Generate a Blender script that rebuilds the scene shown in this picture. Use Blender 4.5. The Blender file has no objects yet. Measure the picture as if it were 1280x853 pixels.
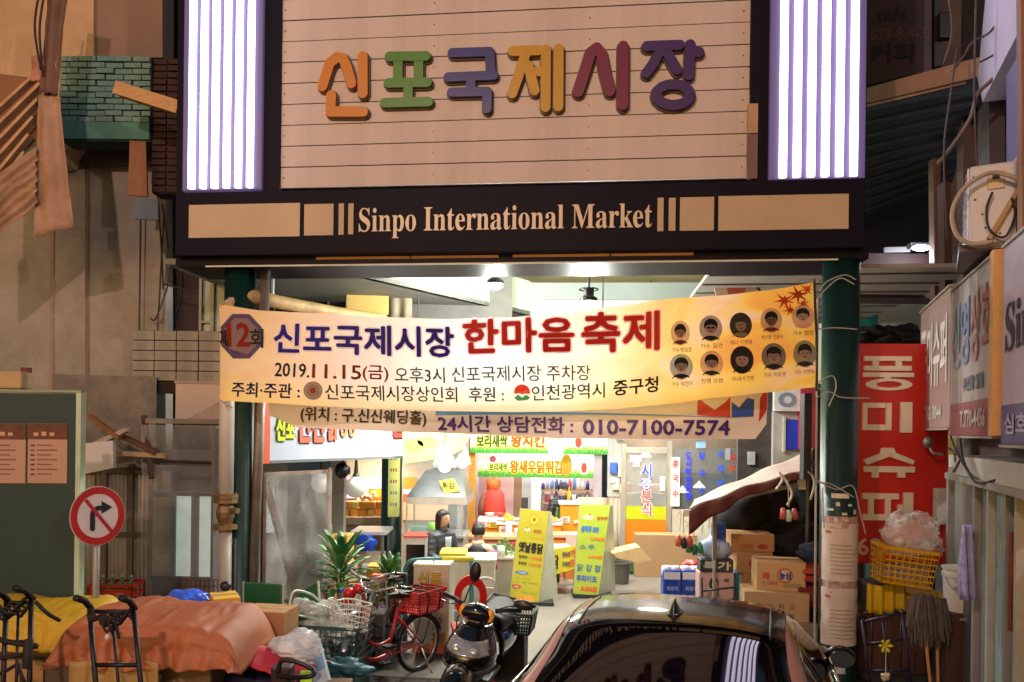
import bpy, bmesh, math, random
from mathutils import Vector, Matrix, noise
random.seed(7)
R = math.radians
C = bpy.context.scene.collection
SC = bpy.context.scene
# camera, world, lights, exposure
EYE, FOC, CX, CY, ROLL = 2.3, 950.0, 640.0, 540.0, 0.012
cam_d = bpy.data.cameras.new('camera')
cam_d.sensor_width = 36.0
cam_d.lens = 36.0 * FOC / 1280.0
cam_d.shift_y = (CY - 426.5) / 1280.0
cam_d.clip_start = 0.05
cam_d.clip_end = 500
cam = bpy.data.objects.new('camera', cam_d)
C.objects.link(cam)
cr, sr = math.cos(ROLL), math.sin(ROLL)
cam.matrix_world = Matrix(((cr, -sr, 0, 0), (0, 0, -1, 0), (sr, cr, 0, EYE), (0, 0, 0, 1)))
SC.camera = cam
w = bpy.data.worlds.new('World')
SC.world = w
w.use_nodes = True
bg = w.node_tree.nodes['Background']
sky = w.node_tree.nodes.new('ShaderNodeTexSky')
sky.sky_type = 'NISHITA'
sky.sun_disc = False
sky.sun_elevation = R(4.0)
sky.sun_rotation = R(200)
w.node_tree.links.new(sky.outputs[0], bg.inputs[0])
bg.inputs[1].default_value = 0.15
SC.view_settings.view_transform = 'Standard'
SC.view_settings.look = 'None'
SC.view_settings.exposure = 0.0
SC.view_settings.gamma = 1.0
SC.view_settings.use_curve_mapping = False
SC.cycles.use_denoising = True
SC.cycles.max_bounces = 6
SC.cycles.diffuse_bounces = 3
SC.cycles.glossy_bounces = 3
SC.cycles.transmission_bounces = 4
SC.cycles.transparent_max_bounces = 12
SC.cycles.sample_clamp_indirect = 4.0
def lamp(kind, name, loc, energy, col, size=0.2, target=None, spot=None, parent=None, blend=0.5):
 d = bpy.data.lights.new(name, kind)
 d.energy = energy
 d.color = col
 if kind == 'AREA':
  d.shape = 'DISK'
  d.size = size
 elif kind in ('POINT', 'SPOT'):
  d.shadow_soft_size = size
 if kind == 'SPOT':
  d.spot_size = R(spot or 90)
  d.spot_blend = blend
 o = bpy.data.objects.new(name, d)
 C.objects.link(o)
 o.location = loc
 if target is not None:
  o.rotation_euler = (Vector(target) - Vector(loc)).to_track_quat('-Z', 'Y').to_euler()
 return o
# the sodium street lamp over the road (its pole and head are built below)
LAMP = Vector((-3.4, -2.6, 7.6))
lamp('SPOT', 'street_lamp_light', LAMP - Vector((0, -0.1, 0.15)), 1600, (1.0, 0.64, 0.52), 0.13, target=(0.5, 7.5, 3.2), spot=120, blend=0.6)
lamp('SPOT', 'added_light_second', Vector((7.5, -4.4, 7.4)), 1500, (1.0, 0.86, 0.78), 0.16, target=(2.0, 6.5, 0.5), spot=100, blend=0.6)  # added light out of view, aimed at the foreground
# picture geometry
def at(px, py, D):
 dx, dy = px - CX, CY - py
 a = dx * cr - dy * sr
 b = dx * sr + dy * cr
 return Vector((a / FOC * D, D, EYE + b / FOC * D))
def ground(px, py):
 d = at(px, py, 1.0) - Vector((0, 0, EYE))
 return Vector((0, 0, EYE)) + d * (EYE / -d.z)
def fr(origin, deg=0.0):
 return Matrix.Translation(Vector(origin)) @ Matrix.Rotation(R(deg), 4, 'Z')
def L(f, px, py, y=0.0):
 """pixel -> local (x, z) on the plane local y = y of frame f"""
 inv = f.inverted()
 o = inv @ Vector((0, 0, EYE))
 p = inv @ at(px, py, 1.0)
 d = p - o
 t = (y - o.y) / d.y
 q = o + d * t
 return q.x, q.z
def BX(x0, y0, x1, y1, D, deg=0.0):
 """rect in pixels at depth D -> frame at its bottom centre, width, height"""
 c = at((x0 + x1) / 2, y1, D)
 return fr(c, deg), (x1 - x0) / FOC * D / max(.2, math.cos(R(deg))), (y1 - y0) / FOC * D
FA = fr((0, 7.312, 0), -5.94)      # plane of the market gate
I4 = Matrix.Identity(4)
# mesh collector
WM = {}
class MB:
 def __init__(s, f=None):
  s.v, s.f, s.fr = [], [], (f.copy() if f is not None else I4)
 def add(s, vs, fs):
  n = len(s.v)
  s.v += [s.fr @ Vector(v) for v in vs]
  s.f += [[i + n for i in q] for q in fs]
  return s
 def box(s, x0, x1, y0, y1, z0, z1):
  return s.add([(x0, y0, z0), (x1, y0, z0), (x1, y1, z0), (x0, y1, z0), (x0, y0, z1), (x1, y0, z1), (x1, y1, z1), (x0, y1, z1)],
     [(3, 2, 1, 0), (4, 5, 6, 7), (0, 1, 5, 4), (1, 2, 6, 5), (2, 3, 7, 6), (3, 0, 4, 7)])
 def bev(s, x0, x1, y0, y1, z0, z1, b):
  """box with chamfered edges"""
  b = min(b, (x1 - x0) / 2.1, (y1 - y0) / 2.1, (z1 - z0) / 2.1)
  bm = bmesh.new()
  bmesh.ops.create_cube(bm, size=1)
  for v in bm.verts:
   v.co = Vector(((x0 + x1) / 2 + v.co.x * (x1 - x0), (y0 + y1) / 2 + v.co.y * (y1 - y0), (z0 + z1) / 2 + v.co.z * (z1 - z0)))
  bmesh.ops.bevel(bm, geom=list(bm.edges), offset=b, segments=2, affect='EDGES', profile=.6)
  bm.verts.index_update()
  s.add([v.co.copy() for v in bm.verts], [[v.index for v in f.verts] for f in bm.faces])
  bm.free()
  return s
 def obox(s, a, b, wx, wy, up=(0, 0, 1)):
  """box bar from a to b, section wx by wy"""
  a, b = Vector(a), Vector(b)
  d = (b - a).normalized()
  u = d.cross(Vector(up))
  if u.length < 1e-3:
   u = d.cross(Vector((0, 1, 0)))
  u.normalize()
  n = u.cross(d)
  vs = []
  for p in (a, b):
   for (i, j) in ((-1, -1), (1, -1), (1, 1), (-1, 1)):
    vs.append(p + u * (i * wx / 2) + n * (j * wy / 2))
  return s.add(vs, [(0, 1, 2, 3), (7, 6, 5, 4), (0, 4, 5, 1), (1, 5, 6, 2), (2, 6, 7, 3), (3, 7, 4, 0)])
 def tube(s, pts, r, n=8, closed=False, cap=True):
  pts = [Vector(p) for p in pts]
  m = len(pts)
  rr = r if isinstance(r, (list, tuple)) else [r] * m
  rings, up = [], None
  for i, p in enumerate(pts):
   if closed:
    d = pts[(i + 1) % m] - pts[i - 1]
   else:
    d = pts[min(i + 1, m - 1)] - pts[max(i - 1, 0)]
   d.normalize()
   if up is None:
    up = Vector((0, 0, 1)) if abs(d.z) < .9 else Vector((0, 1, 0))
   u = d.cross(up)
   if u.length < 1e-4:
    u = d.cross(Vector((1, 0, 0)))
   u.normalize()
   up = u.cross(d).normalized()
   rings.append([p + (u * math.cos(2 * math.pi * k / n) + up * math.sin(2 * math.pi * k / n)) * rr[i] for k in range(n)])
  vs = [v for q in rings for v in q]
  fs = []
  for i in range(m if closed else m - 1):
   a, b = i * n, ((i + 1) % m) * n
   for k in range(n):
    fs.append((a + k, a + (k + 1) % n, b + (k + 1) % n, b + k))
  if cap and not closed:
   fs.append(tuple(range(n))[::-1])
   fs.append(tuple((m - 1) * n + k for k in range(n)))
  return s.add(vs, fs)
 def lathe(s, prof, n=16, c=(0, 0, 0), sx=1.0, sy=1.0, cap=True):
  c = Vector(c)
  vs = [c + Vector((r * sx * math.cos(2 * math.pi * k / n), r * sy * math.sin(2 * math.pi * k / n), z)) for r, z in prof for k in range(n)]
  fs = [(i * n + k, i * n + (k + 1) % n, (i + 1) * n + (k + 1) % n, (i + 1) * n + k) for i in range(len(prof) - 1) for k in range(n)]
  if cap:
   fs.append(tuple(range(n))[::-1])
   fs.append(tuple((len(prof) - 1) * n + k for k in range(n)))
  return s.add(vs, fs)
 def prism(s, poly, y0, y1):
  """outline in local x-z, extruded along local y"""
  n = len(poly)
  vs = [(x, y0, z) for x, z in poly] + [(x, y1, z) for x, z in poly]
  fs = [tuple(range(n)), tuple(range(2 * n - 1, n - 1, -1))] + [(i, i + n, (i + 1) % n + n, (i + 1) % n) for i in range(n)]
  return s.add(vs, fs)
 def disc(s, c, rx, rz, y0, y1, n=24, hole=0.0):
  if hole <= 0:
   return s.prism([(c[0] + rx * math.cos(2 * math.pi * k / n), c[1] + rz * math.sin(2 * math.pi * k / n)) for k in range(n)], y0, y1)
  vs = []
  for y in (y0, y1):
   for q in (1.0, hole):
    vs += [(c[0] + rx * q * math.cos(2 * math.pi * k / n), y, c[1] + rz * q * math.sin(2 * math.pi * k / n)) for k in range(n)]
  fs = []
  for k in range(n):
   j = (k + 1) % n
   fs += [(k, j, n + j, n + k), (2 * n + k, 3 * n + k, 3 * n + j, 2 * n + j), (k, 2 * n + k, 2 * n + j, j), (n + k, n + j, 3 * n + j, 3 * n + k)]
  return s.add(vs, fs)
 def grid(s, fn, nu, nv):
  vs = [fn(i / nu, j / nv) for j in range(nv + 1) for i in range(nu + 1)]
  fs = [(j * (nu + 1) + i, j * (nu + 1) + i + 1, (j + 1) * (nu + 1) + i + 1, (j + 1) * (nu + 1) + i) for j in range(nv) for i in range(nu)]
  return s.add(vs, fs)
 def ball(s, c, r, nu=12, nv=8, jit=0.0, seed=0):
  c = Vector(c)
  r = Vector(r if isinstance(r, (list, tuple)) else (r, r, r))
  vs = []
  for j in range(nv + 1):
   th = math.pi * j / nv
   for i in range(nu):
    ph = 2 * math.pi * i / nu
    d = Vector((math.sin(th) * math.cos(ph), math.sin(th) * math.sin(ph), math.cos(th)))
    k = 1 + (jit * noise.noise(d * 2.1 + Vector((seed * 7.3, 0, 0))) * 2 if jit else 0)
    vs.append(c + Vector((d.x * r.x, d.y * r.y, d.z * r.z)) * k)
  fs = [(j * nu + i, (j + 1) * nu + i, (j + 1) * nu + (i + 1) % nu, j * nu + (i + 1) % nu) for j in range(nv) for i in range(nu)]
  return s.add(vs, fs)
 def stroke(s, pts, wd, y0, y1, n=8):
  """thick polyline with round ends in local x-z; each piece a hair deeper than the last"""
  for i in range(len(pts) - 1):
   a, b = Vector(pts[i]), Vector(pts[i + 1])
   d = (b - a)
   if d.length < 1e-6:
    continue
   an = math.atan2(d.y, d.x)
   poly = [(a.x + wd / 2 * math.cos(an + math.pi / 2 + math.pi * k / n), a.y + wd / 2 * math.sin(an + math.pi / 2 + math.pi * k / n)) for k in range(n + 1)]
   poly += [(b.x + wd / 2 * math.cos(an - math.pi / 2 + math.pi * k / n), b.y + wd / 2 * math.sin(an - math.pi / 2 + math.pi * k / n)) for k in range(n + 1)]
   MB._k = (getattr(MB, '_k', 0) + 1) % 9
   s.prism(poly, y0 - MB._k * 0.0006, y1 + MB._k * 0.0002)
  return s
 def build(s, name, m, parent=None, smooth=False, solid=0.0, subd=0, clean=False):
  me = bpy.data.meshes.new(name)
  if parent is not None:
   base = WM[parent]
  else:
   xs = [v.x for v in s.v]; ys = [v.y for v in s.v]; zs = [v.z for v in s.v]
   base = Matrix.Translation(Vector(((min(xs) + max(xs)) / 2, (min(ys) + max(ys)) / 2, min(zs))))
  inv = base.inverted()
  me.from_pydata([inv @ v for v in s.v], [], s.f)
  me.materials.append(m)
  if clean:
   bm = bmesh.new(); bm.from_mesh(me)
   bmesh.ops.remove_doubles(bm, verts=bm.verts, dist=1e-4)
   bmesh.ops.recalc_face_normals(bm, faces=bm.faces)
   bm.to_mesh(me); bm.free()
  if smooth:
   me.polygons.foreach_set('use_smooth', [True] * len(me.polygons))
  me.update()
  o = bpy.data.objects.new(name, me)
  C.objects.link(o)
  if parent is not None:
   o.parent = parent
   WM[o] = base.copy()
  else:
   o.matrix_world = base
   WM[o] = base.copy()
  if solid:
   k = o.modifiers.new('thickness', 'SOLIDIFY'); k.thickness = solid; k.offset = 0
  if subd:
   k = o.modifiers.new('smooth', 'SUBSURF'); k.levels = subd; k.render_levels = subd
  return o
def thing(name, label, cat, f, group=None):
 o = bpy.data.objects.new(name, None)
 C.objects.link(o)
 if not isinstance(f, Matrix):
  f = Matrix.Translation(Vector(f))
 o.matrix_world = f
 o.empty_display_size = .1
 WM[o] = f.copy()
 o['label'] = label
 o['category'] = cat
 if group:
  o['group'] = group
 return o
def tag(o, label, cat, group=None):
 o['label'] = label
 o['category'] = cat
 if group:
  o['group'] = group
 return o
def stuff(o, label=None):
 o['kind'] = 'stuff'
 return o
def struct(o):
 o['kind'] = 'structure'
 return o
def share(src, parent, mat4, name=None):
 """another part with the same mesh data; mat4 places it relative to the source's own frame"""
 o = src.copy()
 C.objects.link(o)
 o.parent = parent
 o.matrix_parent_inverse = Matrix.Identity(4)
 o.matrix_basis = mat4
 WM[o] = WM[parent] @ mat4
 return o
def copy_tree(o, mat4, label=None, parent=None):
 c = o.copy()
 C.objects.link(c)
 if parent is None:
  c.parent = None
  c.matrix_world = mat4
  WM[c] = mat4.copy()
 else:
  c.parent = parent
  WM[c] = WM[parent].copy()
 if label:
  c['label'] = label
 for ch in [x for x in bpy.data.objects if x.parent == o]:
  copy_tree(ch, None, None, c)
 return c
# materials
def lin(h):
 h = h.lstrip('#')
 out = []
 for i in (0, 2, 4):
  c = int(h[i:i + 2], 16) / 255
  out.append(c / 12.92 if c <= .04045 else ((c + .055) / 1.055) ** 2.4)
 return out
_MC = {}
def mat(h, rough=.6, var=.15, scale=5.0, bump=.15, metal=0.0, dirt=0.0, dirtcol='3a2f28', emit=0.0, alpha=1.0, coat=0.0, ecol=None, stretch=None, fine=60.0, trans=0.0):
 key = (h, rough, var, scale, bump, metal, dirt, dirtcol, emit, alpha, coat, ecol, stretch, fine, trans)
 if key in _MC:
  return _MC[key]
 m = bpy.data.materials.new('m_' + h)
 m.use_nodes = True
 nt = m.node_tree
 N, K = nt.nodes, nt.links
 p = N['Principled BSDF']
 p.inputs['Roughness'].default_value = rough
 p.inputs['Metallic'].default_value = metal
 p.inputs['Coat Weight'].default_value = coat
 p.inputs['Alpha'].default_value = alpha
 p.inputs['Transmission Weight'].default_value = trans
 c = lin(h)
 tc = N.new('ShaderNodeTexCoord')
 src = tc.outputs['Object']
 if stretch:
  mp = N.new('ShaderNodeMapping')
  mp.inputs['Scale'].default_value = stretch
  K.new(src, mp.inputs[0])
  src = mp.outputs[0]
 col = None
 if var > 0:
  n1 = N.new('ShaderNodeTexNoise')
  n1.inputs['Scale'].default_value = scale
  n1.inputs['Detail'].default_value = 6
  n1.inputs['Roughness'].default_value = .65
  K.new(src, n1.inputs['Vector'])
  rp = N.new('ShaderNodeValToRGB')
  rp.color_ramp.elements[0].position = .3
  rp.color_ramp.elements[1].position = .7
  rp.color_ramp.elements[0].color = [max(0, x * (1 - var)) for x in c] + [1]
  rp.color_ramp.elements[1].color = [min(1, x * (1 + var)) for x in c] + [1]
  K.new(n1.outputs['Fac'], rp.inputs[0])
  col = rp.outputs[0]
  if dirt > 0:
   n2 = N.new('ShaderNodeTexNoise')
   n2.inputs['Scale'].default_value = scale * .45
   n2.inputs['Detail'].default_value = 8
   n2.inputs['Roughness'].default_value = .75
   K.new(src, n2.inputs['Vector'])
   r2 = N.new('ShaderNodeValToRGB')
   r2.color_ramp.elements[0].position = .46
   r2.color_ramp.elements[1].position = .72
   r2.color_ramp.elements[0].color = (0, 0, 0, 1)
   r2.color_ramp.elements[1].color = (dirt, dirt, dirt, 1)
   K.new(n2.outputs['Fac'], r2.inputs[0])
   mx = N.new('ShaderNodeMix')
   mx.data_type = 'RGBA'
   K.new(r2.outputs[0], mx.inputs[0])
   K.new(col, mx.inputs[6])
   mx.inputs[7].default_value = lin(dirtcol) + [1]
   col = mx.outputs[2]
  K.new(col, p.inputs['Base Color'])
 else:
  p.inputs['Base Color'].default_value = c + [1]
 if bump > 0:
  nb = N.new('ShaderNodeTexNoise')
  nb.inputs['Scale'].default_value = fine
  nb.inputs['Detail'].default_value = 4
  K.new(src, nb.inputs['Vector'])
  b = N.new('ShaderNodeBump')
  b.inputs['Strength'].default_value = bump
  b.inputs['Distance'].default_value = .01
  K.new(nb.outputs['Fac'], b.inputs['Height'])
  K.new(b.outputs[0], p.inputs['Normal'])
 if emit > 0:
  p.inputs['Emission Strength'].default_value = emit
  if ecol:
   p.inputs['Emission Color'].default_value = lin(ecol) + [1]
  elif col is not None:
   K.new(col, p.inputs['Emission Color'])
  else:
   p.inputs['Emission Color'].default_value = c + [1]
 _MC[key] = m
 return m
def glass(tint='cfd8d6', a=.22, rough=.04):
 return mat(tint, rough=rough, var=0, bump=0, alpha=a)
def print_ink(h):
 m = bpy.data.materials.new('banner_ink_' + h)
 m.use_nodes = True
 N, K = m.node_tree.nodes, m.node_tree.links
 p = N['Principled BSDF']
 p.inputs['Base Color'].default_value = lin(h) + [1]
 p.inputs['Roughness'].default_value = .5
 tr = N.new('ShaderNodeBsdfTranslucent'); tr.inputs[0].default_value = lin(h) + [1]
 ms = N.new('ShaderNodeMixShader'); ms.inputs[0].default_value = .7
 K.new(p.outputs[0], ms.inputs[1]); K.new(tr.outputs[0], ms.inputs[2]); K.new(ms.outputs[0], N['Material Output'].inputs[0])
 return m
_PI = {}
def pink_(h):
 if h not in _PI:
  _PI[h] = print_ink(h)
 return _PI[h]
def ink(h, emit=0.0, rough=.5):
 return mat(h, rough=rough, var=0, bump=0, emit=emit)
# lettering
_TX = {}
def glyphs(s, off=0.0):
 k = (s, off)
 if k in _TX:
  return _TX[k]
 c = bpy.data.curves.new('txt', 'FONT')
 c.body = s
 c.size = 1.0
 c.offset = off
 c.resolution_u = 2
 o = bpy.data.objects.new('txt', c)
 C.objects.link(o)
 dg = bpy.context.evaluated_depsgraph_get()
 me = bpy.data.meshes.new_from_object(o.evaluated_get(dg))
 vs = [(v.co.x, v.co.y) for v in me.vertices]
 fs = [tuple(p.vertices) for p in me.polygons]
 bpy.data.objects.remove(o)
 bpy.data.curves.remove(c)
 bpy.data.meshes.remove(me)
 if not vs:
  _TX[k] = ([], [], 1.0)
  return _TX[k]
 x0 = min(v[0] for v in vs); x1 = max(v[0] for v in vs)
 y0 = min(v[1] for v in vs); y1 = max(v[1] for v in vs)
 W, H = max(x1 - x0, 1e-5), max(y1 - y0, 1e-5)
 _TX[k] = ([((x - x0) / W, (y - y0) / H) for x, y in vs], fs, W / H)
 return _TX[k]
def put(mb, s, x0, z0, x1, z1, y, bold=0.0, off=0.0, warp=None, keep=False, eps=.00035):
 """lettering fitted into the box; bold = widening of each stroke in metres (shifted copies)"""
 vs, fs, ar = glyphs(s, off)
 if not vs:
  return mb
 if keep:
  wd = (z1 - z0) * ar
  if wd < x1 - x0:
   cx = (x0 + x1) / 2
   x0, x1 = cx - wd / 2, cx + wd / 2
 sh = [(0, 0)]
 if bold > 0:
  b = bold
  sh = [(-b, 0), (b, 0), (0, b), (0, -b), (b * .7, b * .7), (-b * .7, -b * .7)]
 for k, (dx, dz) in enumerate(sh):
  P = [(x0 + u * (x1 - x0) + dx, y - k * eps, z0 + v * (z1 - z0) + dz) for u, v in vs]
  if warp:
   P = [warp(*q) for q in P]
  mb.add(P, fs)
 return mb
def sheet(mb, x0, x1, z0, z1, y, t=.002):
 return mb.box(x0, x1, y, y + t, z0, z1)
def smooth_pts(pts, n=6):
 out = []
 pts = [Vector(q) for q in pts]
 P = [pts[0]] + list(pts) + [pts[-1]]
 for i in range(1, len(P) - 2):
  p0, p1, p2, p3 = P[i - 1], P[i], P[i + 1], P[i + 2]
  for k in range(n):
   t = k / n
   out.append(0.5 * ((2 * p1) + (p2 - p0) * t + (2 * p0 - 5 * p1 + 4 * p2 - p3) * t * t + (3 * p1 - p0 - 3 * p2 + p3) * t ** 3))
 out.append(pts[-1])
 return out
# ground
asphalt = mat('4a4644', rough=.8, var=.25, scale=3, bump=.5, dirt=.6, dirtcol='2a2826', fine=180)
concrete_floor = mat('827c74', rough=.42, var=.10, scale=2.0, bump=.12, dirt=.5, dirtcol='6d655b', fine=50)
g = MB()
g.grid(lambda u, v: Vector((-60 + 120 * u, -40 + 120 * v, 0)), 12, 12)
struct(g.build('ground', asphalt))
g = MB(FA)
g.box(-2.9, 3.15, -.35, 9.5, .0, .012)
struct(g.build('market_floor', concrete_floor))
# a night sky shell is the World itself; distant dark blocks close the street behind the gate
# the market gate
navy = mat('120e20', rough=.55, var=.2, scale=2.5, bump=.08, dirt=.4, dirtcol='07060c')
darkbeam = mat('17101a', rough=.5, var=.25, scale=2.0, bump=.1)
for _m in (navy, darkbeam):
 _m.node_tree.nodes['Principled BSDF'].inputs['Specular IOR Level'].default_value = .12
plankm = mat('c9bcba', rough=.55, var=.05, scale=1.2, bump=.05, dirt=.45, dirtcol='9a8c84', stretch=(3.2, 1, .5))
creamm = mat('b9a288', rough=.5, var=.08, scale=2, bump=.05)
greencol = mat('0a2b27', rough=.38, var=.15, scale=3, bump=.12, dirt=.35, dirtcol='1a1d18')
panelback = mat('43395a', rough=.5, var=0, bump=0, emit=.14, ecol='b79ae0')
tubem = mat('ffffff', rough=.3, var=0, bump=0, emit=5.0, ecol='ece4ff')
gate = thing('market_gate', 'tall market entrance gate with coloured raised letters between two glowing striped panels', 'gate', FA)
# local coordinates of the facade
bx0, bz0 = L(FA, 350, 238)
bx1, _ = L(FA, 934, 222)
ZT = 8.6
m = MB(FA)
xl, zb = L(FA, 219, 331)
xr, _ = L(FA, 1081, 318)
m.box(xl, xr, 0.0, .5, bz0 - .02, ZT)
m.build('back_panel', navy, gate)
nb = MB(FA)
pz = .2065
nb.box(bx0, bx1, -.055, -.004, bz0 + .004, bz0 + pz - .006)
p0 = nb.build('plank', plankm, gate)
k = 1
while bz0 + pz * (k + 1) < 7.9:
 share(p0, gate, Matrix.Translation((random.uniform(-.002, .002), random.uniform(-.004, .002), pz * k)))
 k += 1
ms_ = MB(FA); ms_.disc((bx0 + .06, bz0 + pz * .5), .008, .008, -.062, -.0555, 8); s0_ = ms_.build('screw', mat('7a6e66', metal=.6, rough=.4), gate)
for kk in range(12):
 for xx in (0, (bx1 - bx0) * .33, (bx1 - bx0) * .66, bx1 - bx0 - .12):
  if kk or xx: share(s0_, gate, Matrix.Translation((xx, 0, pz * kk)))
# lower header box that carries the English name, standing proud of the board
xh0, zh1 = L(FA, 219, 250, -.22)
xh1, zh0 = L(FA, 1081, 303, -.22)
_, zh0 = L(FA, 640, 315, -.22)
_, zh1 = L(FA, 640, 232, -.22)
m = MB(FA)
m.bev(xh0, xh1, -.22, -.06, zh0, zh1, .01)
m.build('header_box', navy, gate)
m = MB(FA)
xq0, zq1 = L(FA, 222, 321, -.12)
xq1, zq0 = L(FA, 1083, 322, -.12)
_, zq1 = L(FA, 640, 316.5, -.12)
_, zq0 = L(FA, 640, 332, -.12)
m.box(xq0 - .02, xq1 + .02, -.12, .55, zq0 + .03, zq1 - .003)
m.build('lintel_beam', darkbeam, gate)
m = MB(FA)
m.box(xq0 + .3, xq1 - .25, -.14, -.123, zq0 + .012, zq0 + .026)
m.build('lintel_trim', mat('c9c6bd', rough=.4, var=.1), gate)
sl = None
for (a, b) in ((392, 510), (512, 622), (640, 762), (764, 868)):
 m = MB(FA)
 ax, _ = L(FA, a, 318, -.2)
 bx, _ = L(FA, b, 318, -.2)
 m.box(ax, bx, -.129, -.1201, zq1 - .042, zq1 - .018)
 m.build('light_slot', mat('c89a66', rough=.5, var=.1), gate)
def rect_px(x0, y0, x1, y1, y):
 a = L(FA, x0, y0, y)
 b = L(FA, x1, y1, y)
 return a[0], b[0], b[1], a[1]
YH = -.222
for (x0, y0, x1, y1) in ((237, 257, 375, 296), (381, 256, 417, 294.5), (424, 255, 430, 294), (436, 255, 442, 293.5), (822, 248, 829, 289.5), (836, 248, 844, 289), (850, 247.5, 892, 288.5), (898, 246, 1060, 286.5)):
 a0, a1, b0, b1 = rect_px(x0, y0, x1, y1, YH)
 m = MB(FA)
 m.box(a0, a1, YH - .012, YH + .001, b0, b1)
 m.build('cream_panel', creamm, gate)
a0, a1, b0, b1 = rect_px(449, 261, 815, 290, YH)
m = MB(FA)
zb_, zt_ = L(FA, 632, 296, YH)[1], L(FA, 632, 257, YH)[1]
put(m, "𝐒𝐢𝐧𝐩𝐨 𝐈𝐧𝐭𝐞𝐫𝐧𝐚𝐭𝐢𝐨𝐧𝐚𝐥 𝐌𝐚𝐫𝐤𝐞𝐭", a0, zb_, a1, zt_, YH - .006)
m.build('english_lettering', mat('d8c6b0', rough=.4, var=.05, bump=0), gate)
# side uprights
for (pa, pb) in ((326.5, 349), (937, 960)):
 u0, _ = L(FA, pa, 200, -.1)
 u1, _ = L(FA, pb, 200, -.1)
 m = MB(FA)
 m.box(u0, u1, -.10, .0, zh1 + .002, ZT)
 m.build('upright', navy, gate)
a0, a1, b0, b1 = rect_px(934.5, 131, 946, 224, -.11)
m = MB(FA)
m.box(a0, a1, -.13, -.101, b0, b1 - .28)
m.build('cover_strip', mat('6f5248', rough=.5), gate)
m = MB(FA)
m.box(a0, a1, -.13, -.101, b1 - .27, b1)
m.build('cover_cap', mat('b08a6a', rough=.5), gate)
# glowing panels with six tubes each
for (pa, pb, ty, tubes) in ((227.5, 326.5, 238, (231.5, 246, 262, 277.5, 292.5, 308, 323.5)), (961.5, 1081.5, 224, (968, 985, 1004, 1023.5, 1042.5, 1060.5, 1076))):
 u0, z0 = L(FA, pa, ty, -.14)
 u1, _ = L(FA, pb, ty, -.14)
 z0 = L(FA, (pa + pb) / 2, ty, -.14)[1]
 m = MB(FA)
 m.bev(u0, u1, -.14, -.005, z0, ZT - .2, .01)
 pn = m.build('light_panel', panelback, gate)
 n = 6
 W = (u1 - u0)
 for i in range(n):
  c = u0 + W * (.135 + .147 * i)
  m = MB(FA)
  m.tube([(c, -.165, z0 + .015), (c, -.165, ZT - .25)], W * .042, 10)
  m.build('light_tube', tubem, pn)
# coloured raised syllables, drawn as thick strokes (coordinates measured on the board)
ZX, ZS = 340.0, 2.0645
def zp(X, Y, y=-.11):
 return L(FA, ZX + X / ZS, Y / ZS, y)
SYL = [
 ('c47a0c', [[(131, 224), (150, 165), (168, 150), (184, 152), (194, 175), (206, 217)], [(235, 148), (235, 242)], [(154, 248), (152, 290), (236, 290)]], 25),
 ('3f7c10', [[(304, 148), (398, 147)], [(326, 150), (326, 208)], [(379, 150), (379, 208)], [(301, 216), (401, 214)], [(352, 216), (352, 262)], [(291, 267), (404, 264)]], 23),
 ('1d1a78', [[(466, 138), (562, 135), (566, 194)], [(455, 201), (572, 196)], [(514, 205), (514, 236)], [(464, 240), (556, 238), (555, 283)]], 22),
 ('ba8e04', [[(622, 134), (688, 132)], [(655, 140), (636, 200), (620, 243)], [(662, 172), (678, 236)], [(686, 186), (706, 186)], [(707, 130), (706, 278)], [(740, 128), (739, 276)]], 24),
 ('6f1440', [[(790, 238), (806, 190), (822, 138), (838, 126), (850, 140), (860, 190), (872, 236)], [(906, 122), (905, 272)]], 26),
 ('3f1f66', [[(967, 121), (1052, 118)], [(1005, 126), (984, 165), (966, 190)], [(1016, 132), (1046, 182)], [(1079, 116), (1076, 196)], [(1084, 136), (1102, 136)],
    [(1035 + 44 * math.cos(t * math.pi / 8), 246 + 27 * math.sin(t * math.pi / 8)) for t in range(17)]], 23),
]
for col, strokes, wd in SYL:
 sy = None
 sc = (zp(100, 0)[0] - zp(0, 0)[0]) / 100
 m = MB(FA)
 for st in strokes:
  m.stroke([zp(*q) for q in st], wd * sc, -.125, -.085)
 sy = m.build('letter', mat(col, rough=.35, var=.06, bump=.03), gate)
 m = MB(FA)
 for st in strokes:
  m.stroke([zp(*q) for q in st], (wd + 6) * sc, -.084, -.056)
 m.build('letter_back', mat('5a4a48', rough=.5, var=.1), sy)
# columns
for (px, D, r0, y0) in ((298, 7.72, .15, None), (1049, 7.05, .163, None)):
 p = at(px, 540, D)
 m = MB()
 m.lathe([(r0 + .12, 0), (r0 + .12, .03), (r0 + .01, .04), (r0, .06), (r0, 3.99)], 28, (p.x, p.y, 0.012))
 m.build('column', greencol, gate, smooth=False)
 for pl in bpy.data.objects[-1:]:
  pass
for o in [q for q in bpy.data.objects if q.name.startswith('column')]:
 for pl in o.data.polygons:
  if len(pl.vertices) == 4:
   pl.use_smooth = True
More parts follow.
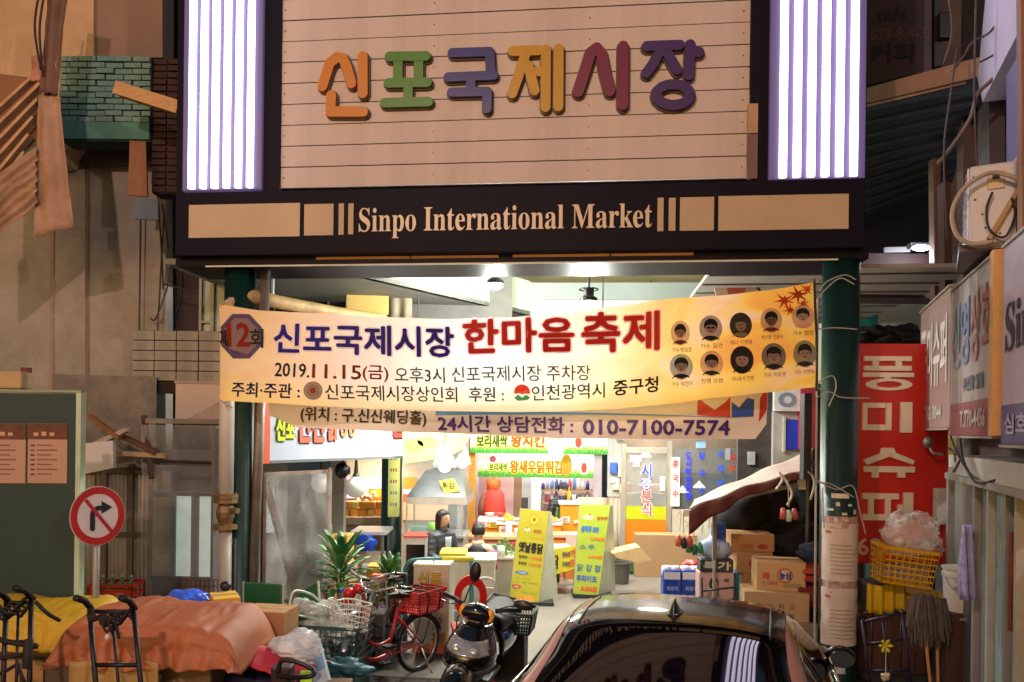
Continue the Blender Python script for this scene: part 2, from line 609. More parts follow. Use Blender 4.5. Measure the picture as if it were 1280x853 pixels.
# printed festival banner
# measured edges, pixel columns -> top and bottom rows
TOPE = [(277, 382), (330, 389), (400, 392), (480, 397), (560, 400), (640, 399), (700, 394), (760, 386), (840, 374), (900, 370), (960, 363), (1016, 354)]
BOTE = [(277, 501), (330, 504), (400, 508), (480, 512), (560, 514), (640, 515), (700, 514), (760, 512), (840, 505), (900, 497), (960, 491), (1016, 485)]
def lerp_tab(T, x):
 if x <= T[0][0]:
  return T[0][1]
 for (a, b), (c, d) in zip(T, T[1:]):
  if x <= c:
   t = (x - a) / (c - a)
   t = t * t * (3 - 2 * t) * .35 + t * .65
   return b + (d - b) * t
 return T[-1][1]
def ban_world(px, py, off=0.0):
 """point of the banner cloth under a pixel; the cloth sags back and ripples"""
 u = (px - 277) / 739.0
 v = (py - lerp_tab(TOPE, px)) / max(1, lerp_tab(BOTE, px) - lerp_tab(TOPE, px))
 y = -.30 + .10 * math.sin(u * 3.1) * v + .028 * math.sin(u * 21 + v * 2.2) * (.35 + v * .6) + .015 * math.sin(u * 9 - v * 3) + .03 * math.sin((u * 4 + v * 1.6) * 2.2)
 x, z = L(FA, px, py, -.25)
 return FA @ Vector((x, y - off, z))
ban = thing('festival_banner', 'long orange printed festival banner with ten round portraits strung across the gate', 'banner', fr(ban_world(640, 515)))
def banner_mat():
 m = bpy.data.materials.new('banner_print')
 m.use_nodes = True
 nt = m.node_tree
 N, K = nt.nodes, nt.links
 p = N['Principled BSDF']
 p.inputs['Roughness'].default_value = .38
 tc = N.new('ShaderNodeUVMap')
 tc.uv_map = 'print'
 mp = N.new('ShaderNodeMapping')
 mp.inputs['Scale'].default_value = (4.2, 1.0, 1)
 mp.inputs['Rotation'].default_value = (0, 0, .25)
 K.new(tc.outputs[0], mp.inputs[0])
 n = N.new('ShaderNodeTexNoise')
 n.inputs['Scale'].default_value = 1.5
 n.inputs['Detail'].default_value = 2.5
 n.inputs['Distortion'].default_value = 1.3
 K.new(mp.outputs[0], n.inputs['Vector'])
 sep = N.new('ShaderNodeSeparateXYZ')
 K.new(tc.outputs[0], sep.inputs[0])
 r1 = N.new('ShaderNodeValToRGB')       # ground colour along the banner, with light washing the middle put into it
 E1 = r1.color_ramp.elements
 E1[0].position = 0.0; E1[0].color = lin('e6b890') + [1]
 E1[1].position = 1.0; E1[1].color = lin('e09c48') + [1]
 for q, h in ((.10, 'e6c0ac'), (.22, 'e6d6d8'), (.42, 'e4e6f4'), (.56, 'eeeef0'), (.68, 'efe2c4'), (.76, 'efcb8c'), (.86, 'e8ae62')):
  e = E1.new(q); e.color = lin(h) + [1]
 K.new(sep.outputs[0], r1.inputs[0])
 r2 = N.new('ShaderNodeValToRGB')
 E2 = r2.color_ramp.elements
 E2[0].position = .3; E2[0].color = lin('e89234') + [1]
 E2[1].position = .72; E2[1].color = lin('f6ecd8') + [1]
 for q, h in ((.42, 'f0b43c'), (.5, 'f0cf62'), (.58, 'e8c2aa')):
  e = E2.new(q); e.color = lin(h) + [1]
 K.new(n.outputs['Fac'], r2.inputs[0])
 mx = N.new('ShaderNodeMix'); mx.data_type = 'RGBA'
 fac = N.new('ShaderNodeValToRGB')
 fe = fac.color_ramp.elements
 fe[0].position = 0; fe[0].color = (.3, .3, .3, 1)
 fe[1].position = 1; fe[1].color = (.62, .62, .62, 1)
 e = fe.new(.45); e.color = (.2, .2, .2, 1)
 K.new(sep.outputs[0], fac.inputs[0])
 K.new(fac.outputs[0], mx.inputs[0])
 K.new(r1.outputs[0], mx.inputs[6])
 K.new(r2.outputs[0], mx.inputs[7])
 # a yellow wash along the bottom edge
 yr = N.new('ShaderNodeValToRGB')
 yr.color_ramp.elements[0].position = .0; yr.color_ramp.elements[0].color = (.5, .5, .5, 1)
 yr.color_ramp.elements[1].position = .3; yr.color_ramp.elements[1].color = (0, 0, 0, 1)
 K.new(sep.outputs[1], yr.inputs[0])
 m2 = N.new('ShaderNodeMix'); m2.data_type = 'RGBA'
 K.new(yr.outputs[0], m2.inputs[0])
 K.new(mx.outputs[2], m2.inputs[6])
 m2.inputs[7].default_value = lin('eec25a') + [1]
 K.new(m2.outputs[2], p.inputs['Base Color'])
 # thin cloth lets the light of the market through
 tr = N.new('ShaderNodeBsdfTranslucent')
 K.new(m2.outputs[2], tr.inputs[0])
 ms = N.new('ShaderNodeMixShader')
 ms.inputs[0].default_value = .42
 out = N['Material Output']
 K.new(p.outputs[0], ms.inputs[1])
 K.new(tr.outputs[0], ms.inputs[2])
 K.new(ms.outputs[0], out.inputs[0])
 return m
NU, NV = 120, 12
m = MB()
def bf(u, v):
 px = 277 + 739 * u
 t, b = lerp_tab(TOPE, px), lerp_tab(BOTE, px)
 return ban_world(px, b + (t - b) * v)
m.grid(bf, NU, NV)
bo = m.build('cloth', banner_mat(), ban, smooth=True)
uv = bo.data.uv_layers.new(name='print')
for pl in bo.data.polygons:
 for li in pl.loop_indices:
  vi = bo.data.loops[li].vertex_index
  uv.data[li].uv = ((vi % (NU + 1)) / NU, (vi // (NU + 1)) / NV)
def bput(name, s, x0, y0, x1, y1, h, bold=0.0, layers=0, sl=None, off=0.0, lift=.012):
 """print on the banner: pixel box given by its left-middle row y0..y1; sl = rise in pixels over the box (follows the cloth)"""
 m = MB()
 slope = sl if sl is not None else 0
 def wp(px, o, py):
  return ban_world(px, py + slope * ((px - x0) / (x1 - x0)), lift + o)
 vs, fs, ar = glyphs(s, off)
 sh = [(0, 0)]
 if bold:
  sh = [(bold * math.cos(t * math.pi / 4), bold * math.sin(t * math.pi / 4)) for t in range(8)]
 for k, (dx, dy) in enumerate(sh):
  m.add([wp(x0 + u * (x1 - x0) + dx, k * .00025, y1 + v * (y0 - y1) + dy) for u, v in vs], fs)
 return m.build(name, pink_(h) if isinstance(h, str) else h, ban)
def bshape(name, poly, h, lift=.008):
 m = MB()
 m.add([ban_world(x, y, lift) for x, y in poly], [tuple(range(len(poly)))])
 return m.build(name, pink_(h) if isinstance(h, str) else h, ban)
def ell(cx, cy, rx, ry, n=20, a0=0, a1=2 * math.pi):
 return [(cx + rx * math.cos(a0 + (a1 - a0) * k / n), cy + ry * math.sin(a0 + (a1 - a0) * k / n)) for k in range(n)]
# octagon badge
oc = [(303 + 27 * math.cos(math.pi / 8 + k * math.pi / 4), 421 + 30 * math.sin(math.pi / 8 + k * math.pi / 4)) for k in range(8)]
bshape('badge_ring', [(max(278, x), y) for x, y in oc], '6d5a92', .006)
bshape('badge_face', [(max(278, 303 + (x - 303) * .8), 421 + (y - 421) * .8) for x, y in oc], 'd3b2ae', .009)
bput('badge_lettering', '제', 277.5, 413, 287, 434, '2c3a2a', .5, lift=.014)
bput('badge_lettering', '12', 286.5, 405, 313, 433, 'c8331f', 1.1, lift=.014)
bput('badge_lettering', '회', 314, 412, 330, 435, '2c4a2a', .5, lift=.014)
for nm, s, x0, y0, x1, y1, h, bw, sl_ in (
  ('market_name', '신포국제시장', 344, 405, 568, 441, '4a34d0', .95, 6),
  ('festival_name', '한마음', 581, 403, 717, 443, 'ff5048', 1.35, -4),
  ('festival_name', '축제', 728, 394, 823, 441, 'ff5048', 1.35, -4)):
 bput(nm + '_halo', s, x0, y0, x1, y1, 'fffaff', bw + 2.0, sl=sl_, lift=.009)
 bput(nm, s, x0, y0, x1, y1, h, bw, sl=sl_, lift=.014)
bput('date', '2019.', 347, 454, 390, 471, '2a2622', .35, sl=2)
bput('date', '11.15', 394, 456, 453, 473, 'c1462e', .4, sl=2)
bput('date', '(금)', 455, 457, 486, 477, 'c64a48', .3, sl=1)
bput('hours', '오후3시', 494, 459, 556, 478, '5d636c', .15, sl=1)
bput('place', '신포국제시장 주차장', 565, 459, 738, 478, '7d8288', .1, sl=-3)
bput('organiser', '주최·주관 :', 293, 478, 379, 496, '4a2b7c', .35, sl=3)
bput('organiser_name', '신포국제시장상인회', 410, 481, 571, 500, '4c4a52', .15, sl=3)
bput('sponsor', '후원 :', 586, 484, 629, 502, '5b5284', .25, sl=0)
bput('sponsor_name', '인천광역시', 664, 482, 756, 501, '6f6f74', .15, sl=-4)
bput('sponsor_name', '중구청', 767, 476, 822, 495, '2e2c30', .45, sl=-5)
for (rx, h, lf) in ((11.5, 'a09890', .008), (9.6, 'e9d2c0', .0092), (7.3, 'b0b0a8', .0104), (6.2, 'eddccb', .0116), (4, 'e0743a', .0128)):
 bshape('association_emblem', ell(395, 489, rx, rx), h, lf)
bshape('city_emblem', [(642, 492)] + ell(652, 490, 10, 9.5, 12, math.pi, 2 * math.pi) + [(662, 492)], 'd8402e', .009)
bshape('city_emblem', [(642, 497), (647, 493), (652, 497), (657, 493), (662, 497), (658, 500), (646, 501)], '4a9a6a', .009)
bshape('city_emblem', [(644, 491), (648, 488), (652, 491), (657, 487), (660, 489), (656, 492), (652, 494), (648, 491)], 'f2d8cc', .011)
# ten generic round portraits with captions
PR = [(850, 417, 12, 15.5, 'd8c2bc', 'e8bca4', '2a2326', '6a3f3c', 0), (888, 411, 14.5, 16.5, 'a8a0a8', 'dcb8a0', '17151a', '26232c', 1), (925.5, 407, 14, 16, '3a3334', 'd8bca0', '544b40', 'c5b08a', 0),
 (963.5, 401, 13.5, 15.5, 'cdb9ac', '94766a', '1c1716', '7c2f3c', 0), (1002, 397, 13.5, 15, 'd5bfb8', 'f0ccb8', '1d1a1c', 'e0c8c0', 0),
 (851, 459, 14.5, 16, 'b0b8c2', 'ecc8b4', '2a3038', '20242e', 0), (888.5, 455, 14.5, 16, 'd6bfba', 'e6c0b0', '17151c', '2c3448', 0), (926.5, 450.5, 14.5, 17.5, '2c2630', 'eecabc', '3b3038', '2a2430', 2),
 (965.5, 446.5, 15, 17, '807e8a', 'e0b8b0', '12111a', '221e2a', 3), (1003, 443.5, 14, 17, '9c9c94', 'e6c4b0', '26221f', '3b3a40', 0)]
for i, (x, y, rx, ry, bgc, sk, hr, cl, k) in enumerate(PR):
 pt = bshape('portrait', ell(x, y, rx, ry), bgc, .008)
 def sub(nm, poly, h, lf):
  mm = MB(); mm.add([ban_world(a, b, lf) for a, b in poly], [tuple(range(len(poly)))]); mm.build(nm, pink_(h), pt)
 sub('shoulders', ell(x, y + ry * .97, rx * .78, ry * .42, 14, math.pi, 2 * math.pi + .01) + [(x + rx * .55, y + ry * .8), (x, y + ry * .95), (x - rx * .55, y + ry * .8)], cl, .0092)
 hw = .48 if k != 2 else .55
 sub('portrait_hair', ell(x, y - ry * .22, rx * (hw + .12), ry * (.52 if k != 2 else .62)), hr, .0104)
 sub('face', ell(x, y + ry * .02, rx * hw, ry * .46), sk, .0116)
 sub('fringe', ell(x, y - ry * .30, rx * (hw + .05), ry * .22, 10, math.pi, 2 * math.pi) + [(x + rx * hw, y - ry * .18), (x, y - ry * .3), (x - rx * hw, y - ry * .18)], hr, .0128)
 for sgn in (-1, 1):
  sub('eye', ell(x + sgn * rx * .18, y - ry * .04, rx * (.09 if k != 1 else .17), ry * (.035 if k != 1 else .08), 8), '1c1410', .014)
 sub('mouth', ell(x, y + ry * .26, rx * .15, ry * .04, 8), '8a3b34', .014)
 sub('nose', [(x, y), (x + rx * .07, y + ry * .14), (x - rx * .05, y + ry * .14)], '9c6c56', .014)
 if k == 3:
  sub('hat', ell(x, y - ry * .38, rx * .62, ry * .18) , '0e0e16', .0145)
CAP = ['가수 박일준', '가수 길건', '테너 이영화', '색소폰 안용우', '가수 현민', '가수 박건아', '진행 오현', '아나운서 한별', '가수 이유정', '가수 이연숙']
for i, (x, y, rx, ry, *_r) in enumerate(PR):
 bput('caption', CAP[i], max(x - 13, 839), y + ry + 3, min(x + 14, 1014), y + ry + 9, '5a3a20', .0, sl=-1)
# maple leaves print
for (x, y, s, a) in ((980, 376, 14, 1.2), (997, 369, 15, 1.6), (1008, 362, 11, 1.0), (987, 388, 10, 2.0), (1003, 380, 9, .6)):
 poly = []
 for k in range(14):
  t = a + k * math.pi / 7
  r_ = s if k % 2 == 0 else s * .28
  if k in (8,):
   r_ = s * .5
  poly.append((min(1015, x + r_ * math.cos(t)), y + r_ * .9 * math.sin(t)))
 bshape('maple_leaf', poly, random.choice(['b9401c', 'c8521e', 'a83a1a']), .0075 + random.random() * .001)
# ropes from the banner corners to the columns
for (a, b, c) in (((1016, 356), (1022, 350), (1029, 352)), ((1016, 484), (1023, 488), (1030, 490)), ((278, 384), (284, 378), (290, 372)), ((278, 500), (284, 504), (290, 510))):
 m = MB()
 m.tube([ban_world(*a), ban_world(*b), ban_world(*c) + Vector((0, .1, 0))], .006, 5)
 m.build('tie_rope', mat('9a938a', rough=.8), ban)
# black rod in the side hem
m = MB(); m.tube([ban_world(1017, 350), ban_world(1018, 420), ban_world(1017, 490)], .012, 6); m.build('hem_rod', mat('2b2622'), ban)
# second banner, behind and below
def b2(px, py, off=0.0):
 u = (px - 335) / 620
 y = .02 + .04 * math.sin(u * 12 + py * .05) + .03 * math.sin(u * 5)
 x, z = L(FA, px, py, .02)
 return FA @ Vector((x, y - off, z))
cl2 = mat('ece6e6', rough=.45, var=.06, scale=2, bump=.05)
bn2 = thing('lower_banner', 'white banner with a telephone number hanging just beneath the orange banner', 'banner', fr(b2(640, 545)))
T2 = [(335, 494), (500, 500), (700, 500), (860, 490), (958, 478)]
B2 = [(335, 520), (372, 535), (540, 541), (700, 548), (820, 549), (945, 549), (958, 530)]
m = MB()
m.grid(lambda u, v: b2(335 + 623 * u, lerp_tab(B2, 335 + 623 * u) + (lerp_tab(T2, 335 + 623 * u) - lerp_tab(B2, 335 + 623 * u)) * v), 90, 8)
m.build('cloth', cl2, bn2, smooth=True)
def b2put(name, s, x0, y0, x1, y1, h, bold, sl):
 m = MB()
 vs, fs, ar = glyphs(s)
 sh = [(bold * math.cos(t * math.pi / 3), bold * math.sin(t * math.pi / 3)) for t in range(6)]
 for k, (dx, dy) in enumerate(sh):
  m.add([b2(x0 + u * (x1 - x0) + dx, y1 + v * (y0 - y1) + dy + sl * u, .012 + k * .0003) for u, v in vs], fs)
 m.build(name, ink(h), bn2)
b2put('venue_lettering', '(위치 : 구.신신웨딩홀)', 374, 508, 533, 528, '1f1c20', .4, 6)
b2put('phone_lettering', '24시간 상담전화 :', 548, 519, 716, 539, '4a2c86', .55, 3)
b2put('phone_lettering', '010-7100-7574', 729, 525, 911, 543, '4a2c86', .7, 1)
m = MB()
m.grid(lambda u, v: b2(545 + 395 * u, 514 + 10 * u + 5 * v * (1 - u) - 3 * math.sin(u * 3), .006), 30, 2)
m.build('blue_stripe', ink('5a9ad0'), bn2)
m = MB()
m.add([b2(x, y, .007) for x, y in ((871, 497), (880, 505), (892, 513), (904, 504), (911, 497), (912, 522), (888, 521), (870, 519))], [(0, 1, 2, 6, 7), (2, 3, 4, 5, 6)])
m.build('red_print', ink('c84a3c'), bn2)
m = MB()
m.add([b2(x, y, .007) for x, y in ((913, 503), (922, 510), (932, 498), (941, 500), (941, 521), (913, 522))], [(0, 1, 4, 5), (1, 2, 3, 4)])
m.build('blue_print', ink('3a5ab8'), bn2)
m = MB()
m.grid(lambda u, v: b2(948 + 9 * u, 498 + 30 * v - 14 * u, .008), 3, 4)
m.build('red_edge', ink('c03a40'), bn2)
# inside of the market: ceiling, fascias, lamps
white_in = mat('d6ddcf', rough=.55, var=.05, scale=1.5, bump=.05, dirt=.2, dirtcol='a9ab9a')
yel_in = mat('d9dba8', rough=.6, var=.06, scale=1.5)
grey_in = mat('9aa3a2', rough=.5, var=.1, scale=1.5)
soff = mat('77776f', rough=.6, var=.15, scale=1.2, dirt=.4)
hall = thing('market_roof', 'pale ceiling with grey and white fascias over the covered market street', 'roof', fr((0, 8, 0)))
m = MB(FA)
m.box(-3.0, 3.3, .56, 9.0, 4.75, 4.85)
m.build('ceiling', yel_in, hall)
# long white fascia running in from the header to the inner corner
A = at(395, 338, 8.0); B = at(663, 394, 11.2)
zb = 4.02
m = MB()
def wallstrip(m, a, b, z0, z1, t=.08):
 a, b = Vector((a.x, a.y, 0)), Vector((b.x, b.y, 0))
 n = Vector((-(b - a).y, (b - a).x, 0)).normalized() * t
 P = [a, b, b + n, a + n]
 m.add([(p.x, p.y, z0) for p in P] + [(p.x, p.y, z1) for p in P], [(0, 1, 5, 4), (1, 2, 6, 5), (2, 3, 7, 6), (3, 0, 4, 7), (3, 2, 1, 0), (4, 5, 6, 7)])
wallstrip(m, A, B, zb, 4.52)
m.build('fascia', white_in, hall)
m = MB()
Cc = at(912, 380, 11.0)
wallstrip(m, B, Cc, 4.25, 4.5)
m.build('fascia_band', grey_in, hall)
m = MB()
wallstrip(m, B + Vector((0, .03, 0)), Cc + Vector((0, .03, 0)), 3.35, 4.248)
m.build('fascia', white_in, hall)
# soffit on the side of the fruit stalls, with a strip of dark windows and a lit yellow sheet
m = MB()
P_ = [(A.x - 1.6, A.y), (A.x, A.y), (B.x, B.y), (B.x - 3.6, B.y)]
m.add([(x, y, 4.02) for x, y in P_] + [(x, y, 4.08) for x, y in P_], [(3, 2, 1, 0), (4, 5, 6, 7), (0, 1, 5, 4), (1, 2, 6, 5), (2, 3, 7, 6), (3, 0, 4, 7)])
m.build('soffit', soff, hall)
f = fr((at(340, 400, 10.2).x, 10.2, 0), 4)
wl = thing('upper_gallery_wall', 'row of dark upstairs windows above the market stalls', 'wall', f)
x0, z0 = L(f, 300, 398); x1, z1 = L(f, 500, 340)
m = MB(f); m.box(x0 - .6, L(f, 640, 400)[0], 0, .1, 3.1, 4.6); m.build('wall', mat('5a5752', rough=.7, var=.2), wl)
for (a, b) in ((316, 331), (335, 343), (345, 369), (374, 389), (392, 410), (412, 432)):
 xa, _ = L(f, a, 370); xb, _ = L(f, b, 370)
 za = L(f, (a + b) / 2, 352 + (a - 316) * .17)[1]; zc = L(f, (a + b) / 2, 384)[1]
 m = MB(f); m.box(xa, xb, -.03, -.001, zc - .2, za); m.build('window', mat('15101a', rough=.25, var=.3), wl)
 m = MB(f); m.box(xb, xb + .03, -.05, -.001, zc - .2, za + .02); m.build('mullion', mat('8f8f90', rough=.5), wl)
f2 = fr((at(455, 375, 9.7).x, 9.7, 0), 6)
x0, z0 = L(f2, 433, 392); x1, z1 = L(f2, 486, 354)
ys = MB(f2); ys.box(x0, x1, 0, .02, z0, z1)
tag(ys.build('lit_sheet', mat('cfae62', rough=.6, var=.12, scale=4, emit=.22)), 'yellow lit corrugated sheet hanging above the market stalls', 'sheet')  # light on the sheet put in as its own glow
x0, z0 = L(f2, 478, 396); x1, z1 = L(f2, 515, 354)
cs = MB(f2); cs.grid(lambda u, v: Vector((x0 + (x1 - x0) * u, .12 + .03 * math.sin(u * 14) * (1 - v), z0 + (z1 - z0) * v)), 24, 4)
tag(cs.build('rolled_canvas', mat('82765f', rough=.7, var=.2), solid=.01, smooth=True), 'bundled brown canvas hanging beside the yellow lit sheet', 'canvas')
# pink and red torn flag of sheet near the banner's right end, grey roof panels
fz = fr((at(930, 355, 8.6).x, 8.6, 0), -6)
P = [L(fz, *q) for q in ((884, 331), (925, 331), (950, 366), (930, 392), (900, 385))]
m = MB(fz); m.prism(P, 0, .02)
hs = m.build('hanging_sheet', mat('c9b4a4', rough=.6, var=.1))
tag(hs, 'slanted pale sheet with a red stripe above the portraits', 'sheet')
P = [L(fz, *q) for q in ((900, 335), (914, 333), (932, 360), (930, 390), (912, 372))]
m = MB(fz); m.prism(P, -.006, -.001)
m.build('red_stripe', mat('c05a48', rough=.6), hs)
m = MB(fz); m.obox((L(fz, 925, 330)[0], -.02, L(fz, 925, 330)[1]), (L(fz, 951, 366)[0], -.02, L(fz, 951, 366)[1]), .02, .02); m.build('dark_edge', mat('1c1512'), hs)
m = MB(FA)
pr = thing('side_roof', 'grey panelled side roof with dark joints over the shop corner', 'roof', fr((2.3, 9, 4)))
m = MB(FA)
m.box(1.95, 4.6, .56, 4.4, 3.96, 4.0)
m.build('panel', mat('9a968f', rough=.6, var=.1), pr)
for k in range(7):
 m = MB(FA); m.box(1.96, 4.59, .8 + k * .5, .83 + k * .5, 3.945, 3.9595); m.build('joint', mat('5b5650'), pr)
# fluorescent light beyond, seen between the column and the red sign
f = fr((at(1110, 460, 11.2).x, 11.2, 0), 0)
fl = thing('fluorescent_fitting', 'long white fluorescent fitting glowing above the red shop sign', 'light fitting', fr(at(1110, 458, 11.2)))
a, b = at(1068, 462, 11.1), at(1148, 459, 11.1)
m = MB(); m.obox(a + Vector((0, 0, .09)), b + Vector((0, 0, .09)), .12, .05); m.build('housing', mat('e0e2dc', rough=.4), fl)
m = MB(); m.tube([a, b], .03, 8); m.build('tube', mat('ffffff', rough=.4, var=0, bump=0, emit=2.2, ecol='eef4ea'), fl)
m = MB(); q0, q1 = at(1068, 440, 11.4), at(1152, 358, 11.4); m.box(q0.x - .4, q1.x + .5, 11.4, 11.5, q0.z - 1.2, 4.7)
tag(m.build('inner_wall', mat('b7b5aa', rough=.6, var=.12, scale=1.5, dirt=.3)), 'pale inner wall above the awnings beyond the red shop sign', 'wall')
m = MB(); a, b = at(1070, 432, 11.3), at(1150, 428, 11.3); m.obox(a, b, .1, .05); tag(m.build('roof_rail', mat('555248')), 'thin dark rail under the pale inner wall', 'rail')
# green columns deeper in
for (px, D, yt, lab) in ((490.5, 11.4, 4.6, 'green steel column with a yellow price poster beside the fried food stall'), (1081, 10.8, 4.0, 'green column top showing over the red shop sign'), (957.5, 12.0, 4.7, 'green column standing behind the folded parasol')):
 p = at(px, 540, D)
 m = MB(); m.lathe([(.24, 0), (.24, .03), (.165, .04), (.155, .06), (.155, yt)], 24, (p.x, p.y, .012))
 o = m.build('green_column', greencol if px < 900 else mat('1f6558', rough=.4, var=.1), smooth=False)
 for pl in o.data.polygons:
  pl.use_smooth = len(pl.vertices) == 4
 tag(o, lab, 'column', 'green columns inside the market')
 if px < 500:
  m = MB()
  q = at(495, 670, 11.2)
  def pg(u, v):
   an = -1.75 + 1.15 * u
   return Vector((p.x + .162 * math.cos(an), p.y + .162 * math.sin(an), 1.02 + (2.32 - 1.02) * v))
  m.grid(pg, 8, 2)
  po = m.build('price_poster', mat('d5d67c', rough=.5, var=.1, scale=3), o)
  for k in range(7):
   def pg2(u, v, k=k):
    an = -1.55 + .7 * u
    return Vector((p.x + .1635 * math.cos(an), p.y + .1635 * math.sin(an), 2.2 - k * .17 + .05 * v))
   for j in range(3):
    m = MB(); m.grid(lambda u, v: pg2((j + u * .6) / 3, v), 2, 1); m.build('price_print', ink(random.choice(['b34a3a', '7a8a7a', '4a6a8a'])), po)
# ceiling lamps that are lit in the photograph
def spot_lamp(px, py, D, lab, e, zc=4.0, size=.11):
 p = at(px, py, D)
 t = thing('floodlight', lab, 'lamp', fr((p.x, p.y, p.z)), 'round lamps hanging from the market ceiling')
 m = MB(); m.lathe([(.03, p.z + .05), (.03, p.z + .09), (.06, p.z + .1), (.06, p.z + .02), (.1, p.z - .01), (.1, p.z - .05)], 16, (p.x, p.y, 0)); m.build('lamp_housing', mat('26262a', rough=.5, metal=.4), t)
 m = MB(); m.lathe([(.02, p.z - .02), (.09, p.z - .04), (.1, p.z - .07), (.06, p.z - .10), (.01, p.z - .115)], 16, (p.x, p.y, 0)); m.build('bulb', mat('ffffff', rough=.3, var=0, bump=0, emit=14, ecol='f4fff4'), t, smooth=True)
 m = MB(); m.tube([(p.x, p.y, p.z + .09), (p.x, p.y, zc)], .012, 6); m.build('drop_rod', mat('1b1b1d'), t)
 m = MB(); m.box(p.x - .12, p.x + .14, p.y - .05, p.y + .05, zc - .09, zc); m.build('mount', mat('4a4a4c'), t)
 lamp('POINT', 'lamp_light', p - Vector((0, 0, .22)), e, (.96, 1.0, .93), .1)
 return t
spot_lamp(619, 350, 9.0, 'brightest round floodlight on a square mount under the market gate', 260, zc=4.75)
t = spot_lamp(736, 372, 8.8, 'small round lamp on a long black rod above the second half of the banner', 200, zc=4.75)
p = at(736, 362, 8.8)
m = MB(); m.tube([p + Vector((.11 * math.cos(k * .5), .11 * math.sin(k * .5), .0)) for k in range(12)], .008, 5, closed=True); m.build('wire_ring', mat('1d1d20'), t)
p = at(1151, 309, 8.6)
t = thing('wall_lamp', 'small cold white lamp shining under the dark eave above the red sign', 'lamp', fr(p))
m = MB(); m.box(p.x - .11, p.x + .11, p.y, p.y + .1, p.z - .01, p.z + .05); m.build('lamp_housing', mat('55555a'), t)
m = MB(); m.ball(p - Vector((0, .0, .01)), (.1, .05, .035), 12, 6); m.build('bulb', mat('ffffff', rough=.3, var=0, bump=0, emit=16, ecol='dff0ff'), t, smooth=True)
lamp('POINT', 'wall_lamp_light', p - Vector((0, .1, .14)), 22, (.8, .92, 1.0), .06)
# the further ceiling lights of the street of stalls (a row of fittings hidden by the banner)
for i, (x, y, z, e) in enumerate(((-1.2, 9.6, 3.25, 115), (1.2, 10.2, 3.3, 105), (-.3, 12.0, 3.45, 90), (2.2, 12.2, 3.4, 110))):
 t = thing('ceiling_light', ('square white ceiling light over the fried food stall', 'square white ceiling light over the pavement in front of the noodle shop', 'square white ceiling light in front of the chicken shop', 'square white ceiling light beside the noodle shop')[i], 'ceiling light', fr((x, y, z)), 'ceiling lights of the market street')
 m = MB(); m.bev(x - .3, x + .3, y - .12, y + .12, z + .06, z + .12, .01); m.build('frame', mat('d0d0cc'), t)
 m = MB(); m.box(x - .27, x + .27, y - .1, y + .1, z + .045, z + .059); m.build('diffuser', mat('ffffff', rough=.4, var=0, bump=0, emit=3), t)
 m = MB(); m.tube([(x, y, z + .12), (x, y, 4.75)], .01, 5); m.build('drop_rod', mat('333333'), t)
 lamp('AREA', 'ceiling_light_glow', (x, y, z + .03), e, (1.0, .97, .88), .5, target=(x, y, 0))
# old building beyond the left column
conc = mat('a39a90', rough=.85, var=.16, scale=1.6, bump=.35, dirt=.55, dirtcol='5d4c42', fine=30)
conc2 = mat('8a7a70', rough=.85, var=.18, scale=2.0, bump=.35, dirt=.6, dirtcol='453c38', fine=40)
oldb = thing('old_building', 'weathered concrete building with a patch of teal bricks and torn eaves', 'building', fr((-5.5, 9.3, 0)))
DW = 9.3
def wall_px(name, pts, D, m_, par, t=.2, deg=0.0):
 f = fr((at(pts[0][0], 400, D).x, D, 0), deg)
 P = [L(f, *q) for q in pts]
 m = MB(f); m.prism(P, 0, t)
 return m.build(name, m_, par), f
wall_px('wall', [(-160, 150), (207, 120), (207, 780), (-160, 780)], 9.3, conc, oldb)
wall_px('upper_wall', [(-200, -320), (117, -320), (117, 135), (75, 200), (-200, 260)], 8.9, mat('c4a382', rough=.85, var=.12, scale=1.5, bump=.3, dirt=.4, dirtcol='8a6040'), oldb, .35)
wall_px('upper_block', [(117.5, -320), (203, -320), (203, 72), (117.5, 72)], 8.95, mat('8d7468', rough=.85, var=.12, scale=2, bump=.3), oldb, .3)
wall_px('dark_recess', [(196, -320), (262, -320), (262, 780), (196, 780)], 9.6, mat('3d2c30', rough=.8, var=.4, scale=3, bump=.4, dirt=.5), oldb, .2)
wall_px('shadow_gap', [(84, 168), (190, 168), (190, 205), (84, 205)], 9.2, mat('6d6460', rough=.9, var=.2), oldb, .09)  # darker slab put in for the shade below the brick panel
# vertical pilaster edges and stains
for (a, y0_, y1_, h) in ((63, 250, 640, '9d8674'), (107, 170, 640, '7d6d62')):
 wall_px('pilaster', [(a, y0_), (a + 4, y0_), (a + 3, y1_), (a - 1, y1_)], 9.28, mat(h, rough=.85, var=.2), oldb, .03)
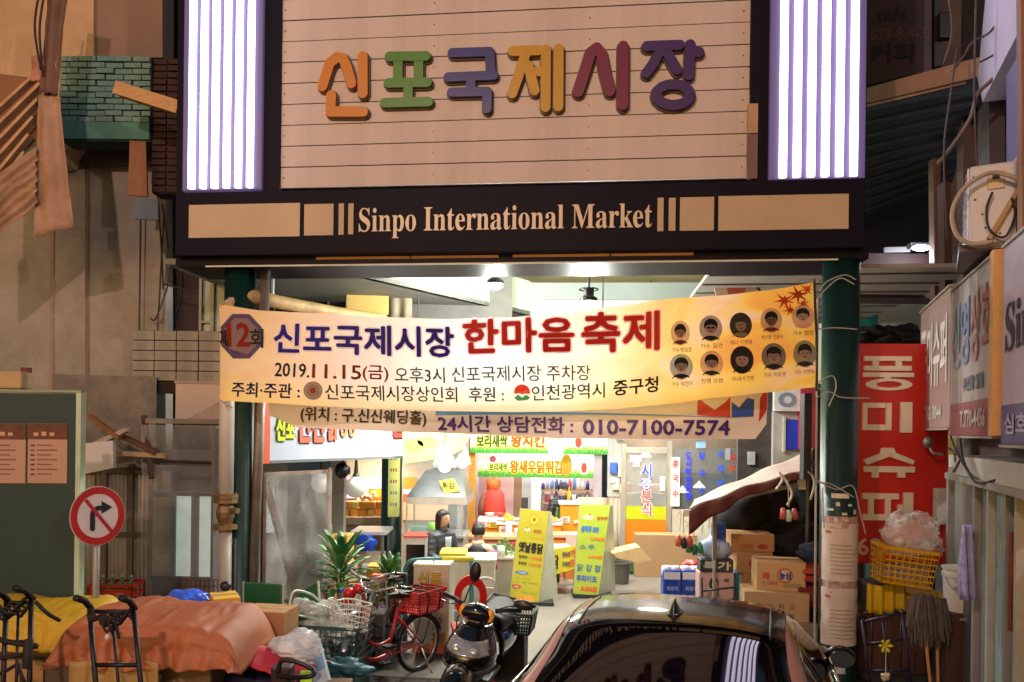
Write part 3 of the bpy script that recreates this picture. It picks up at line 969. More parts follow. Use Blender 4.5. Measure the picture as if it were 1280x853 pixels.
# teal brick panel
f = fr((at(130, 120, 8.6).x, 8.6, 0), 0)
tl = L(f, 76, 70); br_ = L(f, 188, 154)
m = MB(f); m.box(tl[0], br_[0], .02, .3, L(f, 130, 176)[1], tl[1]); m.build('brick_backing', mat('1e3a34', rough=.9, var=.2), oldb)
bm_ = mat('6c8e88', rough=.75, var=.2, scale=9, bump=.4, dirt=.5, dirtcol='1f4a44')
rows, ncol = 11, 5
bh = (tl[1] - br_[1]) / rows
bw = (br_[0] - tl[0]) / ncol
m = MB(f); m.bev(-bw / 2 + .006, bw / 2 - .006, -.01, .03, .004, bh - .006, .004)
WM_b = None
m2 = MB(f)
m2.bev(tl[0] + .006, tl[0] + bw - .008, -.012, .03, br_[1] + .006, br_[1] + bh - .006, .004)
b0 = m2.build('brick', bm_, oldb)
ms = []
for r in range(rows):
 off = (r % 2) * .5
 for c in range(ncol + 1):
  if r == 0 and c == 0:
   continue
  x = c - off
  if x < -.01 or x > ncol - .99:
   if x < 0:
    mm = MB(f); mm.bev(tl[0], tl[0] + bw * .5 - .008, -.012, .03, br_[1] + .006 + r * bh, br_[1] + (r + 1) * bh - .006, .004); mm.build('brick', bm_, oldb)
   elif x < ncol:
    mm = MB(f); mm.bev(br_[0] - bw * .5 + .004, br_[0], -.012, .03, br_[1] + .006 + r * bh, br_[1] + (r + 1) * bh - .006, .004); mm.build('brick', bm_, oldb)
   continue
  share(b0, oldb, Matrix.Translation((x * bw + random.uniform(-.006, .006), random.uniform(-.014, .008), r * bh + random.uniform(-.003, .003))))
m = MB(f); m.box(tl[0], br_[0] - .01, -.008, .019, L(f, 130, 174)[1], br_[1] + .004); m.build('render_band', mat('50827a', rough=.8, var=.2, scale=4, bump=.3), oldb)
# dark brick return beside it
f = fr((at(196, 120, 8.62).x, 8.62, 0), 0)
a = L(f, 189, 72); b = L(f, 226, 240)
m = MB(f); m.box(a[0], b[0], .06, .3, b[1], a[1]); m.build('return_wall', mat('3b2228', rough=.85, var=.3, scale=6, bump=.5), oldb)
rb = mat('3a2628', rough=.85, var=.3, scale=8, bump=.5)
mm = MB(f); mm.bev(a[0] + .005, a[0] + .16, .035, .07, b[1] + .01, b[1] + .07, .004); q0 = mm.build('brick', rb, oldb)
for r in range(20):
 for c in range(2):
  if r + c == 0: continue
  share(q0, oldb, Matrix.Translation((c * .17, random.uniform(-.01, .005), r * .0765)))
# protruding timber beam
a, b = at(149, 112, 8.0), at(228, 137, 7.75)
m = MB(); m.obox(a, b, .14, .13); tag(m.build('timber_beam', mat('c09468', rough=.8, var=.15, scale=6, stretch=(1, 1, 5))), 'pale timber beam jutting in front of the teal bricks', 'beam')
# paper flap and blue patch
f = fr((at(175, 215, 8.5).x, 8.5, 0), 0)
m = MB(f); m.prism([L(f, *q) for q in ((162, 176), (182, 177), (184, 246), (160, 244))], 0, .03); m.build('board_flap', mat('8a6048', rough=.8, var=.2), oldb)
m = MB(f); m.prism([L(f, *q) for q in ((169, 249), (197, 248), (197, 275), (168, 274))], 0, .03); m.build('metal_patch', mat('54637a', rough=.6, var=.1), oldb)
# torn eave: striped timber slats and flaps
f = fr((at(40, 200, 8.0).x, 8.0, 0), 0)
tv = thing('torn_eave', 'torn eave of slanted timber slats with ragged canvas flaps', 'eave', f)
slc = mat('c09a74', rough=.75, var=.2, scale=5, bump=.3, dirt=.5, dirtcol='6b4428')
for i in range(6):
 x0, y0 = -30, 165 + i * 19
 x1, y1 = 60 - i * 7, 82 + i * 21
 A_ = L(f, x0, y0); B_ = L(f, x1, y1)
 m = MB(f); m.obox((A_[0], .02 * i, A_[1]), (B_[0], .02 * i, B_[1]), .03, .085, up=(0, 1, 0)); m.build('slat', slc, tv)
m = MB(f); m.prism([L(f, *q) for q in ((-40, 80), (56, 92), (52, 200), (-40, 260))], .16, .19); m.build('eave_backing', mat('8a5f40', rough=.8, var=.2), tv)
def flap(pts, seed, h, y=-.05):
 P = [L(f, *q) for q in pts]      # quad: tl, tr, br, bl
 tl, tr, br2, bl = [Vector((p[0], 0, p[1])) for p in P]
 def fn(u, v):
  a = bl.lerp(br2, u); b = tl.lerp(tr, u)
  q = a.lerp(b, v)
  q = q + Vector((.012 * noise.noise(Vector((v * 9 + seed, u * 3, 0))), y + .025 * noise.noise(Vector((u * 3.2, v * 2.6, seed))) + .02 * math.sin(u * 9 + v * 2), .03 * noise.noise(Vector((u * 7, seed, 0))) * (1 - v)))
  return q
 m = MB(f); m.grid(fn, 16, 16)
 return m.build('canvas_flap', mat(h, rough=.7, var=.22, scale=4, bump=.3, dirt=.6, dirtcol='7a4a30'), tv, smooth=True, solid=.006)
flap(((50, 122), (78, 112), (95, 285), (45, 298)), 3, 'ad8a74')
Pq = [L(f, *q) for q in ((-40, 250), (51, 186), (52, 256), (-40, 330))]
def lowflap(u, v):
 bl, br2, tr, tl = [Vector((q[0], 0, q[1])) for q in (Pq[3], Pq[2], Pq[1], Pq[0])]
 q = bl.lerp(br2, u).lerp(tl.lerp(tr, u), v)
 return q + Vector((0, -.08 + .022 * math.sin(v * 34) + .05 * noise.noise(Vector((u * 3, v * 3, 7))), .02 * noise.noise(Vector((u * 9, 0, 3))) * (1 - v)))
m = MB(f); m.grid(lowflap, 20, 40); m.build('ribbed_flap', mat('a8856a', rough=.7, var=.3, scale=5, bump=.3, dirt=.7, dirtcol='5a3422'), tv, smooth=True, solid=.006)
for k in range(2):
 m = MB(f); a_ = L(f, 62 + k * 6, -10); b_ = L(f, 60 + k * 3, 95 + k * 8); m.tube(smooth_pts([(a_[0], -.14, a_[1]), (a_[0] - .05, -.16, (a_[1] + b_[1]) / 2), (b_[0], -.12, b_[1])]), .012, 5); m.build('hanging_wire', mat('2c2020', rough=.7), tv, smooth=True)
flap(((42, 72), (76, 74), (76, 104), (42, 104)), 9, 'b07a68')
flap(((66, -20), (94, -16), (76, 122), (54, 122)), 5, '6a4e42', -.08)
m = MB(f); m.prism([L(f, *q) for q in ((50, 145), (62, 138), (62, 186), (12, 205), (14, 190), (34, 180))], .1, .13); m.build('teal_scrap', mat('2f6a60', rough=.8), tv)
# cables on the wall
def cable(pts, r, h='3a3230', name='cable', lab=None, par=None):
 m = MB(); m.tube(pts, r, 5)
 o = m.build(name, mat(h, rough=.6, var=.1, bump=0), par)
 if lab and par is None: tag(o, lab, 'cable')
 return o
def cpx(pts, D): return [at(x, y, D + (k * .01)) for k, (x, y) in enumerate(pts)]
for pts in ([(176, 262), (174, 420), (172, 470)], [(205, 270), (200, 360), (197, 420), (193, 560)], [(198, 255), (203, 330), (204, 362)], [(203, 255), (212, 340), (196, 396), (188, 398)], [(38, -10), (42, 20), (32, 55), (10, 62), (0, 70)], [(140, 500), (170, 475), (200, 470), (250, 474)], [(205, 355), (250, 368), (262, 372)]):
 cable(smooth_pts(cpx(pts, 9.15)), .011, par=oldb)
# square wire-lined tiles on the lower wall
f = fr((at(220, 445, 9.0).x, 9.0, 0), 0)
a = L(f, 165, 476); b = L(f, 276, 414)
m = MB(f); m.box(a[0], b[0], .02, .12, L(f, 220, 492)[1], b[1]); m.build('tile_backing', mat('33241f', rough=.9), oldb)
tm = mat('8f8a82', rough=.5, var=.2, scale=4, bump=.2, dirt=.4)
rows, cols = 5, 4
tw = (b[0] - a[0]) / cols; th = (b[1] - a[1]) / rows
mm = MB(f); mm.bev(a[0] + .006, a[0] + tw - .006, -.004, .025, a[1] + .005, a[1] + th - .005, .003); q0 = mm.build('tile', tm, oldb)
for r in range(rows):
 for c in range(cols):
  if r + c: share(q0, oldb, Matrix.Translation((c * tw + random.uniform(-.002, .002), random.uniform(-.004, .003), r * th)))
# sliding window beside the gate column
f = fr((at(268, 380, 9.05).x, 9.05, 0), 0)
sw = thing('sliding_window', 'grey aluminium sliding window with pale glass beside the gate column', 'window', f)
a = L(f, 249, 419); b = L(f, 287, 343)
m = MB(f); m.box(a[0], b[0], .03, .06, a[1], b[1]); m.build('pane', mat('93a4a4', rough=.2, var=.15, scale=3, bump=0), sw)
for (x0, x1, z0, z1) in ((a[0], a[0] + .03, a[1], b[1]), (a[0] + .13, a[0] + .175, a[1], b[1]), (b[0] - .03, b[0], a[1], b[1]), (a[0] + .031, a[0] + .129, a[1] + .0, a[1] + .04), (a[0] + .176, b[0] - .031, a[1], a[1] + .04), (a[0] + .031, a[0] + .129, a[1] + .14, a[1] + .17)):
 m = MB(f); m.box(x0, x1, -.02, .028, z0, z1); m.build('frame', mat('6b7478', rough=.4, metal=.5), sw)
# white equipment board over the shop corner
f = fr((at(250, 500, 8.5).x, 8.5, 0), 0)
a = L(f, 219, 533); b = L(f, 280, 478)
m = MB(f); m.box(a[0], b[0], 0, .25, a[1], b[1])
wb = m.build('blank_box', mat('c9b3a6', rough=.5, var=.05, scale=3)); tag(wb, 'blank pinkish white panel box mounted under the tiles', 'panel')
m = MB(f); m.box(a[0] - .01, b[0] + .01, -.012, -.001, b[1] - .02, b[1] + .01); m.build('trim', mat('a8958a'), wb)
m = MB(f); m.prism([(a[0] + .02, a[1] + .02), (b[0] - .02, a[1] + .02), (b[0] - .02, a[1] + .3)], -.006, -.001); m.build('fold', mat('b79c8c'), wb)
# broken timbers and pipes hanging over the shop
for (p, q, w_, h, lab) in (((100, 565), (160, 537), .06, 'b9aaa2', 'pale broken board leaning over the small shop'), ((112, 520), (150, 548), .05, '8a6038', 'brown splintered board sticking out over the shop door'), ((140, 540), (196, 566), .07, '6b4a30', 'dark rotten timber over the shop door'), ((142, 566), (205, 570), .05, 'c2a078', 'thin pale batten nailed above the shop door'), ((180, 520), (190, 598), .05, '57402f', 'upright dark stake above the shop door')):
 m = MB(); m.obox(at(*p, 8.5), at(*q, 8.3), w_, .05); tag(m.build('broken_board', mat(h, rough=.8, var=.2, scale=8)), lab, 'board', 'broken boards over the shop door')
# white signboard stub
f = fr((at(120, 570, 8.2).x, 8.2, 0), 0)
a = L(f, 88, 596); b = L(f, 142, 552)
m = MB(f); m.prism([L(f, *q) for q in ((90, 556), (141, 551), (142, 585), (91, 596))], 0, .06); tag(m.build('blank_sign', mat('d8d0cc', rough=.4, var=.05)), 'blank white signboard stub behind the no turning sign', 'sign')
# corrugated metal doors
f = fr((at(140, 670, 8.8).x, 8.8, 0), 10)
dd = thing('corrugated_shed', 'shed front of grey ribbed metal doors in dark timber frames', 'shed front', f)
cm = mat('a49a8c', rough=.6, var=.2, scale=2, bump=.2, dirt=.6, dirtcol='3f3428', stretch=(3, 3, .6))
def corr(f, x0, x1, z0, z1, y, pitch=.045, amp=.012):
 n = max(4, int((x1 - x0) / pitch * 4))
 m = MB(f); m.grid(lambda u, v: Vector((x0 + (x1 - x0) * u, y + amp * math.sin(2 * math.pi * u * (x1 - x0) / pitch), z0 + (z1 - z0) * v)), n, 1)
 return m
for (pa, pb) in ((86, 127), (132, 160), (164, 186)):
 xa, _ = L(f, pa, 700); xb, _ = L(f, pb, 700)
 corr(f, xa, xb, 0.0, L(f, 130, 588)[1], 0).build('ribbed_panel', cm, dd, smooth=True, solid=.004)
for pa in (84, 128, 161, 186.5):
 xa, _ = L(f, pa, 700)
 m = MB(f); m.box(xa, xa + .05, -.05, .03, 0, L(f, pa, 580)[1]); m.build('frame_post', mat('6e6052', rough=.8, var=.2), dd)
for py in (588, 668):
 xa, _ = L(f, 84, py); xb, _ = L(f, 190, py); z = L(f, 135, py)[1]
 m = MB(f); m.box(xa, xb, -.06, -.051, z - .03, z + .03); m.build('frame_rail', mat('5a4a3a', rough=.8, var=.2), dd)
m = MB(f); xa, _ = L(f, 60, 700); m.box(xa, L(f, 190, 700)[0], .06, .1, 0, 2.9); m.build('rear_wall', mat('7c7066', rough=.9, var=.2, dirt=.5), dd)
# vinyl covered booth with windows
f = fr((at(240, 650, 8.5).x, 8.5, 0), -4)
bo_ = thing('vinyl_booth', 'small booth of glazed timber panels wrapped in clear plastic sheet', 'booth', f)
xa, xb = L(f, 188, 700)[0], L(f, 290, 700)[0]
m = MB(f); m.box(xa, xb, .25, .3, 0, 2.05); m.build('rear_wall', mat('6d655c', rough=.8, var=.2, scale=2), bo_)
z1 = L(f, 240, 722)[1]; z2 = L(f, 240, 616)[1]
m = MB(f); m.box(xa + .02, xb, .0, .05, 0, z1 - .04); m.build('base_panel', mat('5a3a2a', rough=.7, var=.3, scale=4, stretch=(8, 1, 1)), bo_)
for (pa, pb) in ((217, 237), (246, 266), (268, 288)):
 a_, b_ = L(f, pa, 660)[0], L(f, pb, 660)[0]
 m = MB(f); m.box(a_, b_, .06, .07, z1, z2)
 m.build('window_pane', mat('b9c9bd', rough=.25, var=.18, scale=2, bump=0, emit=.7), bo_)  # emission added to the panes for the light they reflect
for (pa, pb) in ((211, 217), (237, 246), (266, 268)):
 a_, b_ = L(f, pa, 660)[0], L(f, pb, 660)[0]
 m = MB(f); m.box(a_, b_, .03, .08, z1, z2); m.build('window_frame', mat('74797c', rough=.5), bo_)
for z, h in ((z1, '3a2c24'), (z2, '5a5550')):
 m = MB(f); m.box(xa, xb, .0, .09, z - .04, z - .001); m.build('rail', mat(h), bo_)
m = MB(f); m.box(xa, L(f, 211, 660)[0], .04, .06, z1, z2 + .3); m.build('side_panel', mat('8d8270', rough=.7, var=.3, scale=5), bo_)
def vinyl(f, x0, x1, z0, z1, y, seed, par, h='c9c8c4', a=.26):
 m = MB(f)
 m.grid(lambda u, v: Vector((x0 + (x1 - x0) * u, y + .045 * noise.noise(Vector((u * 4, v * 5, seed))) + .02 * noise.noise(Vector((u * 13, v * 9, seed))), z0 + (z1 - z0) * v)), 26, 26)
 o = m.build('clear_sheet', mat(h, rough=.16, var=.3, scale=2.5, bump=0, alpha=a), par, smooth=True)
 return o
vinyl(f, xa - .05, xb, .1, L(f, 240, 532)[1], -.12, 2, bo_)
for zz in (L(f, 240, 578)[1],):
 m = MB(f); m.tube([(xa, -.16, zz + .02), (xb, -.16, zz)], .02, 6); m.build('curtain_rod', mat('3a2c22'), bo_)
m = MB(f); m.box(xa, xb, -.14, .3, L(f, 240, 530)[1], L(f, 240, 524)[1]); m.build('top_board', mat('8f7f72', rough=.7, var=.2), bo_)
# white standpipe with brass valve that turns under the header
t = thing('standpipe', 'white insulated pipe with a brass valve running up in front of the booth', 'pipe', fr(at(283, 840, 7.5)))
pp = [at(282, 760, 7.5), at(283, 700, 7.5), at(284, 610, 7.5), at(284, 500, 7.5), at(284, 420, 7.5)]
p0 = at(282, 640, 7.5)
m = MB(); m.tube([Vector((p0.x, 7.5, 0)), Vector((p0.x, 7.5, at(282, 660, 7.5).z))], .062, 16); m.build('lower_pipe', mat('a89a90', rough=.5, var=.15, dirt=.3), t, smooth=True)
m = MB(); m.tube([Vector((p0.x, 7.5, at(282, 622, 7.5).z)), Vector((p0.x, 7.5, at(282, 410, 7.5).z))], .072, 16); m.build('upper_pipe', mat('cdc6c0', rough=.45, var=.08), t, smooth=True)
zz = at(282, 640, 7.5).z
brs = mat('8a7050', rough=.5, metal=.6, var=.3, scale=12, bump=.3)
m = MB(); m.lathe([(.07, -.17), (.115, -.17), (.115, -.13), (.06, -.12), (.085, -.05), (.09, .0), (.075, .06), (.06, .08), (.115, .09), (.115, .13), (.12, .135), (.12, .17), (.07, .18)], 18, (p0.x, 7.5, zz)); m.build('valve_body', brs, t)
m = MB(); m.tube([(p0.x, 7.5, zz + .02), (p0.x + .15, 7.42, zz + .02)], .03, 8); m.build('valve_stem', brs, t)
for a_ in range(6):
 m = MB(); an = a_ * 1.047; m.lathe([(.012, .08), (.012, .19)], 6, (p0.x + .1 * math.cos(an), 7.5 + .1 * math.sin(an), zz)); m.build('bolt', brs, t)
el = smooth_pts([at(284, 412, 7.6), at(288, 384, 7.62), at(302, 372, 7.66), at(325, 372, 7.75), at(350, 378, 7.95), at(420, 391, 8.7), at(480, 400, 9.3)])
m = MB(); m.tube(el, .07, 12); m.build('bent_duct', mat('b3925f', rough=.6, var=.3, scale=5, bump=.3, dirt=.4), t, smooth=True)
p = at(339, 370, 8.3)
m = MB(); m.tube([(p.x, p.y, at(339, 385, 8.3).z), (p.x, p.y, 4.0)], .035, 10); tag(m.build('chrome_pole', mat('c9ccc8', rough=.25, metal=.7, var=.1)), 'short shiny pipe dropping from the ceiling behind the banner corner', 'pipe')
# dull steel post to the right of the green column
pb = ground(322, 818)
p = at(322, 700, 7.7)
m = MB(); m.tube([(p.x - .06, 7.7, 0), (p.x + .04, 7.72, 3.95)], .05, 12); tag(m.build('steel_post', mat('7a7068', rough=.4, metal=.4, var=.3, scale=4, dirt=.4), smooth=True), 'leaning dull steel post next to the green gate column', 'post')
# people
def skin(name, joints, bones, m_, par, subd=2):
 """one continuous surface grown over joints (name -> (pos, radius))"""
 me = bpy.data.meshes.new(name)
 keys = list(joints)
 inv = WM[par].inverted()
 me.from_pydata([inv @ Vector(joints[k][0]) for k in keys], [(keys.index(a), keys.index(b)) for a, b in bones], [])
 me.materials.append(m_)
 o = bpy.data.objects.new(name, me)
 C.objects.link(o)
 md = o.modifiers.new('skin', 'SKIN')
 for i, k in enumerate(keys):
  r = joints[k][1]
  rr = r if isinstance(r, tuple) else (r, r)
  me.skin_vertices[0].data[i].radius = rr
 me.skin_vertices[0].data[0].use_root = True
 md.use_smooth_shade = True
 sb = o.modifiers.new('smooth', 'SUBSURF'); sb.levels = subd; sb.render_levels = subd
 dg = bpy.context.evaluated_depsgraph_get()
 me2 = bpy.data.meshes.new_from_object(o.evaluated_get(dg))
 bpy.data.objects.remove(o)
 o = bpy.data.objects.new(name, me2)
 C.objects.link(o)
 o.parent = par
 WM[o] = WM[par].copy()
 if not me2.materials: me2.materials.append(m_)
 return o
SKINM = mat('cba28c', rough=.5, var=.06, scale=20, bump=.03)
HAIRM = mat('17120f', rough=.45, var=.3, scale=30, bump=.4, stretch=(1, 1, .2))
def person(label, f, head_z, jacket, vest=None, sleeve=None, shirt=None, yaw=0.0, cap=None, hairstyle='bob', trousers='22242c', group=None, lean=0.0, arms=(( .22, -.25), (.18, -.2))):
 """seated figure; f = frame at the stool foot, facing local -y turned by yaw; head_z = top of head"""
 F2 = f @ Matrix.Rotation(R(yaw), 4, 'Z')
 t = thing('person', label, 'person', F2, group)
 hz = head_z
 T = lambda x, y, z: F2 @ Vector((x, y, z))
 hip = hz - .80
 J = {'pel': (T(0, .02, hip), (.13, .10)), 'waist': (T(0, .02, hip + .15), (.12, .09)), 'chest': (T(0, .0 - lean * .5, hip + .34), (.15, .10)), 'neck0': (T(0, -.01 - lean, hip + .50), (.065, .06)), 'neck': (T(0, -.02 - lean, hip + .57), .048),
  'hl': (T(-.09, -.05, hip), .085), 'kl': (T(-.11, -.42, hip - .02), .062), 'al': (T(-.11, -.40, .10), .042), 'tl': (T(-.11, -.55, .05), .035),
  'hr': (T(.09, -.05, hip), .085), 'kr': (T(.11, -.42, hip - .02), .062), 'ar': (T(.11, -.40, .10), .042), 'tr': (T(.11, -.55, .05), .035),
  'sl': (T(-.17, -lean, hip + .47), .06), 'el': (T(-.22, -.04 - lean, hip + .22), .042), 'wl': (T(-.16, arms[0][1] - lean, hip + arms[0][0]), .028),
  'sr': (T(.17, -lean, hip + .47), .06), 'er': (T(.22, -.04 - lean, hip + .22), .042), 'wr': (T(.16, arms[1][1] - lean, hip + arms[1][0]), .028)}
 hb = T(0, -.045 - lean, hz - .13)
 J['jaw'] = (T(0, -.035 - lean, hz - .17), .062)
 J['skull'] = (T(0, -.03 - lean, hz - .085), (.078, .09))
 for s, k in ((-1, 'l'), (1, 'r')):
  w0 = Vector(J['w' + k][0])
  wl_ = T(.16 * s, arms[0][1] - lean, hip + arms[0][0])
  d = (F2.to_3x3() @ Vector((-s * .25, -1, -.15))).normalized()
  sd = F2.to_3x3() @ Vector((1, 0, 0))
  J['p' + k] = (w0 + d * .05, (.034, .018))
  for q in range(4):
   base = w0 + d * .085 + sd * ((q - 1.5) * .019)
   ln = (.06, .072, .068, .052)[q]
   J['f%d0%s' % (q, k)] = (base, .0095)
   J['f%d1%s' % (q, k)] = (base + d * ln * .6 + Vector((0, 0, -.006)), .0085)
   J['f%d2%s' % (q, k)] = (base + d * ln * .9 + Vector((0, 0, -.026)), .007)
  J['t0' + k] = (w0 + d * .045 - sd * s * .036, .011)
  J['t1' + k] = (w0 + d * .085 - sd * s * .052, .009)
 Bn = [('pel', 'waist'), ('waist', 'chest'), ('chest', 'neck0'), ('neck0', 'neck'), ('neck', 'jaw'), ('jaw', 'skull'),
  ('pel', 'hl'), ('hl', 'kl'), ('kl', 'al'), ('al', 'tl'), ('pel', 'hr'), ('hr', 'kr'), ('kr', 'ar'), ('ar', 'tr'),
  ('neck0', 'sl'), ('sl', 'el'), ('el', 'wl'), ('neck0', 'sr'), ('sr', 'er'), ('er', 'wr')]
 for k in 'lr':
  Bn.append(('w' + k, 'p' + k)); Bn.append(('p' + k, 't0' + k)); Bn.append(('t0' + k, 't1' + k))
  for q in range(4):
   Bn += [('p' + k, 'f%d0%s' % (q, k)), ('f%d0%s' % (q, k), 'f%d1%s' % (q, k)), ('f%d1%s' % (q, k), 'f%d2%s' % (q, k))]
 skin('body', J, Bn, SKINM, t)
 # face
 hm = F2 @ Matrix.Translation((0, -.045 - lean, hz - .12))
 m = MB(hm)
 m.ball((0, -.005, 0), (.073, .088, .105), 16, 12); m.build('face', SKINM, t, smooth=True)
 m = MB(hm); m.add([(-.012, -.085, -.03), (.012, -.085, -.03), (0, -.112, -.026), (0, -.086, .01)], [(0, 1, 2), (0, 2, 3), (1, 3, 2)]); m.build('nose', SKINM, t, smooth=True)
 for s in (-1, 1):
  m = MB(hm); m.ball((s * .03, -.083, .006), (.012, .007, .006), 8, 5); m.build('eye', ink('140e0c'), t, smooth=True)
  m = MB(hm); m.ball((s * .077, .0, -.01), (.010, .02, .028), 8, 5); m.build('ear', SKINM, t, smooth=True)
  m = MB(hm); m.obox((s * .018, -.088, .026), (s * .044, -.082, .028), .006, .006); m.build('eyebrow', HAIRM, t)
 m = MB(hm); m.ball((0, -.085, -.052), (.02, .008, .006), 8, 5); m.build('mouth', mat('8c4038', rough=.5, var=0), t, smooth=True)
 # hair
 m = MB(hm)
 low = {'bob': -.12, 'short': -.03, 'bun': -.05}[hairstyle]
 def hair(u, v):
  th = v * math.pi * .62 if hairstyle != 'bob' else v * math.pi * .80
  ph = 2 * math.pi * u
  d = Vector((math.sin(th) * math.cos(ph), math.sin(th) * math.sin(ph), math.cos(th)))
  front = max(0, -d.y)
  if hairstyle == 'bob' and v > .5:
   d = Vector((math.cos(ph), math.sin(ph), -(v - .5) * 2.6))
   front = max(0, -d.y)
  q = Vector((d.x * .09, d.y * .103 + .014, d.z * .108 + .018))
  if front > .45 and d.z < .42:
   q.y = max(q.y, -.055); q.z = max(q.z, .055)
  k = 1 + .05 * noise.noise(d * 6)
  return q * k
 m.grid(hair, 24, 14)
 m.build('hair', HAIRM, t, smooth=True, solid=.006)
 if hairstyle == 'bun':
  m = MB(hm); m.ball((0, .10, .03), (.045, .04, .04), 10, 8, .1); m.build('hair_bun', HAIRM, t, smooth=True)
 if cap:
  m = MB(hm); m.ball((0, .012, .055), (.095, .108, .075), 16, 8); m.prism([(-.07, .045), (.07, .045), (.06, .055), (-.06, .055)], -.16, -.07); m.build('cap', mat(cap, rough=.7), t, smooth=True)
 # jacket with quilted ridges
 jm = mat(jacket, rough=.42, var=.12, scale=12, bump=.15).copy()
 if not vest:
  N_, K_ = jm.node_tree.nodes, jm.node_tree.links
  wv = N_.new('ShaderNodeTexWave'); wv.bands_direction = 'Z'; wv.inputs['Scale'].default_value = 4.5; wv.inputs['Distortion'].default_value = 1.2
  tcq = N_.new('ShaderNodeTexCoord'); K_.new(tcq.outputs['Object'], wv.inputs['Vector'])
  bq = N_.new('ShaderNodeBump'); bq.inputs['Strength'].default_value = .35; bq.inputs['Distance'].default_value = .012
  K_.new(wv.outputs['Fac'], bq.inputs['Height']); K_.new(bq.outputs[0], N_['Principled BSDF'].inputs['Normal'])
 JJ = {'a': (T(0, .02, hip - .02), (.17, .13)), 'b': (T(0, .02, hip + .13), (.165, .125)), 'c': (T(0, -lean * .5, hip + .33), (.18, .13)), 'd': (T(0, -lean, hip + .47), (.175, .1) if vest else (.12, .09)), 'e': (T(0, -.01 - lean, hip + .55), (.072, .07))}
 BB = [('a', 'b'), ('b', 'c'), ('c', 'd'), ('d', 'e')]
 SJ, SB = {}, []
 for s, k in ((-1, 'l'), (1, 'r')):
  S, E, W_ = [Vector(J[q + k][0]) for q in ('s', 'e', 'w')]
  n = 5
  dst = JJ if not vest else SJ
  prev = 'd' if not vest else None
  bb = BB if not vest else SB
  pts = [S.lerp(E, i / 3) for i in range(3)] + [E.lerp(W_, i / 3) for i in range(4)]
  for i, q in enumerate(pts):
   r_ = (.082, .078, .070, .066, .060, .056, .046)[i] * (1.06 if i % 2 else .96)
   dst['s%d%s' % (i, k)] = (q, r_)
   if prev: bb.append((prev, 's%d%s' % (i, k)))
   prev = 's%d%s' % (i, k)
  if vest:
   o = skin('sleeve', {q: SJ[q] for q in SJ if q.endswith(k)}, [b for b in SB if b[0].endswith(k)], mat(sleeve, rough=.7, var=.1, scale=20, bump=.2), t)
 skin('jacket' if not vest else 'vest', JJ, BB, jm, t)
 if not vest:
  for z in [hip + .02 + i * .065 for i in range(7)]:
   pass
 m = MB(F2); m.lathe([(.07, hip + .50), (.085, hip + .53), (.078, hip + .575), (.062, hip + .575)], 16, (0, -.01 - lean, 0), 1, .9, cap=False)
 m.build('collar', mat('b9a58a' if vest else jacket, rough=.6, var=.1), t, smooth=True, solid=.008)
 if shirt:
  m = MB(F2); m.grid(lambda u, v: Vector((-.055 + .11 * u, -.135 - lean * v - .02 * math.sin(u * 3.14), hip + .0 + .46 * v)), 6, 8); m.build('shirt', mat(shirt, rough=.7, var=.1), t, smooth=True, solid=.006)
 tm_ = mat(trousers, rough=.7, var=.15, scale=10, bump=.2)
 for k in 'lr':
  S, E, W_ = [Vector(J[q + k][0]) for q in ('h', 'k', 'a')]
  skin('trouser_leg', {'a': (S, .10), 'b': (S.lerp(E, .6), .085), 'c': (E, .075), 'd': (E.lerp(W_, .5), .062), 'e': (W_, .056)}, [('a', 'b'), ('b', 'c'), ('c', 'd'), ('d', 'e')], tm_, t)
  tt = Vector(J['t' + k][0])
  m = MB(); m.tube([W_ - Vector((0, 0, .03)), W_.lerp(tt, .5) - Vector((0, 0, .03)), tt], [.045, .045, .035], 10); m.build('shoe', mat('1a1a1c', rough=.5), t, smooth=True)
 return t, F2
def stool(f, h, lab):
 t = thing('stool', lab, 'stool', f)
 m = MB(f); m.lathe([(.15, h - .03), (.16, h - .02), (.16, h), (.14, h + .01)], 18); m.build('seat', mat('8a2f2a', rough=.5), t)
 for k in range(4):
  a = k * math.pi / 2 + .6
  m = MB(f); m.tube([(.12 * math.cos(a), .12 * math.sin(a), h - .03), (.16 * math.cos(a), .16 * math.sin(a), .0)], .011, 6); m.build('leg', mat('9a9a98', metal=.7, rough=.35), t)
 return t
FL = .012
q = at(550, 637, 9.9)
f = fr((q.x, 9.9, FL), 0)
person('woman with bobbed hair in a grey quilted jacket sitting sideways at the fried food stall', f, q.z - FL, '3a3d42', shirt='a8b4b4', yaw=52, hairstyle='bob', lean=.02, arms=((.16, -.22), (.12, -.2)))
stool(f, .40, 'low stool under the woman in the grey quilted jacket')
q = at(597, 655, 10.1)
f = fr((q.x, 10.1, FL), 0)
person('person seen from behind in a black vest with pink sleeves', f, q.z - FL, '15161c', vest=True, sleeve='c0587a', yaw=170, hairstyle='short', lean=.02)
stool(f, .26, 'low stool under the person in the black vest')
q = at(703, 603, 12.9)
f = fr((q.x, 12.9, FL), 0)
person('cook in a dark jacket and dark cap leaning over the chicken shop counter', f, q.z - FL, '23262e', yaw=8, hairstyle='short', cap='1b2230', lean=.06, arms=((.2, -.3), (.2, -.3)))
stool(f, q.z - FL - .84, 'stool behind the chicken shop counter under the cook')
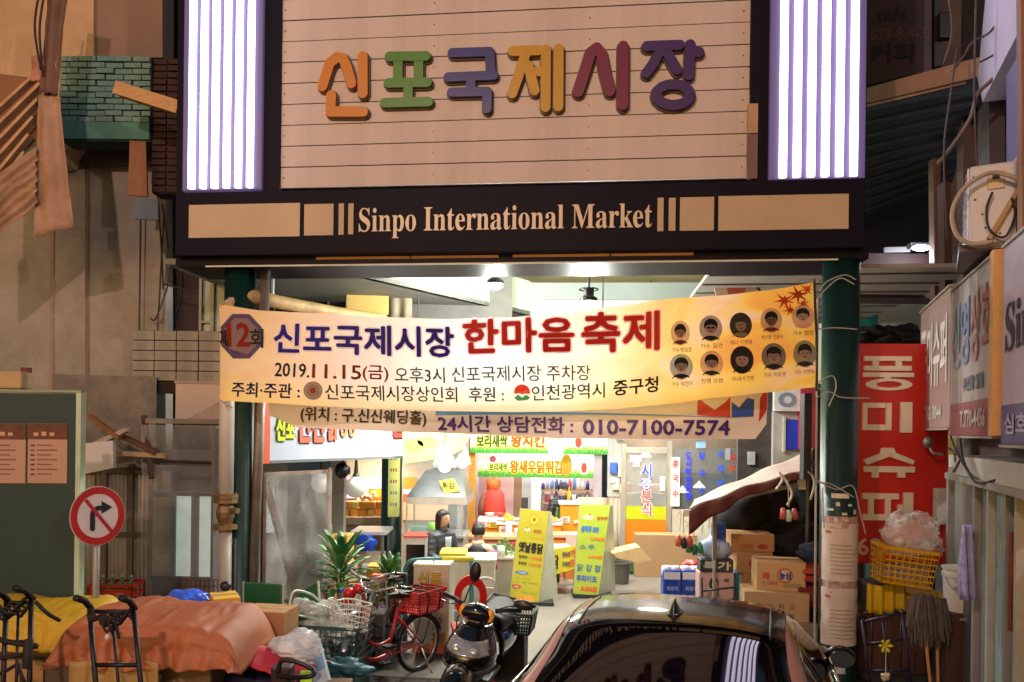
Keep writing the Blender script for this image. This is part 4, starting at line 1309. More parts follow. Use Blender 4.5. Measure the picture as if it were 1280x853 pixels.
# the chicken shop at the end of the street
DS = 13.6
f = fr((at(665, 600, DS).x, DS, 0), -2)
shop = thing('chicken_shop', 'brightly lit chicken shop front with two green and white signboards', 'shop', f)
X = lambda px, y=0: L(f, px, 600, y)[0]
Zf = lambda py, y=0: L(f, 665, py, y)[1]
m = MB(f); m.box(X(560), X(760), 1.6, 1.7, 0, 3.2); m.build('rear_wall', mat('d9c4c6', rough=.6, var=.12, scale=1.5), shop)
m = MB(f); m.box(X(586), X(594), -.05, .1, 0, Zf(548)); m.build('door_post', mat('d99a3c', rough=.5), shop)
m = MB(f); m.box(X(742), X(752), -.05, .1, 0, Zf(548)); m.build('door_post', mat('b6b0b8', rough=.4), shop)
for k, (a, b, h) in enumerate(((594, 640, 'c9a2a8'), (640, 652, '8a6a54'), (652, 664, 'a7a8b0'), (664, 677, 'e8ece8'))):
 m = MB(f); m.box(X(a), X(b) - .01, .9, .95, 0, Zf(580)); m.build('wall_panel', mat(h, rough=.5, var=.15, scale=2), shop)
m = MB(f); m.box(X(594), X(612), .6, .88, 0, Zf(640)); m.build('orange_panel', mat('e07a1c', rough=.5), shop)
grn = {}
def leafy_mat():
 m = bpy.data.materials.new('sign_print'); m.use_nodes = True
 nt = m.node_tree; N, K = nt.nodes, nt.links; p = N['Principled BSDF']; p.inputs['Roughness'].default_value = .4
 tc = N.new('ShaderNodeTexCoord'); sp = N.new('ShaderNodeSeparateXYZ'); K.new(tc.outputs['Generated'], sp.inputs[0])
 n = N.new('ShaderNodeTexNoise'); n.inputs['Scale'].default_value = 9; n.inputs['Detail'].default_value = 6
 mp = N.new('ShaderNodeMapping'); mp.inputs['Scale'].default_value = (9, 1, 1); K.new(tc.outputs['Generated'], mp.inputs[0]); K.new(mp.outputs[0], n.inputs['Vector'])
 ad = N.new('ShaderNodeMath'); ad.operation = 'MULTIPLY_ADD'; K.new(n.outputs['Fac'], ad.inputs[0]); ad.inputs[1].default_value = .75; K.new(sp.outputs[2], ad.inputs[2])
 r = N.new('ShaderNodeValToRGB'); e = r.color_ramp.elements
 e[0].position = .35; e[0].color = lin('2f8a34') + [1]; e[1].position = 1.0; e[1].color = lin('eef2f4') + [1]
 for q, h in ((.55, '56a838'), (.68, 'b7d86a'), (.8, 'e6eedd')):
  x = e.new(q); x.color = lin(h) + [1]
 K.new(ad.outputs[0], r.inputs[0]); K.new(r.outputs[0], p.inputs['Base Color']); K.new(r.outputs[0], p.inputs['Emission Color']); p.inputs['Emission Strength'].default_value = .55
 return m
lm = leafy_mat()
m = MB(f); m.box(X(588), X(762), -.12, -.02, Zf(567), Zf(540)); s1 = m.build('signboard', lm, shop)
m = MB(f); m.box(X(597, .3), X(746, .3), .28, .36, Zf(597, .3), Zf(569, .3)); s2 = m.build('signboard', lm, shop)
def ptext(fr_, nm, s, x0, y0, x1, y1, y, h, par, bold=0.0, emit=0.0):
 a = L(fr_, x0, (y0 + y1) / 2, y)[0]; b = L(fr_, x1, (y0 + y1) / 2, y)[0]
 z1 = L(fr_, (x0 + x1) / 2, y0, y)[1]; z0 = L(fr_, (x0 + x1) / 2, y1, y)[1]
 m = MB(fr_)
 px = abs(b - a) / max(1, x1 - x0)
 put(m, s, a, z0, b, z1, y, bold=bold * px, eps=.0006)
 if m.v: return m.build(nm, ink(h, emit=emit), par)
ptext(f, 'lettering_halo', '보리새싹', 596, 544, 634, 559, -.123, 'f0e05a', s1, 1.6, .4)
ptext(f, 'lettering', '보리새싹', 596, 544, 634, 559, -.130, '2a5a20', s1, .5)
ptext(f, 'lettering_halo', '왕치킨', 639, 543, 680, 559, -.123, 'f4e060', s1, 1.8, .4)
ptext(f, 'lettering', '왕치킨', 639, 543, 680, 559, -.130, 'd84a1c', s1, .7)
ptext(f, 'lettering_halo', '보리새싹', 612, 579, 634, 589, .276, 'eef07a', s2, 1.2, .6)
ptext(f, 'lettering', '보리새싹', 612, 579, 634, 589, .27, '6a9a2a', s2, .3)
ptext(f, 'lettering_halo', '왕새우닭튀김', 638, 576, 702, 592, .276, 'f6e860', s2, 1.4, .6)
ptext(f, 'lettering', '왕새우닭튀김', 638, 576, 702, 592, .27, 'd8601c', s2, .5)
# printed figure and chilli on the boards
for (x, y, rx, ry, h, par, yy) in ((695, 546, 6, 6, 'e0b49a', s1, -.124), (695, 561, 11, 9, 'e8e0c0', s1, -.123), (723, 552, 6, 9, 'e8f0e0', s1, -.122), (723, 553, 4, 7, 'cf4a26', s1, -.124), (616, 574, 4, 4, 'e86a9a', s2, .275), (708, 582, 7, 14, 'd8a428', s2, .275), (730, 584, 6, 10, 'f0f0e8', s2, .275), (730, 585, 3.4, 6.5, 'd04a2a', s2, .272)):
 c0 = L(f, x, y, yy); sc = L(f, x + 1, y, yy)[0] - c0[0]
 m = MB(f); m.disc(c0, rx * sc, ry * sc, yy, yy + .003, 18); m.build('print', ink(h), par)
for (x, s_) in ((648, .16), (672, .16), (688, .12)):
 c0 = L(f, x, 572, .1)
 m = MB(f); m.ball((c0[0], .1, c0[1]), (.09, .05, .05), 10, 6); m.build('sign_lamp', mat('ffffff', rough=.4, var=0, bump=0, emit=9, ecol='fff6e0'), shop, smooth=True)
c0 = L(f, 735, 574, .0)
m = MB(f); m.ball((c0[0], .0, c0[1]), .07, 10, 6); m.build('sign_lamp', mat('ffffff', rough=.4, var=0, bump=0, emit=12, ecol='e8fbff'), shop, smooth=True)
lamp('AREA', 'chicken_shop_light', f @ Vector((X(655), .6, 2.35)), 55, (1.0, .93, .85), .8, target=f @ Vector((X(655), .6, 0)))
# shelves with jars and bottles at the back
for py in (612, 628):
 m = MB(f); m.box(X(676, 1.2), X(742, 1.2), 1.2, 1.5, Zf(py, 1.2) - .03, Zf(py, 1.2)); m.build('shelf', mat('b09068', rough=.5), shop)
ORD = 'First Second Third Fourth Fifth Sixth Seventh Eighth Ninth Tenth Eleventh'.split()
jars = ['c43a4a', '3a3f8a', 'e8e4ea', '6a8ac0', 'c84868', '8a6a9a', 'd8d4e0', '3f5a9a', '9aa8c8']
def copies(protos, places, par=None):
 pass
for r_, py in enumerate((612, 628)):
 for i in range(11):
  x = X(679 + i * 5.6, 1.2); z = Zf(py, 1.2) + .001
  hgt = random.uniform(.12, .24)
  m = MB(f); m.lathe([(.035, 0), (.037, hgt * .7), (.018, hgt * .85), (.018, hgt)], 8, (x, 1.3, z))
  tag(m.build('jar', mat(random.choice(jars), rough=.3), smooth=True), ORD[i] + ' jar from the pale doorway panel on the ' + ['upper', 'lower'][r_] + ' back shelf of the chicken shop', 'jar', ['jars on the upper shelf of the chicken shop', 'jars on the lower shelf of the chicken shop'][r_])
# red padded coat with an orange hood hanging by the wall
f3 = fr((at(616, 650, 13.3).x, 13.3, 0), 0)
c0 = L(f3, 616, 648); c1 = L(f3, 616, 598)
t = thing('hanging_coat', 'red padded coat with an orange hood hanging inside the chicken shop', 'coat', fr(f3 @ Vector((c0[0], 0, c0[1]))))
H = c1[1] - c0[1]
m = MB(f3); m.lathe([(.16, 0), (.19, H * .1), (.17, H * .4), (.16, H * .6), (.09, H * .74), (.03, H * .8)], 16, (c0[0] + .02, 0, c0[1]), 1.1, .6); m.build('coat_body', mat('c2382c', rough=.6, var=.3, scale=14, bump=.5), t, smooth=True)
m = MB(f3); m.ball((c0[0], 0, c0[1] + H * .86), (.13, .1, .11), 12, 8, .25, 3); m.build('hood', mat('e0642a', rough=.6, var=.25, scale=14), t, smooth=True)
m = MB(f3); m.tube([(c0[0] - .15, -.03, c0[1] + H * .62), (c0[0] - .2, -.05, c0[1] + H * .3), (c0[0] - .2, -.04, c0[1])], [.05, .06, .05], 8); m.build('sleeve', mat('7a4030', rough=.7, var=.4, scale=20), t, smooth=True)
# counters in front of the shop
def table(name, lab, cat, x0, y0, x1, y1, D, dep, top='e4e0dc', front='e08a1c', ty=None, foot=None, group=None, legs=False):
 """counter: pixel box of its front at depth D; ty= rows of thickness of the top"""
 f, w_, h_ = BX(x0, y0, x1, y1, D)
 z1 = at(x0, y0, D).z
 f = fr((f.translation.x, D, FL), 0)
 t = thing(name, lab, cat, f, group)
 m = MB(f); m.bev(-w_ / 2 - .03, w_ / 2 + .03, -.04, dep, z1 - .05 - FL, z1 - FL, .008); m.build('top', mat(top, rough=.3, var=.06), t)
 if legs:
  for sx in (-1, 1):
   for yy in (.02, dep - .04):
    m = MB(f); m.box(sx * (w_ / 2 - .03) - .02, sx * (w_ / 2 - .03) + .02, yy - .02, yy + .02, 0, z1 - .051 - FL); m.build('leg', mat('8a8a88', rough=.4, metal=.5), t)
 else:
  m = MB(f); m.box(-w_ / 2, w_ / 2, 0, dep - .02, 0, z1 - .051 - FL); m.build('front_panel', mat(front, rough=.45, var=.12, scale=3), t)
 return t, f, w_, z1
t, f4, w4, z4 = table('white_counter', 'white topped counter with an orange front below the red coat', 'counter', 599, 649, 640, 700, 12.6, .5)
t, f4, w4, z4 = table('white_counter', 'long white topped counter with orange front heaped with food trays', 'counter', 622, 652, 700, 705, 12.3, .6)
fz_ = f4; fw_ = w4; fzz = z4
t, f5, w5, z5 = table('wooden_counter', 'low tan wooden counter with a pale salmon front by the seated people', 'counter', 586, 670, 652, 705, 11.7, .5, top='c89a70', front='c8785c')
t, f6, w6, z6 = table('orange_kiosk', 'tall orange kiosk cabinet with a white top at the side of the counter', 'cabinet', 700, 627, 724, 700, 12.5, .5, front='e8921a')
t, f7, w7, z7 = table('side_counter', 'salmon coloured low side counter between the two yellow sandwich boards', 'counter', 686, 668, 726, 715, 11.9, .4, top='d8a888', front='e07a28')
# paper napkin box on counter, food heaps
for i, (px, py, D, lab) in enumerate(((634, 651, 12.2, 'heap of yellow fried food on the white counter beside the paper stack'), (658, 648, 12.2, 'largest heap of yellow fried food on the white counter'), (688, 650, 12.2, 'heap of yellow fried food at the kiosk end of the white counter'))):
 p = at(px, py, D)
 m = MB();
 for k in range(16):
  a = random.random() * 6.28; r_ = random.random() * .13
  m.ball((p.x + r_ * math.cos(a), p.y + .2 + r_ * math.sin(a) * .6, z4 + .02 + (.14 - r_) * .6 * random.random()), random.uniform(.025, .045), 7, 5, .3, k)
 o = m.build('fried_food', mat('dfae34', rough=.6, var=.3, scale=30, bump=.4)); o['kind'] = 'stuff'
 m = MB(); m.lathe([(.16, 0), (.19, .03), (.17, .03), (.15, .01)], 18, (p.x, p.y + .2, z4 + .001)); tag(m.build('food_tray', mat('e6e6e6', rough=.3)), ['white tray under the fried food beside the paper stack', 'white tray under the largest heap of fried food', 'white tray under the fried food at the kiosk end'][i], 'tray')
for (px0, py0, px1, py1, D, h, nm, lab, cat) in ((632, 653, 640, 672, 12.1, 'e8e6ea', 'paper_stack', 'narrow white box standing at the edge of the long white counter', 'box'), (607, 682, 621, 699, 11.4, '77807c', 'glass_tank', 'small grey water tank below the wooden counter', 'tank'), (708, 668, 724, 686, 11.6, 'dcb0a4', 'paper_bag', 'pale pink paper bag standing on the salmon side counter', 'bag'), (652, 622, 660, 636, 12.7, '26262a', 'kettle', 'small black kettle on the counter by the cook', 'kettle')):
 f, w_, h_ = BX(px0, py0, px1, py1, D)
 m = MB(f); m.bev(-w_ / 2, w_ / 2, 0, w_, 0, h_, .01); tag(m.build(nm, mat(h, rough=.5)), lab, cat)
# low grey counter with the green vegetables in front of the women
f, w_, h_ = BX(588, 700, 652, 744, 10.6)
f = fr((f.translation.x, 10.6, FL), 0); zt = at(600, 699, 10.6).z
t = thing('stall_counter', 'low beige stall counter carrying a heap of green vegetables', 'counter', f)
m = MB(f); m.bev(-w_ / 2, w_ / 2, 0, .6, 0, zt - FL, .01); m.build('cabinet', mat('a49c86', rough=.45, var=.1), t)
m = MB(f); m.box(-w_ / 2 - .02, w_ / 2 + .02, -.02, .62, zt - FL + .001, zt - FL + .03); m.build('top', mat('c8c0b4', rough=.3, metal=.2), t)
p = at(630, 688, 10.8)
m = MB()
for k in range(260):
 a = random.random() * 6.28; r_ = .19 * random.random() ** .6; z = zt + .03 + random.random() * (.25 - r_ * .9)
 c0 = Vector((p.x + r_ * math.cos(a), 10.85 + r_ * math.sin(a), z));
 d = Vector((random.uniform(-1, 1), random.uniform(-1, 1), random.uniform(-.2, 1))).normalized() * .045; e = Vector((random.uniform(-1, 1), random.uniform(-1, 1), random.uniform(-1, 1))).normalized() * .02
 m.add([c0 - e, c0 + d * .5 - e * .3, c0 + d, c0 + e], [(0, 1, 2, 3)])
o = m.build('leaf_vegetables', mat('4f8a3a', rough=.6, var=.4, scale=20)); o['kind'] = 'stuff'
m = MB(); p = at(626, 699, 10.55); m.lathe([(.05, 0), (.055, .14), (.05, .145)], 12, (p.x, p.y + .1, zt + .031)); tag(m.build('paper_cup', mat('e9e6e2', rough=.4), smooth=True), 'white paper cup at the edge of the beige stall counter', 'cup')
# bowls, cups and bottles standing on the stall counters
CL = [(612, 648, 12.75, 'bowl', 'e8e4dc', 'white bowl on the counter under the red coat, by the door post'), (626, 648, 12.75, 'bowl', 'c8402c', 'red bowl on the counter under the red coat'), (668, 649, 12.45, 'cup', '3a8a4a', 'green cup on the long white counter beside the largest food heap'), (678, 649, 12.45, 'cup', 'e0e0e0', 'white cup on the long white counter beside the green cup'), (697, 649, 12.4, 'bottle', '2c6a3a', 'dark green bottle at the kiosk end of the long white counter'), (592, 668, 11.75, 'bottle', 'c83a2c', 'red sauce bottle at the street end of the tan wooden counter'), (646, 668, 11.75, 'cup', 'e8e8e4', 'white cup at the board end of the tan wooden counter'), (712, 625, 12.6, 'bottle', 'c8a83a', 'yellow oil bottle on the orange kiosk'), (718, 625, 12.6, 'cup', 'd8d8d8', 'white cup on the orange kiosk')]
for (x, y, D, kd, h, lab) in CL:
 p = at(x, y, D); top = [z4, z4, fzz, fzz, fzz, z5, z5, z6, z6][[c[5] for c in CL].index(lab)]
 if lab.endswith('red coat') or 'door post' in lab: top = at(619, 649, 12.6).z
 m = MB(fr((p.x, D + .15, top + .002)))
 if kd == 'bowl': m.lathe([(.04, 0), (.085, .06), (.09, .065), (.075, .06), (.03, .012)], 18)
 elif kd == 'cup': m.lathe([(.03, 0), (.038, .09), (.034, .09), (.028, .006)], 14)
 else: m.lathe([(.032, 0), (.034, .13), (.014, .18), (.014, .22)], 14)
 tag(m.build(kd, mat(h, rough=.3), smooth=True), lab, kd)
PC = [(604, 655, 12.58, 'f0ece0', 'white price card on the counter under the red coat, by the door post'), (616, 656, 12.58, 'e8d83a', 'yellow price card beside the white one under the red coat'), (630, 662, 12.28, 'f0ece0', 'white price card on the long white counter, below the napkin box'), (600, 680, 11.66, 'e8d83a', 'yellow card on the salmon front by the seated people'), (643, 682, 11.66, 'd8404a', 'red card on the salmon front by the sandwich board'), (597, 716, 10.58, 'e8e4d8', 'pale card on the beige stall counter front'), (612, 714, 10.58, 'e0c83a', 'yellow card on the beige stall counter front'), (707, 650, 12.48, 'f0e8d8', 'cream card stuck on the orange kiosk')]
for (x, y, D, h, lab) in PC:
 p = at(x, y, D)
 m = MB(fr(p)); m.box(-.07, .07, -.012, -.004, -.05, .05); c_o = m.build('price_card', mat(h, rough=.5, var=.05)); tag(c_o, lab, 'card')
 for k in range(3):
  m = MB(fr(p)); m.box(-.05, .05 - .02 * (k % 2), -.016, -.0125, .02 - .025 * k, .032 - .025 * k); m.build('printed_line', ink('6a4a3a' if k else 'b03a2a'), c_o)
TB = [(578, 748, 8.9, .16, .20, '9aa8a4', 'grey plastic tub on the floor before the serving counter'), (600, 746, 9.3, .15, .26, '4a6a9a', 'blue plastic tub on the floor beside the grey one'), (645, 742, 11.0, .14, .22, 'a8443a', 'red plastic tub half behind the nearer sandwich board'), (484, 735, 9.8, .17, .24, 'd8d4cc', 'white plastic tub standing by the black fronted fridge'), (776, 706, 11.6, .15, .3, '5a5650', 'dark plastic bin by the noodle shop door')]
for (x, y, D, r_, h_, h, lab) in TB:
 p = at(x, y, D)
 m = MB(fr((p.x, D, FL))); m.lathe([(r_ * .8, 0), (r_, h_), (r_ * 1.08, h_), (r_ * 1.08, h_ + .02), (r_ * .95, h_ + .02), (r_ * .78, .02)], 20)
 tag(m.build('plastic_tub', mat(h, rough=.35)), lab, 'tub')
# sandwich boards
def a_board(px_tl, px_tr, px_br, px_bl, D, lab, print_fn, base='dcd82e', dep=.42):
 """front leaf given by four pixel corners, leaning back; rear leaf leans the other way"""
 tl, tr, br_, bl = [at(*q, D + (.16 if i < 2 else 0)) for i, q in enumerate((px_tl, px_tr, px_br, px_bl))]
 off = Vector((0, 0, FL - min(bl.z, br_.z)))
 f = fr(((bl.x + br_.x) / 2, D, FL), 0)
 t = thing('sandwich_board', lab, 'sandwich board', f, 'yellow sandwich boards in front of the chicken shop')
 m = MB(); n = Vector((0, .012, 0))
 m.add([bl, br_, tr, tl, bl + n, br_ + n, tr + n, tl + n], [(0, 1, 2, 3), (7, 6, 5, 4), (0, 4, 5, 1), (1, 5, 6, 2), (2, 6, 7, 3), (3, 7, 4, 0)])
 fl_ = m.build('front_leaf', mat(base, rough=.4, var=.08, scale=2), t)
 # side panel opening out towards the other side
 dx = Vector((.28, .34, 0))
 m = MB(); m.add([br_ + n, br_ + dx + Vector((0, 0, .02)), tr + Vector((.04, .05, -.01)), tr + n], [(0, 1, 2, 3)])
 m.build('side_sheet', mat('d7dbc0', rough=.3, var=.12, alpha=.82), t, solid=.004)
 for (a, b) in ((br_, tr), (bl, tl)):
  m = MB(); m.tube([a + n * 1.5, b + n * 1.5], .012, 6); m.build('frame_bar', mat('b8b8b4', metal=.5, rough=.35), t)
  m = MB(); m.tube([b + n * 1.5, a + dx + Vector((0, .2, 0))], .012, 6); m.build('rear_leg', mat('b8b8b4', metal=.5, rough=.35), t)
 m = MB(); m.box(min(bl.x, br_.x), max(bl.x, br_.x) + .2, D - .02, D + .4, FL, FL + .05); m.build('foot_weight', mat('2a2a2a', rough=.7), t)
 def pr(nm, s, u0, v0, u1, v1, h, bold=0.0, k=1):
  """u,v in leaf coordinates, v down"""
  def M_(u, v, o):
   a = tl.lerp(bl, v); b = tr.lerp(br_, v)
   return a.lerp(b, u) - Vector((0, .004 + o, 0))
  vs, fs, ar = glyphs(s)
  mm = MB()
  for i, (dx_, dy_) in enumerate([(0, 0)] if not bold else [(bold * math.cos(q), bold * .4 * math.sin(q)) for q in (0, 1.57, 3.14, 4.71)]):
   mm.add([M_(u0 + x * (u1 - u0) + dx_, v1 + y * (v0 - v1) + dy_, i * .0005) for x, y in vs], fs)
  mm.build(nm, ink(h), fl_)
 def el_(nm, u, v, ru, rv, h, o=.002):
  mm = MB()
  def M_(u, v, o):
   a = tl.lerp(bl, v); b = tr.lerp(br_, v)
   return a.lerp(b, u) - Vector((0, o, 0))
  mm.add([M_(u + ru * math.cos(k * math.pi / 10), v + rv * math.sin(k * math.pi / 10), o) for k in range(20)], [tuple(range(20))])
  mm.build(nm, ink(h), fl_)
 print_fn(pr, el_)
 return t
def pA(pr, el_):
 el_('logo', .52, .10, .17, .055, 'd8a030', .002); el_('logo', .52, .10, .12, .04, 'e8d84a', .003); el_('logo', .52, .095, .06, .022, 'c84a1c', .004)
 el_('logo', .32, .21, .12, .02, 'c6d0a8', .002); el_('logo', .3, .19, .025, .01, 'b8301c', .003); pr('print', '닭강정', .55, .20, .80, .23, 'b0602c', .01)
 pr('print', '순살전문점', .45, .27, .95, .30, 'cf9a2c')
 pr('print', '옛날통닭', .10, .34, .93, .44, '1d1a14', .016)
 for i, (a, b) in enumerate((('한마리', '7,000원'), ('두마리', '13,000원'))):
  pr('print', a, .14, .475 + i * .065, .42, .51 + i * .065, '5a5020', .006); pr('print', b, .52, .475 + i * .065, .93, .51 + i * .065, 'd8742c', .006)
 el_('badge', .3, .655, .24, .017, '4a78b0', .002); pr('print', '포장판매', .18, .645, .42, .665, 'e8f0f0')
 pr('print', '콜라', .1, .70, .25, .72, '8a8a40'); pr('print', '1,000원', .35, .70, .62, .72, 'c8842c'); pr('print', '사이다', .1, .74, .25, .76, '8a8a40'); pr('print', '맥주 3,000원', .35, .74, .85, .76, '6a6a20')
 el_('badge', .18, .80, .16, .022, 'c8503c', .002); pr('print', '배달', .10, .79, .26, .81, 'f0e8e0')
 pr('print', '맛있는 닭튀김', .40, .84, .90, .86, '7a6a20')
 for (u, v, ru, rv) in ((.5, .95, .45, .05), (.3, .92, .2, .04), (.65, .91, .2, .035)):
  el_('food_photo', u, v, ru, rv, random.choice(['d89428', 'cf7f22', 'e0a43a']), .002 + u * .002)
a_board((651, 636), (686, 640), (673, 762), (636, 757), 10.0, 'yellow sandwich board of old style whole chicken prices nearer the black scooter', pA, 'b8b032')
def pB(pr, el_):
 el_('logo', .3, .14, .2, .03, 'c0d4a0', .002); el_('logo', .35, .11, .03, .012, 'c03a1c', .003); pr('print', '닭강정', .62, .13, .95, .165, 'b0602c', .01)
 pr('print', '생맥주 500', .1, .24, .70, .31, '3a74b8', .012); pr('print', '4,000원', .45, .36, .95, .40, 'd8742c', .008)
 pr('print', '소 주', .1, .45, .62, .50, '5a7a8a', .006); pr('print', '4,000원', .42, .56, .95, .60, 'd8742c', .008)
 pr('print', '닭 강 정', .07, .67, .93, .745, '3a6a8a', .008); pr('print', '후라이드', .07, .79, .85, .86, '3a62a0', .012); pr('print', '8,000원', .28, .905, .90, .965, 'd8602c', .012)
 el_('logo', .16, .935, .02, .008, '7a6a20')
a_board((725, 631), (763, 632), (748, 745), (717, 742), 10.5, 'yellow green sandwich board of drink prices standing nearer the car roof', pB, 'a4b43c')
# yellow banner table between the boards
f = fr((at(706, 720, 10.7).x, 10.7, FL), 12)
t = thing('display_table', 'metal display table hung with a short yellow price banner', 'table', f)
P = [L(f, *q) for q in ((683, 688), (722, 682), (722, 710), (683, 722))]
m = MB(f); m.prism(P, 0, .01); yb = m.build('price_banner', mat('d8c83a', rough=.5, var=.1), t)
ptext(f, 'lettering', '통닭', 684, 694, 698, 712, -.004, '241f18', yb, .5)
ptext(f, 'lettering', '한마리', 703, 690, 712, 697, -.004, '5a5a5a', yb, .2)
ptext(f, 'lettering', '두마리', 703, 702, 712, 709, -.004, '5a5a5a', yb, .2)
ptext(f, 'lettering', '7천', 713, 687, 721, 696, -.004, 'e06a2c', yb, .4)
ptext(f, 'lettering', '만3천', 713, 699, 721, 708, -.004, 'e06a2c', yb, .4)
x0 = P[0][0]; x1 = P[1][0]; zt = P[0][1]
m = MB(f); m.box(x0, x1, .012, .6, zt - .03, zt); m.build('top', mat('d8d6d0', metal=.4, rough=.3), t)
for (a, b) in ((x0 + .03, .04), (x1 - .03, .04), (x0 + .03, .56), (x1 - .03, .56)):
 m = MB(f); m.box(a - .015, a + .015, b - .015, b + .015, 0, zt - .031); m.build('leg', mat('a8a8a4', metal=.5, rough=.3), t)
m = MB(f); m.box(x0 + .05, x1 - .05, .05, .55, .12, .14); m.build('shelf', mat('b8b4ac', metal=.4, rough=.3), t)
m = MB(f); m.box(x0 + .1, x1 - .2, .2, .45, .141, .3); tag(m.build('storage_box', mat('3a3632', rough=.6)), 'dark box on the lower shelf under the short yellow banner', 'box')
# fluted partition, meters, then the glass noodle shop
f = fr((at(752, 650, 12.8).x, 12.8, 0), -3)
ps = thing('partition_wall', 'beige ribbed partition with electric meters between chicken shop and noodle shop', 'partition', f)
corr(f, L(f, 722, 650)[0], L(f, 760, 650)[0], 0, L(f, 740, 622)[1], 0, .12, .01).build('ribbed_panel', mat('a8957c', rough=.6, var=.1, stretch=(6, 6, .5)), ps, smooth=True, solid=.01)
corr(f, L(f, 760, 650)[0], L(f, 778, 650)[0], 0, L(f, 770, 622)[1], .02, .08, .014).build('ribbed_panel', mat('b3a794', rough=.6, var=.1), ps, smooth=True, solid=.01)
m = MB(f); m.box(L(f, 760, 600)[0], L(f, 778, 600)[0], .0, .2, L(f, 770, 621)[1], 3.2); m.build('pillar', mat('b7b9b4', rough=.5, var=.15, scale=3), ps)
for (x, y, w_, h_, hc) in ((762, 578, 9, 14, '3a62b0'), (772, 566, 6, 30, 'c8ccce'), (765, 598, 9, 14, 'd8d8c8'), (774, 604, 8, 12, 'cfd4d4')):
 a = L(f, x, y + h_); b = L(f, x + w_, y)
 m = MB(f); m.bev(a[0], b[0], -.1, -.001, a[1], b[1], .01); m.build('meter_box', mat(hc, rough=.4), ps)
c0 = L(f, 766, 600, -.1); m = MB(f); m.disc(c0, .05, .05, -.14, -.1, 16); m.build('meter_dial', mat('e8e8d8', rough=.2), ps)
f = fr((at(850, 640, 12.6).x, 12.6, 0), -3)
ns = thing('noodle_shop', 'glass noodle and snack shop front with yellow green and orange bands on its door', 'shop', f)
Xn = lambda px, y=0: L(f, px, 620, y)[0]
Zn = lambda py, y=0: L(f, 850, py, y)[1]
m = MB(f); m.box(Xn(770), Xn(1000), 1.8, 1.9, 0, 3.4); m.build('rear_wall', mat('8a7a68', rough=.7, var=.3, scale=1.5), ns)
m = MB(f); m.box(Xn(782), Xn(833), .0, .03, 0, Zn(651)); m.build('orange_band', mat('e0801a', rough=.35, var=.06), ns)
m = MB(f); m.box(Xn(782), Xn(833), .0, .03, Zn(650.5), Zn(634)); m.build('green_band', mat('b9c41e', rough=.35, var=.06), ns)
m = MB(f); m.box(Xn(782), Xn(833), .01, .02, Zn(633.5), Zn(568)); m.build('door_pane', glass('b8c4c0', .28), ns)
m = MB(f); m.box(Xn(842), Xn(925), .01, .02, Zn(636), Zn(560)); m.build('window_pane', glass('7d8a92', .30), ns)
m = MB(f); m.box(Xn(840), Xn(925), .0, .05, 0, Zn(637)); m.build('lower_panel', mat('d8d4c4', rough=.4, var=.12, scale=3), ns)
for k in range(7):
 m = MB(f); x_ = 846 + k * 9; m.tube(smooth_pts([(L(f, x_, 645 + (k % 3) * 6)[0], -.006, L(f, x_, 645 + (k % 3) * 6)[1]), (L(f, x_ + 5, 640 + (k % 2) * 14)[0], -.006, L(f, x_ + 5, 640 + (k % 2) * 14)[1]), (L(f, x_ + 3, 664 - (k % 3) * 5)[0], -.006, L(f, x_ + 3, 664 - (k % 3) * 5)[1])]), .006, 5); m.build('brush_drawing', mat('b8a888', rough=.6), ns)
m = MB(f); m.box(Xn(776), Xn(782), -.03, .06, 0, Zn(556)); m.build('door_frame', mat('b3aea0', rough=.35, metal=.4), ns)
m = MB(f); m.box(Xn(833.5), Xn(839), -.03, .06, 0, Zn(552)); m.build('door_frame', mat('b3aea0', rough=.35, metal=.4), ns)
m = MB(f); m.box(Xn(782.2), Xn(833.3), -.03, .06, Zn(567), Zn(560)); m.build('door_frame', mat('b9b6aa', rough=.35, metal=.4), ns)
m = MB(f); m.box(Xn(770), Xn(930), -.02, .06, Zn(551), Zn(500)); m.build('fascia', mat('7d7468', rough=.5), ns)
dr = [o for o in bpy.data.objects if o.name == 'door_pane'][0]
for i, (c, h, k, y0, y1) in enumerate((('시', '3a4ab8', 'c8d0f8', 580, 596), ('장', 'e8e4f0', '6a6ac8', 598, 611), ('분', 'c84a4a', 'f0d8d8', 613, 628), ('식', 'd84a5a', 'f4e4e8', 630, 645))):
 ptext(f, 'lettering_halo', c, 802, y0, 814, y1, -.004, k, ns, 1.3, .3)
 ptext(f, 'lettering', c, 802, y0, 814, y1, -.012, h, ns, .3, .2)
a = L(f, 838.5, 633, -.06); b = L(f, 850, 572, -.06)
m = MB(f); m.box(a[0], b[0], -.065, -.04, a[1], b[1]); ng = m.build('noodle_sign', mat('d8e4d4', rough=.4, emit=.3), ns)
for c, y0 in (('콩', 576), ('국', 594), ('수', 613)):
 ptext(f, 'lettering', c, 840.5, y0, 848, y0 + 8.5, -.069, 'c8404a', ng, .3)
for col, (x, s, y0, st, hh) in enumerate(((857, '도시락전문점', 566, 10, '2a3ad8'), (874, '칼국수', 566, 22, '2a48c8'), (897, '수제비', 564, 18, '3a58d0'), (912, '만두', 568, 14, 'b83a2a'))):
 for i, c in enumerate(s):
  ptext(f, 'window_lettering', c, x, y0 + i * st, x + 7, y0 + i * st + 8, -.004, hh, ns, .45, .35)
for (x0, x1, y0, y1, h) in ((787, 801, 570, 578, 'cfe0f0'), (791, 799, 578, 584, 'e8ecec'), (825, 831, 596, 614, 'dfe8ec'), (869, 881, 551, 560, '8ab0d8'), (906, 912, 560, 574, '9aa0a8')):
 m = MB(f); m.box(Xn(x0), Xn(x1), -.012, -.004, Zn(y1), Zn(y0)); m.build('notice', mat(h, rough=.4, emit=.15), ns)
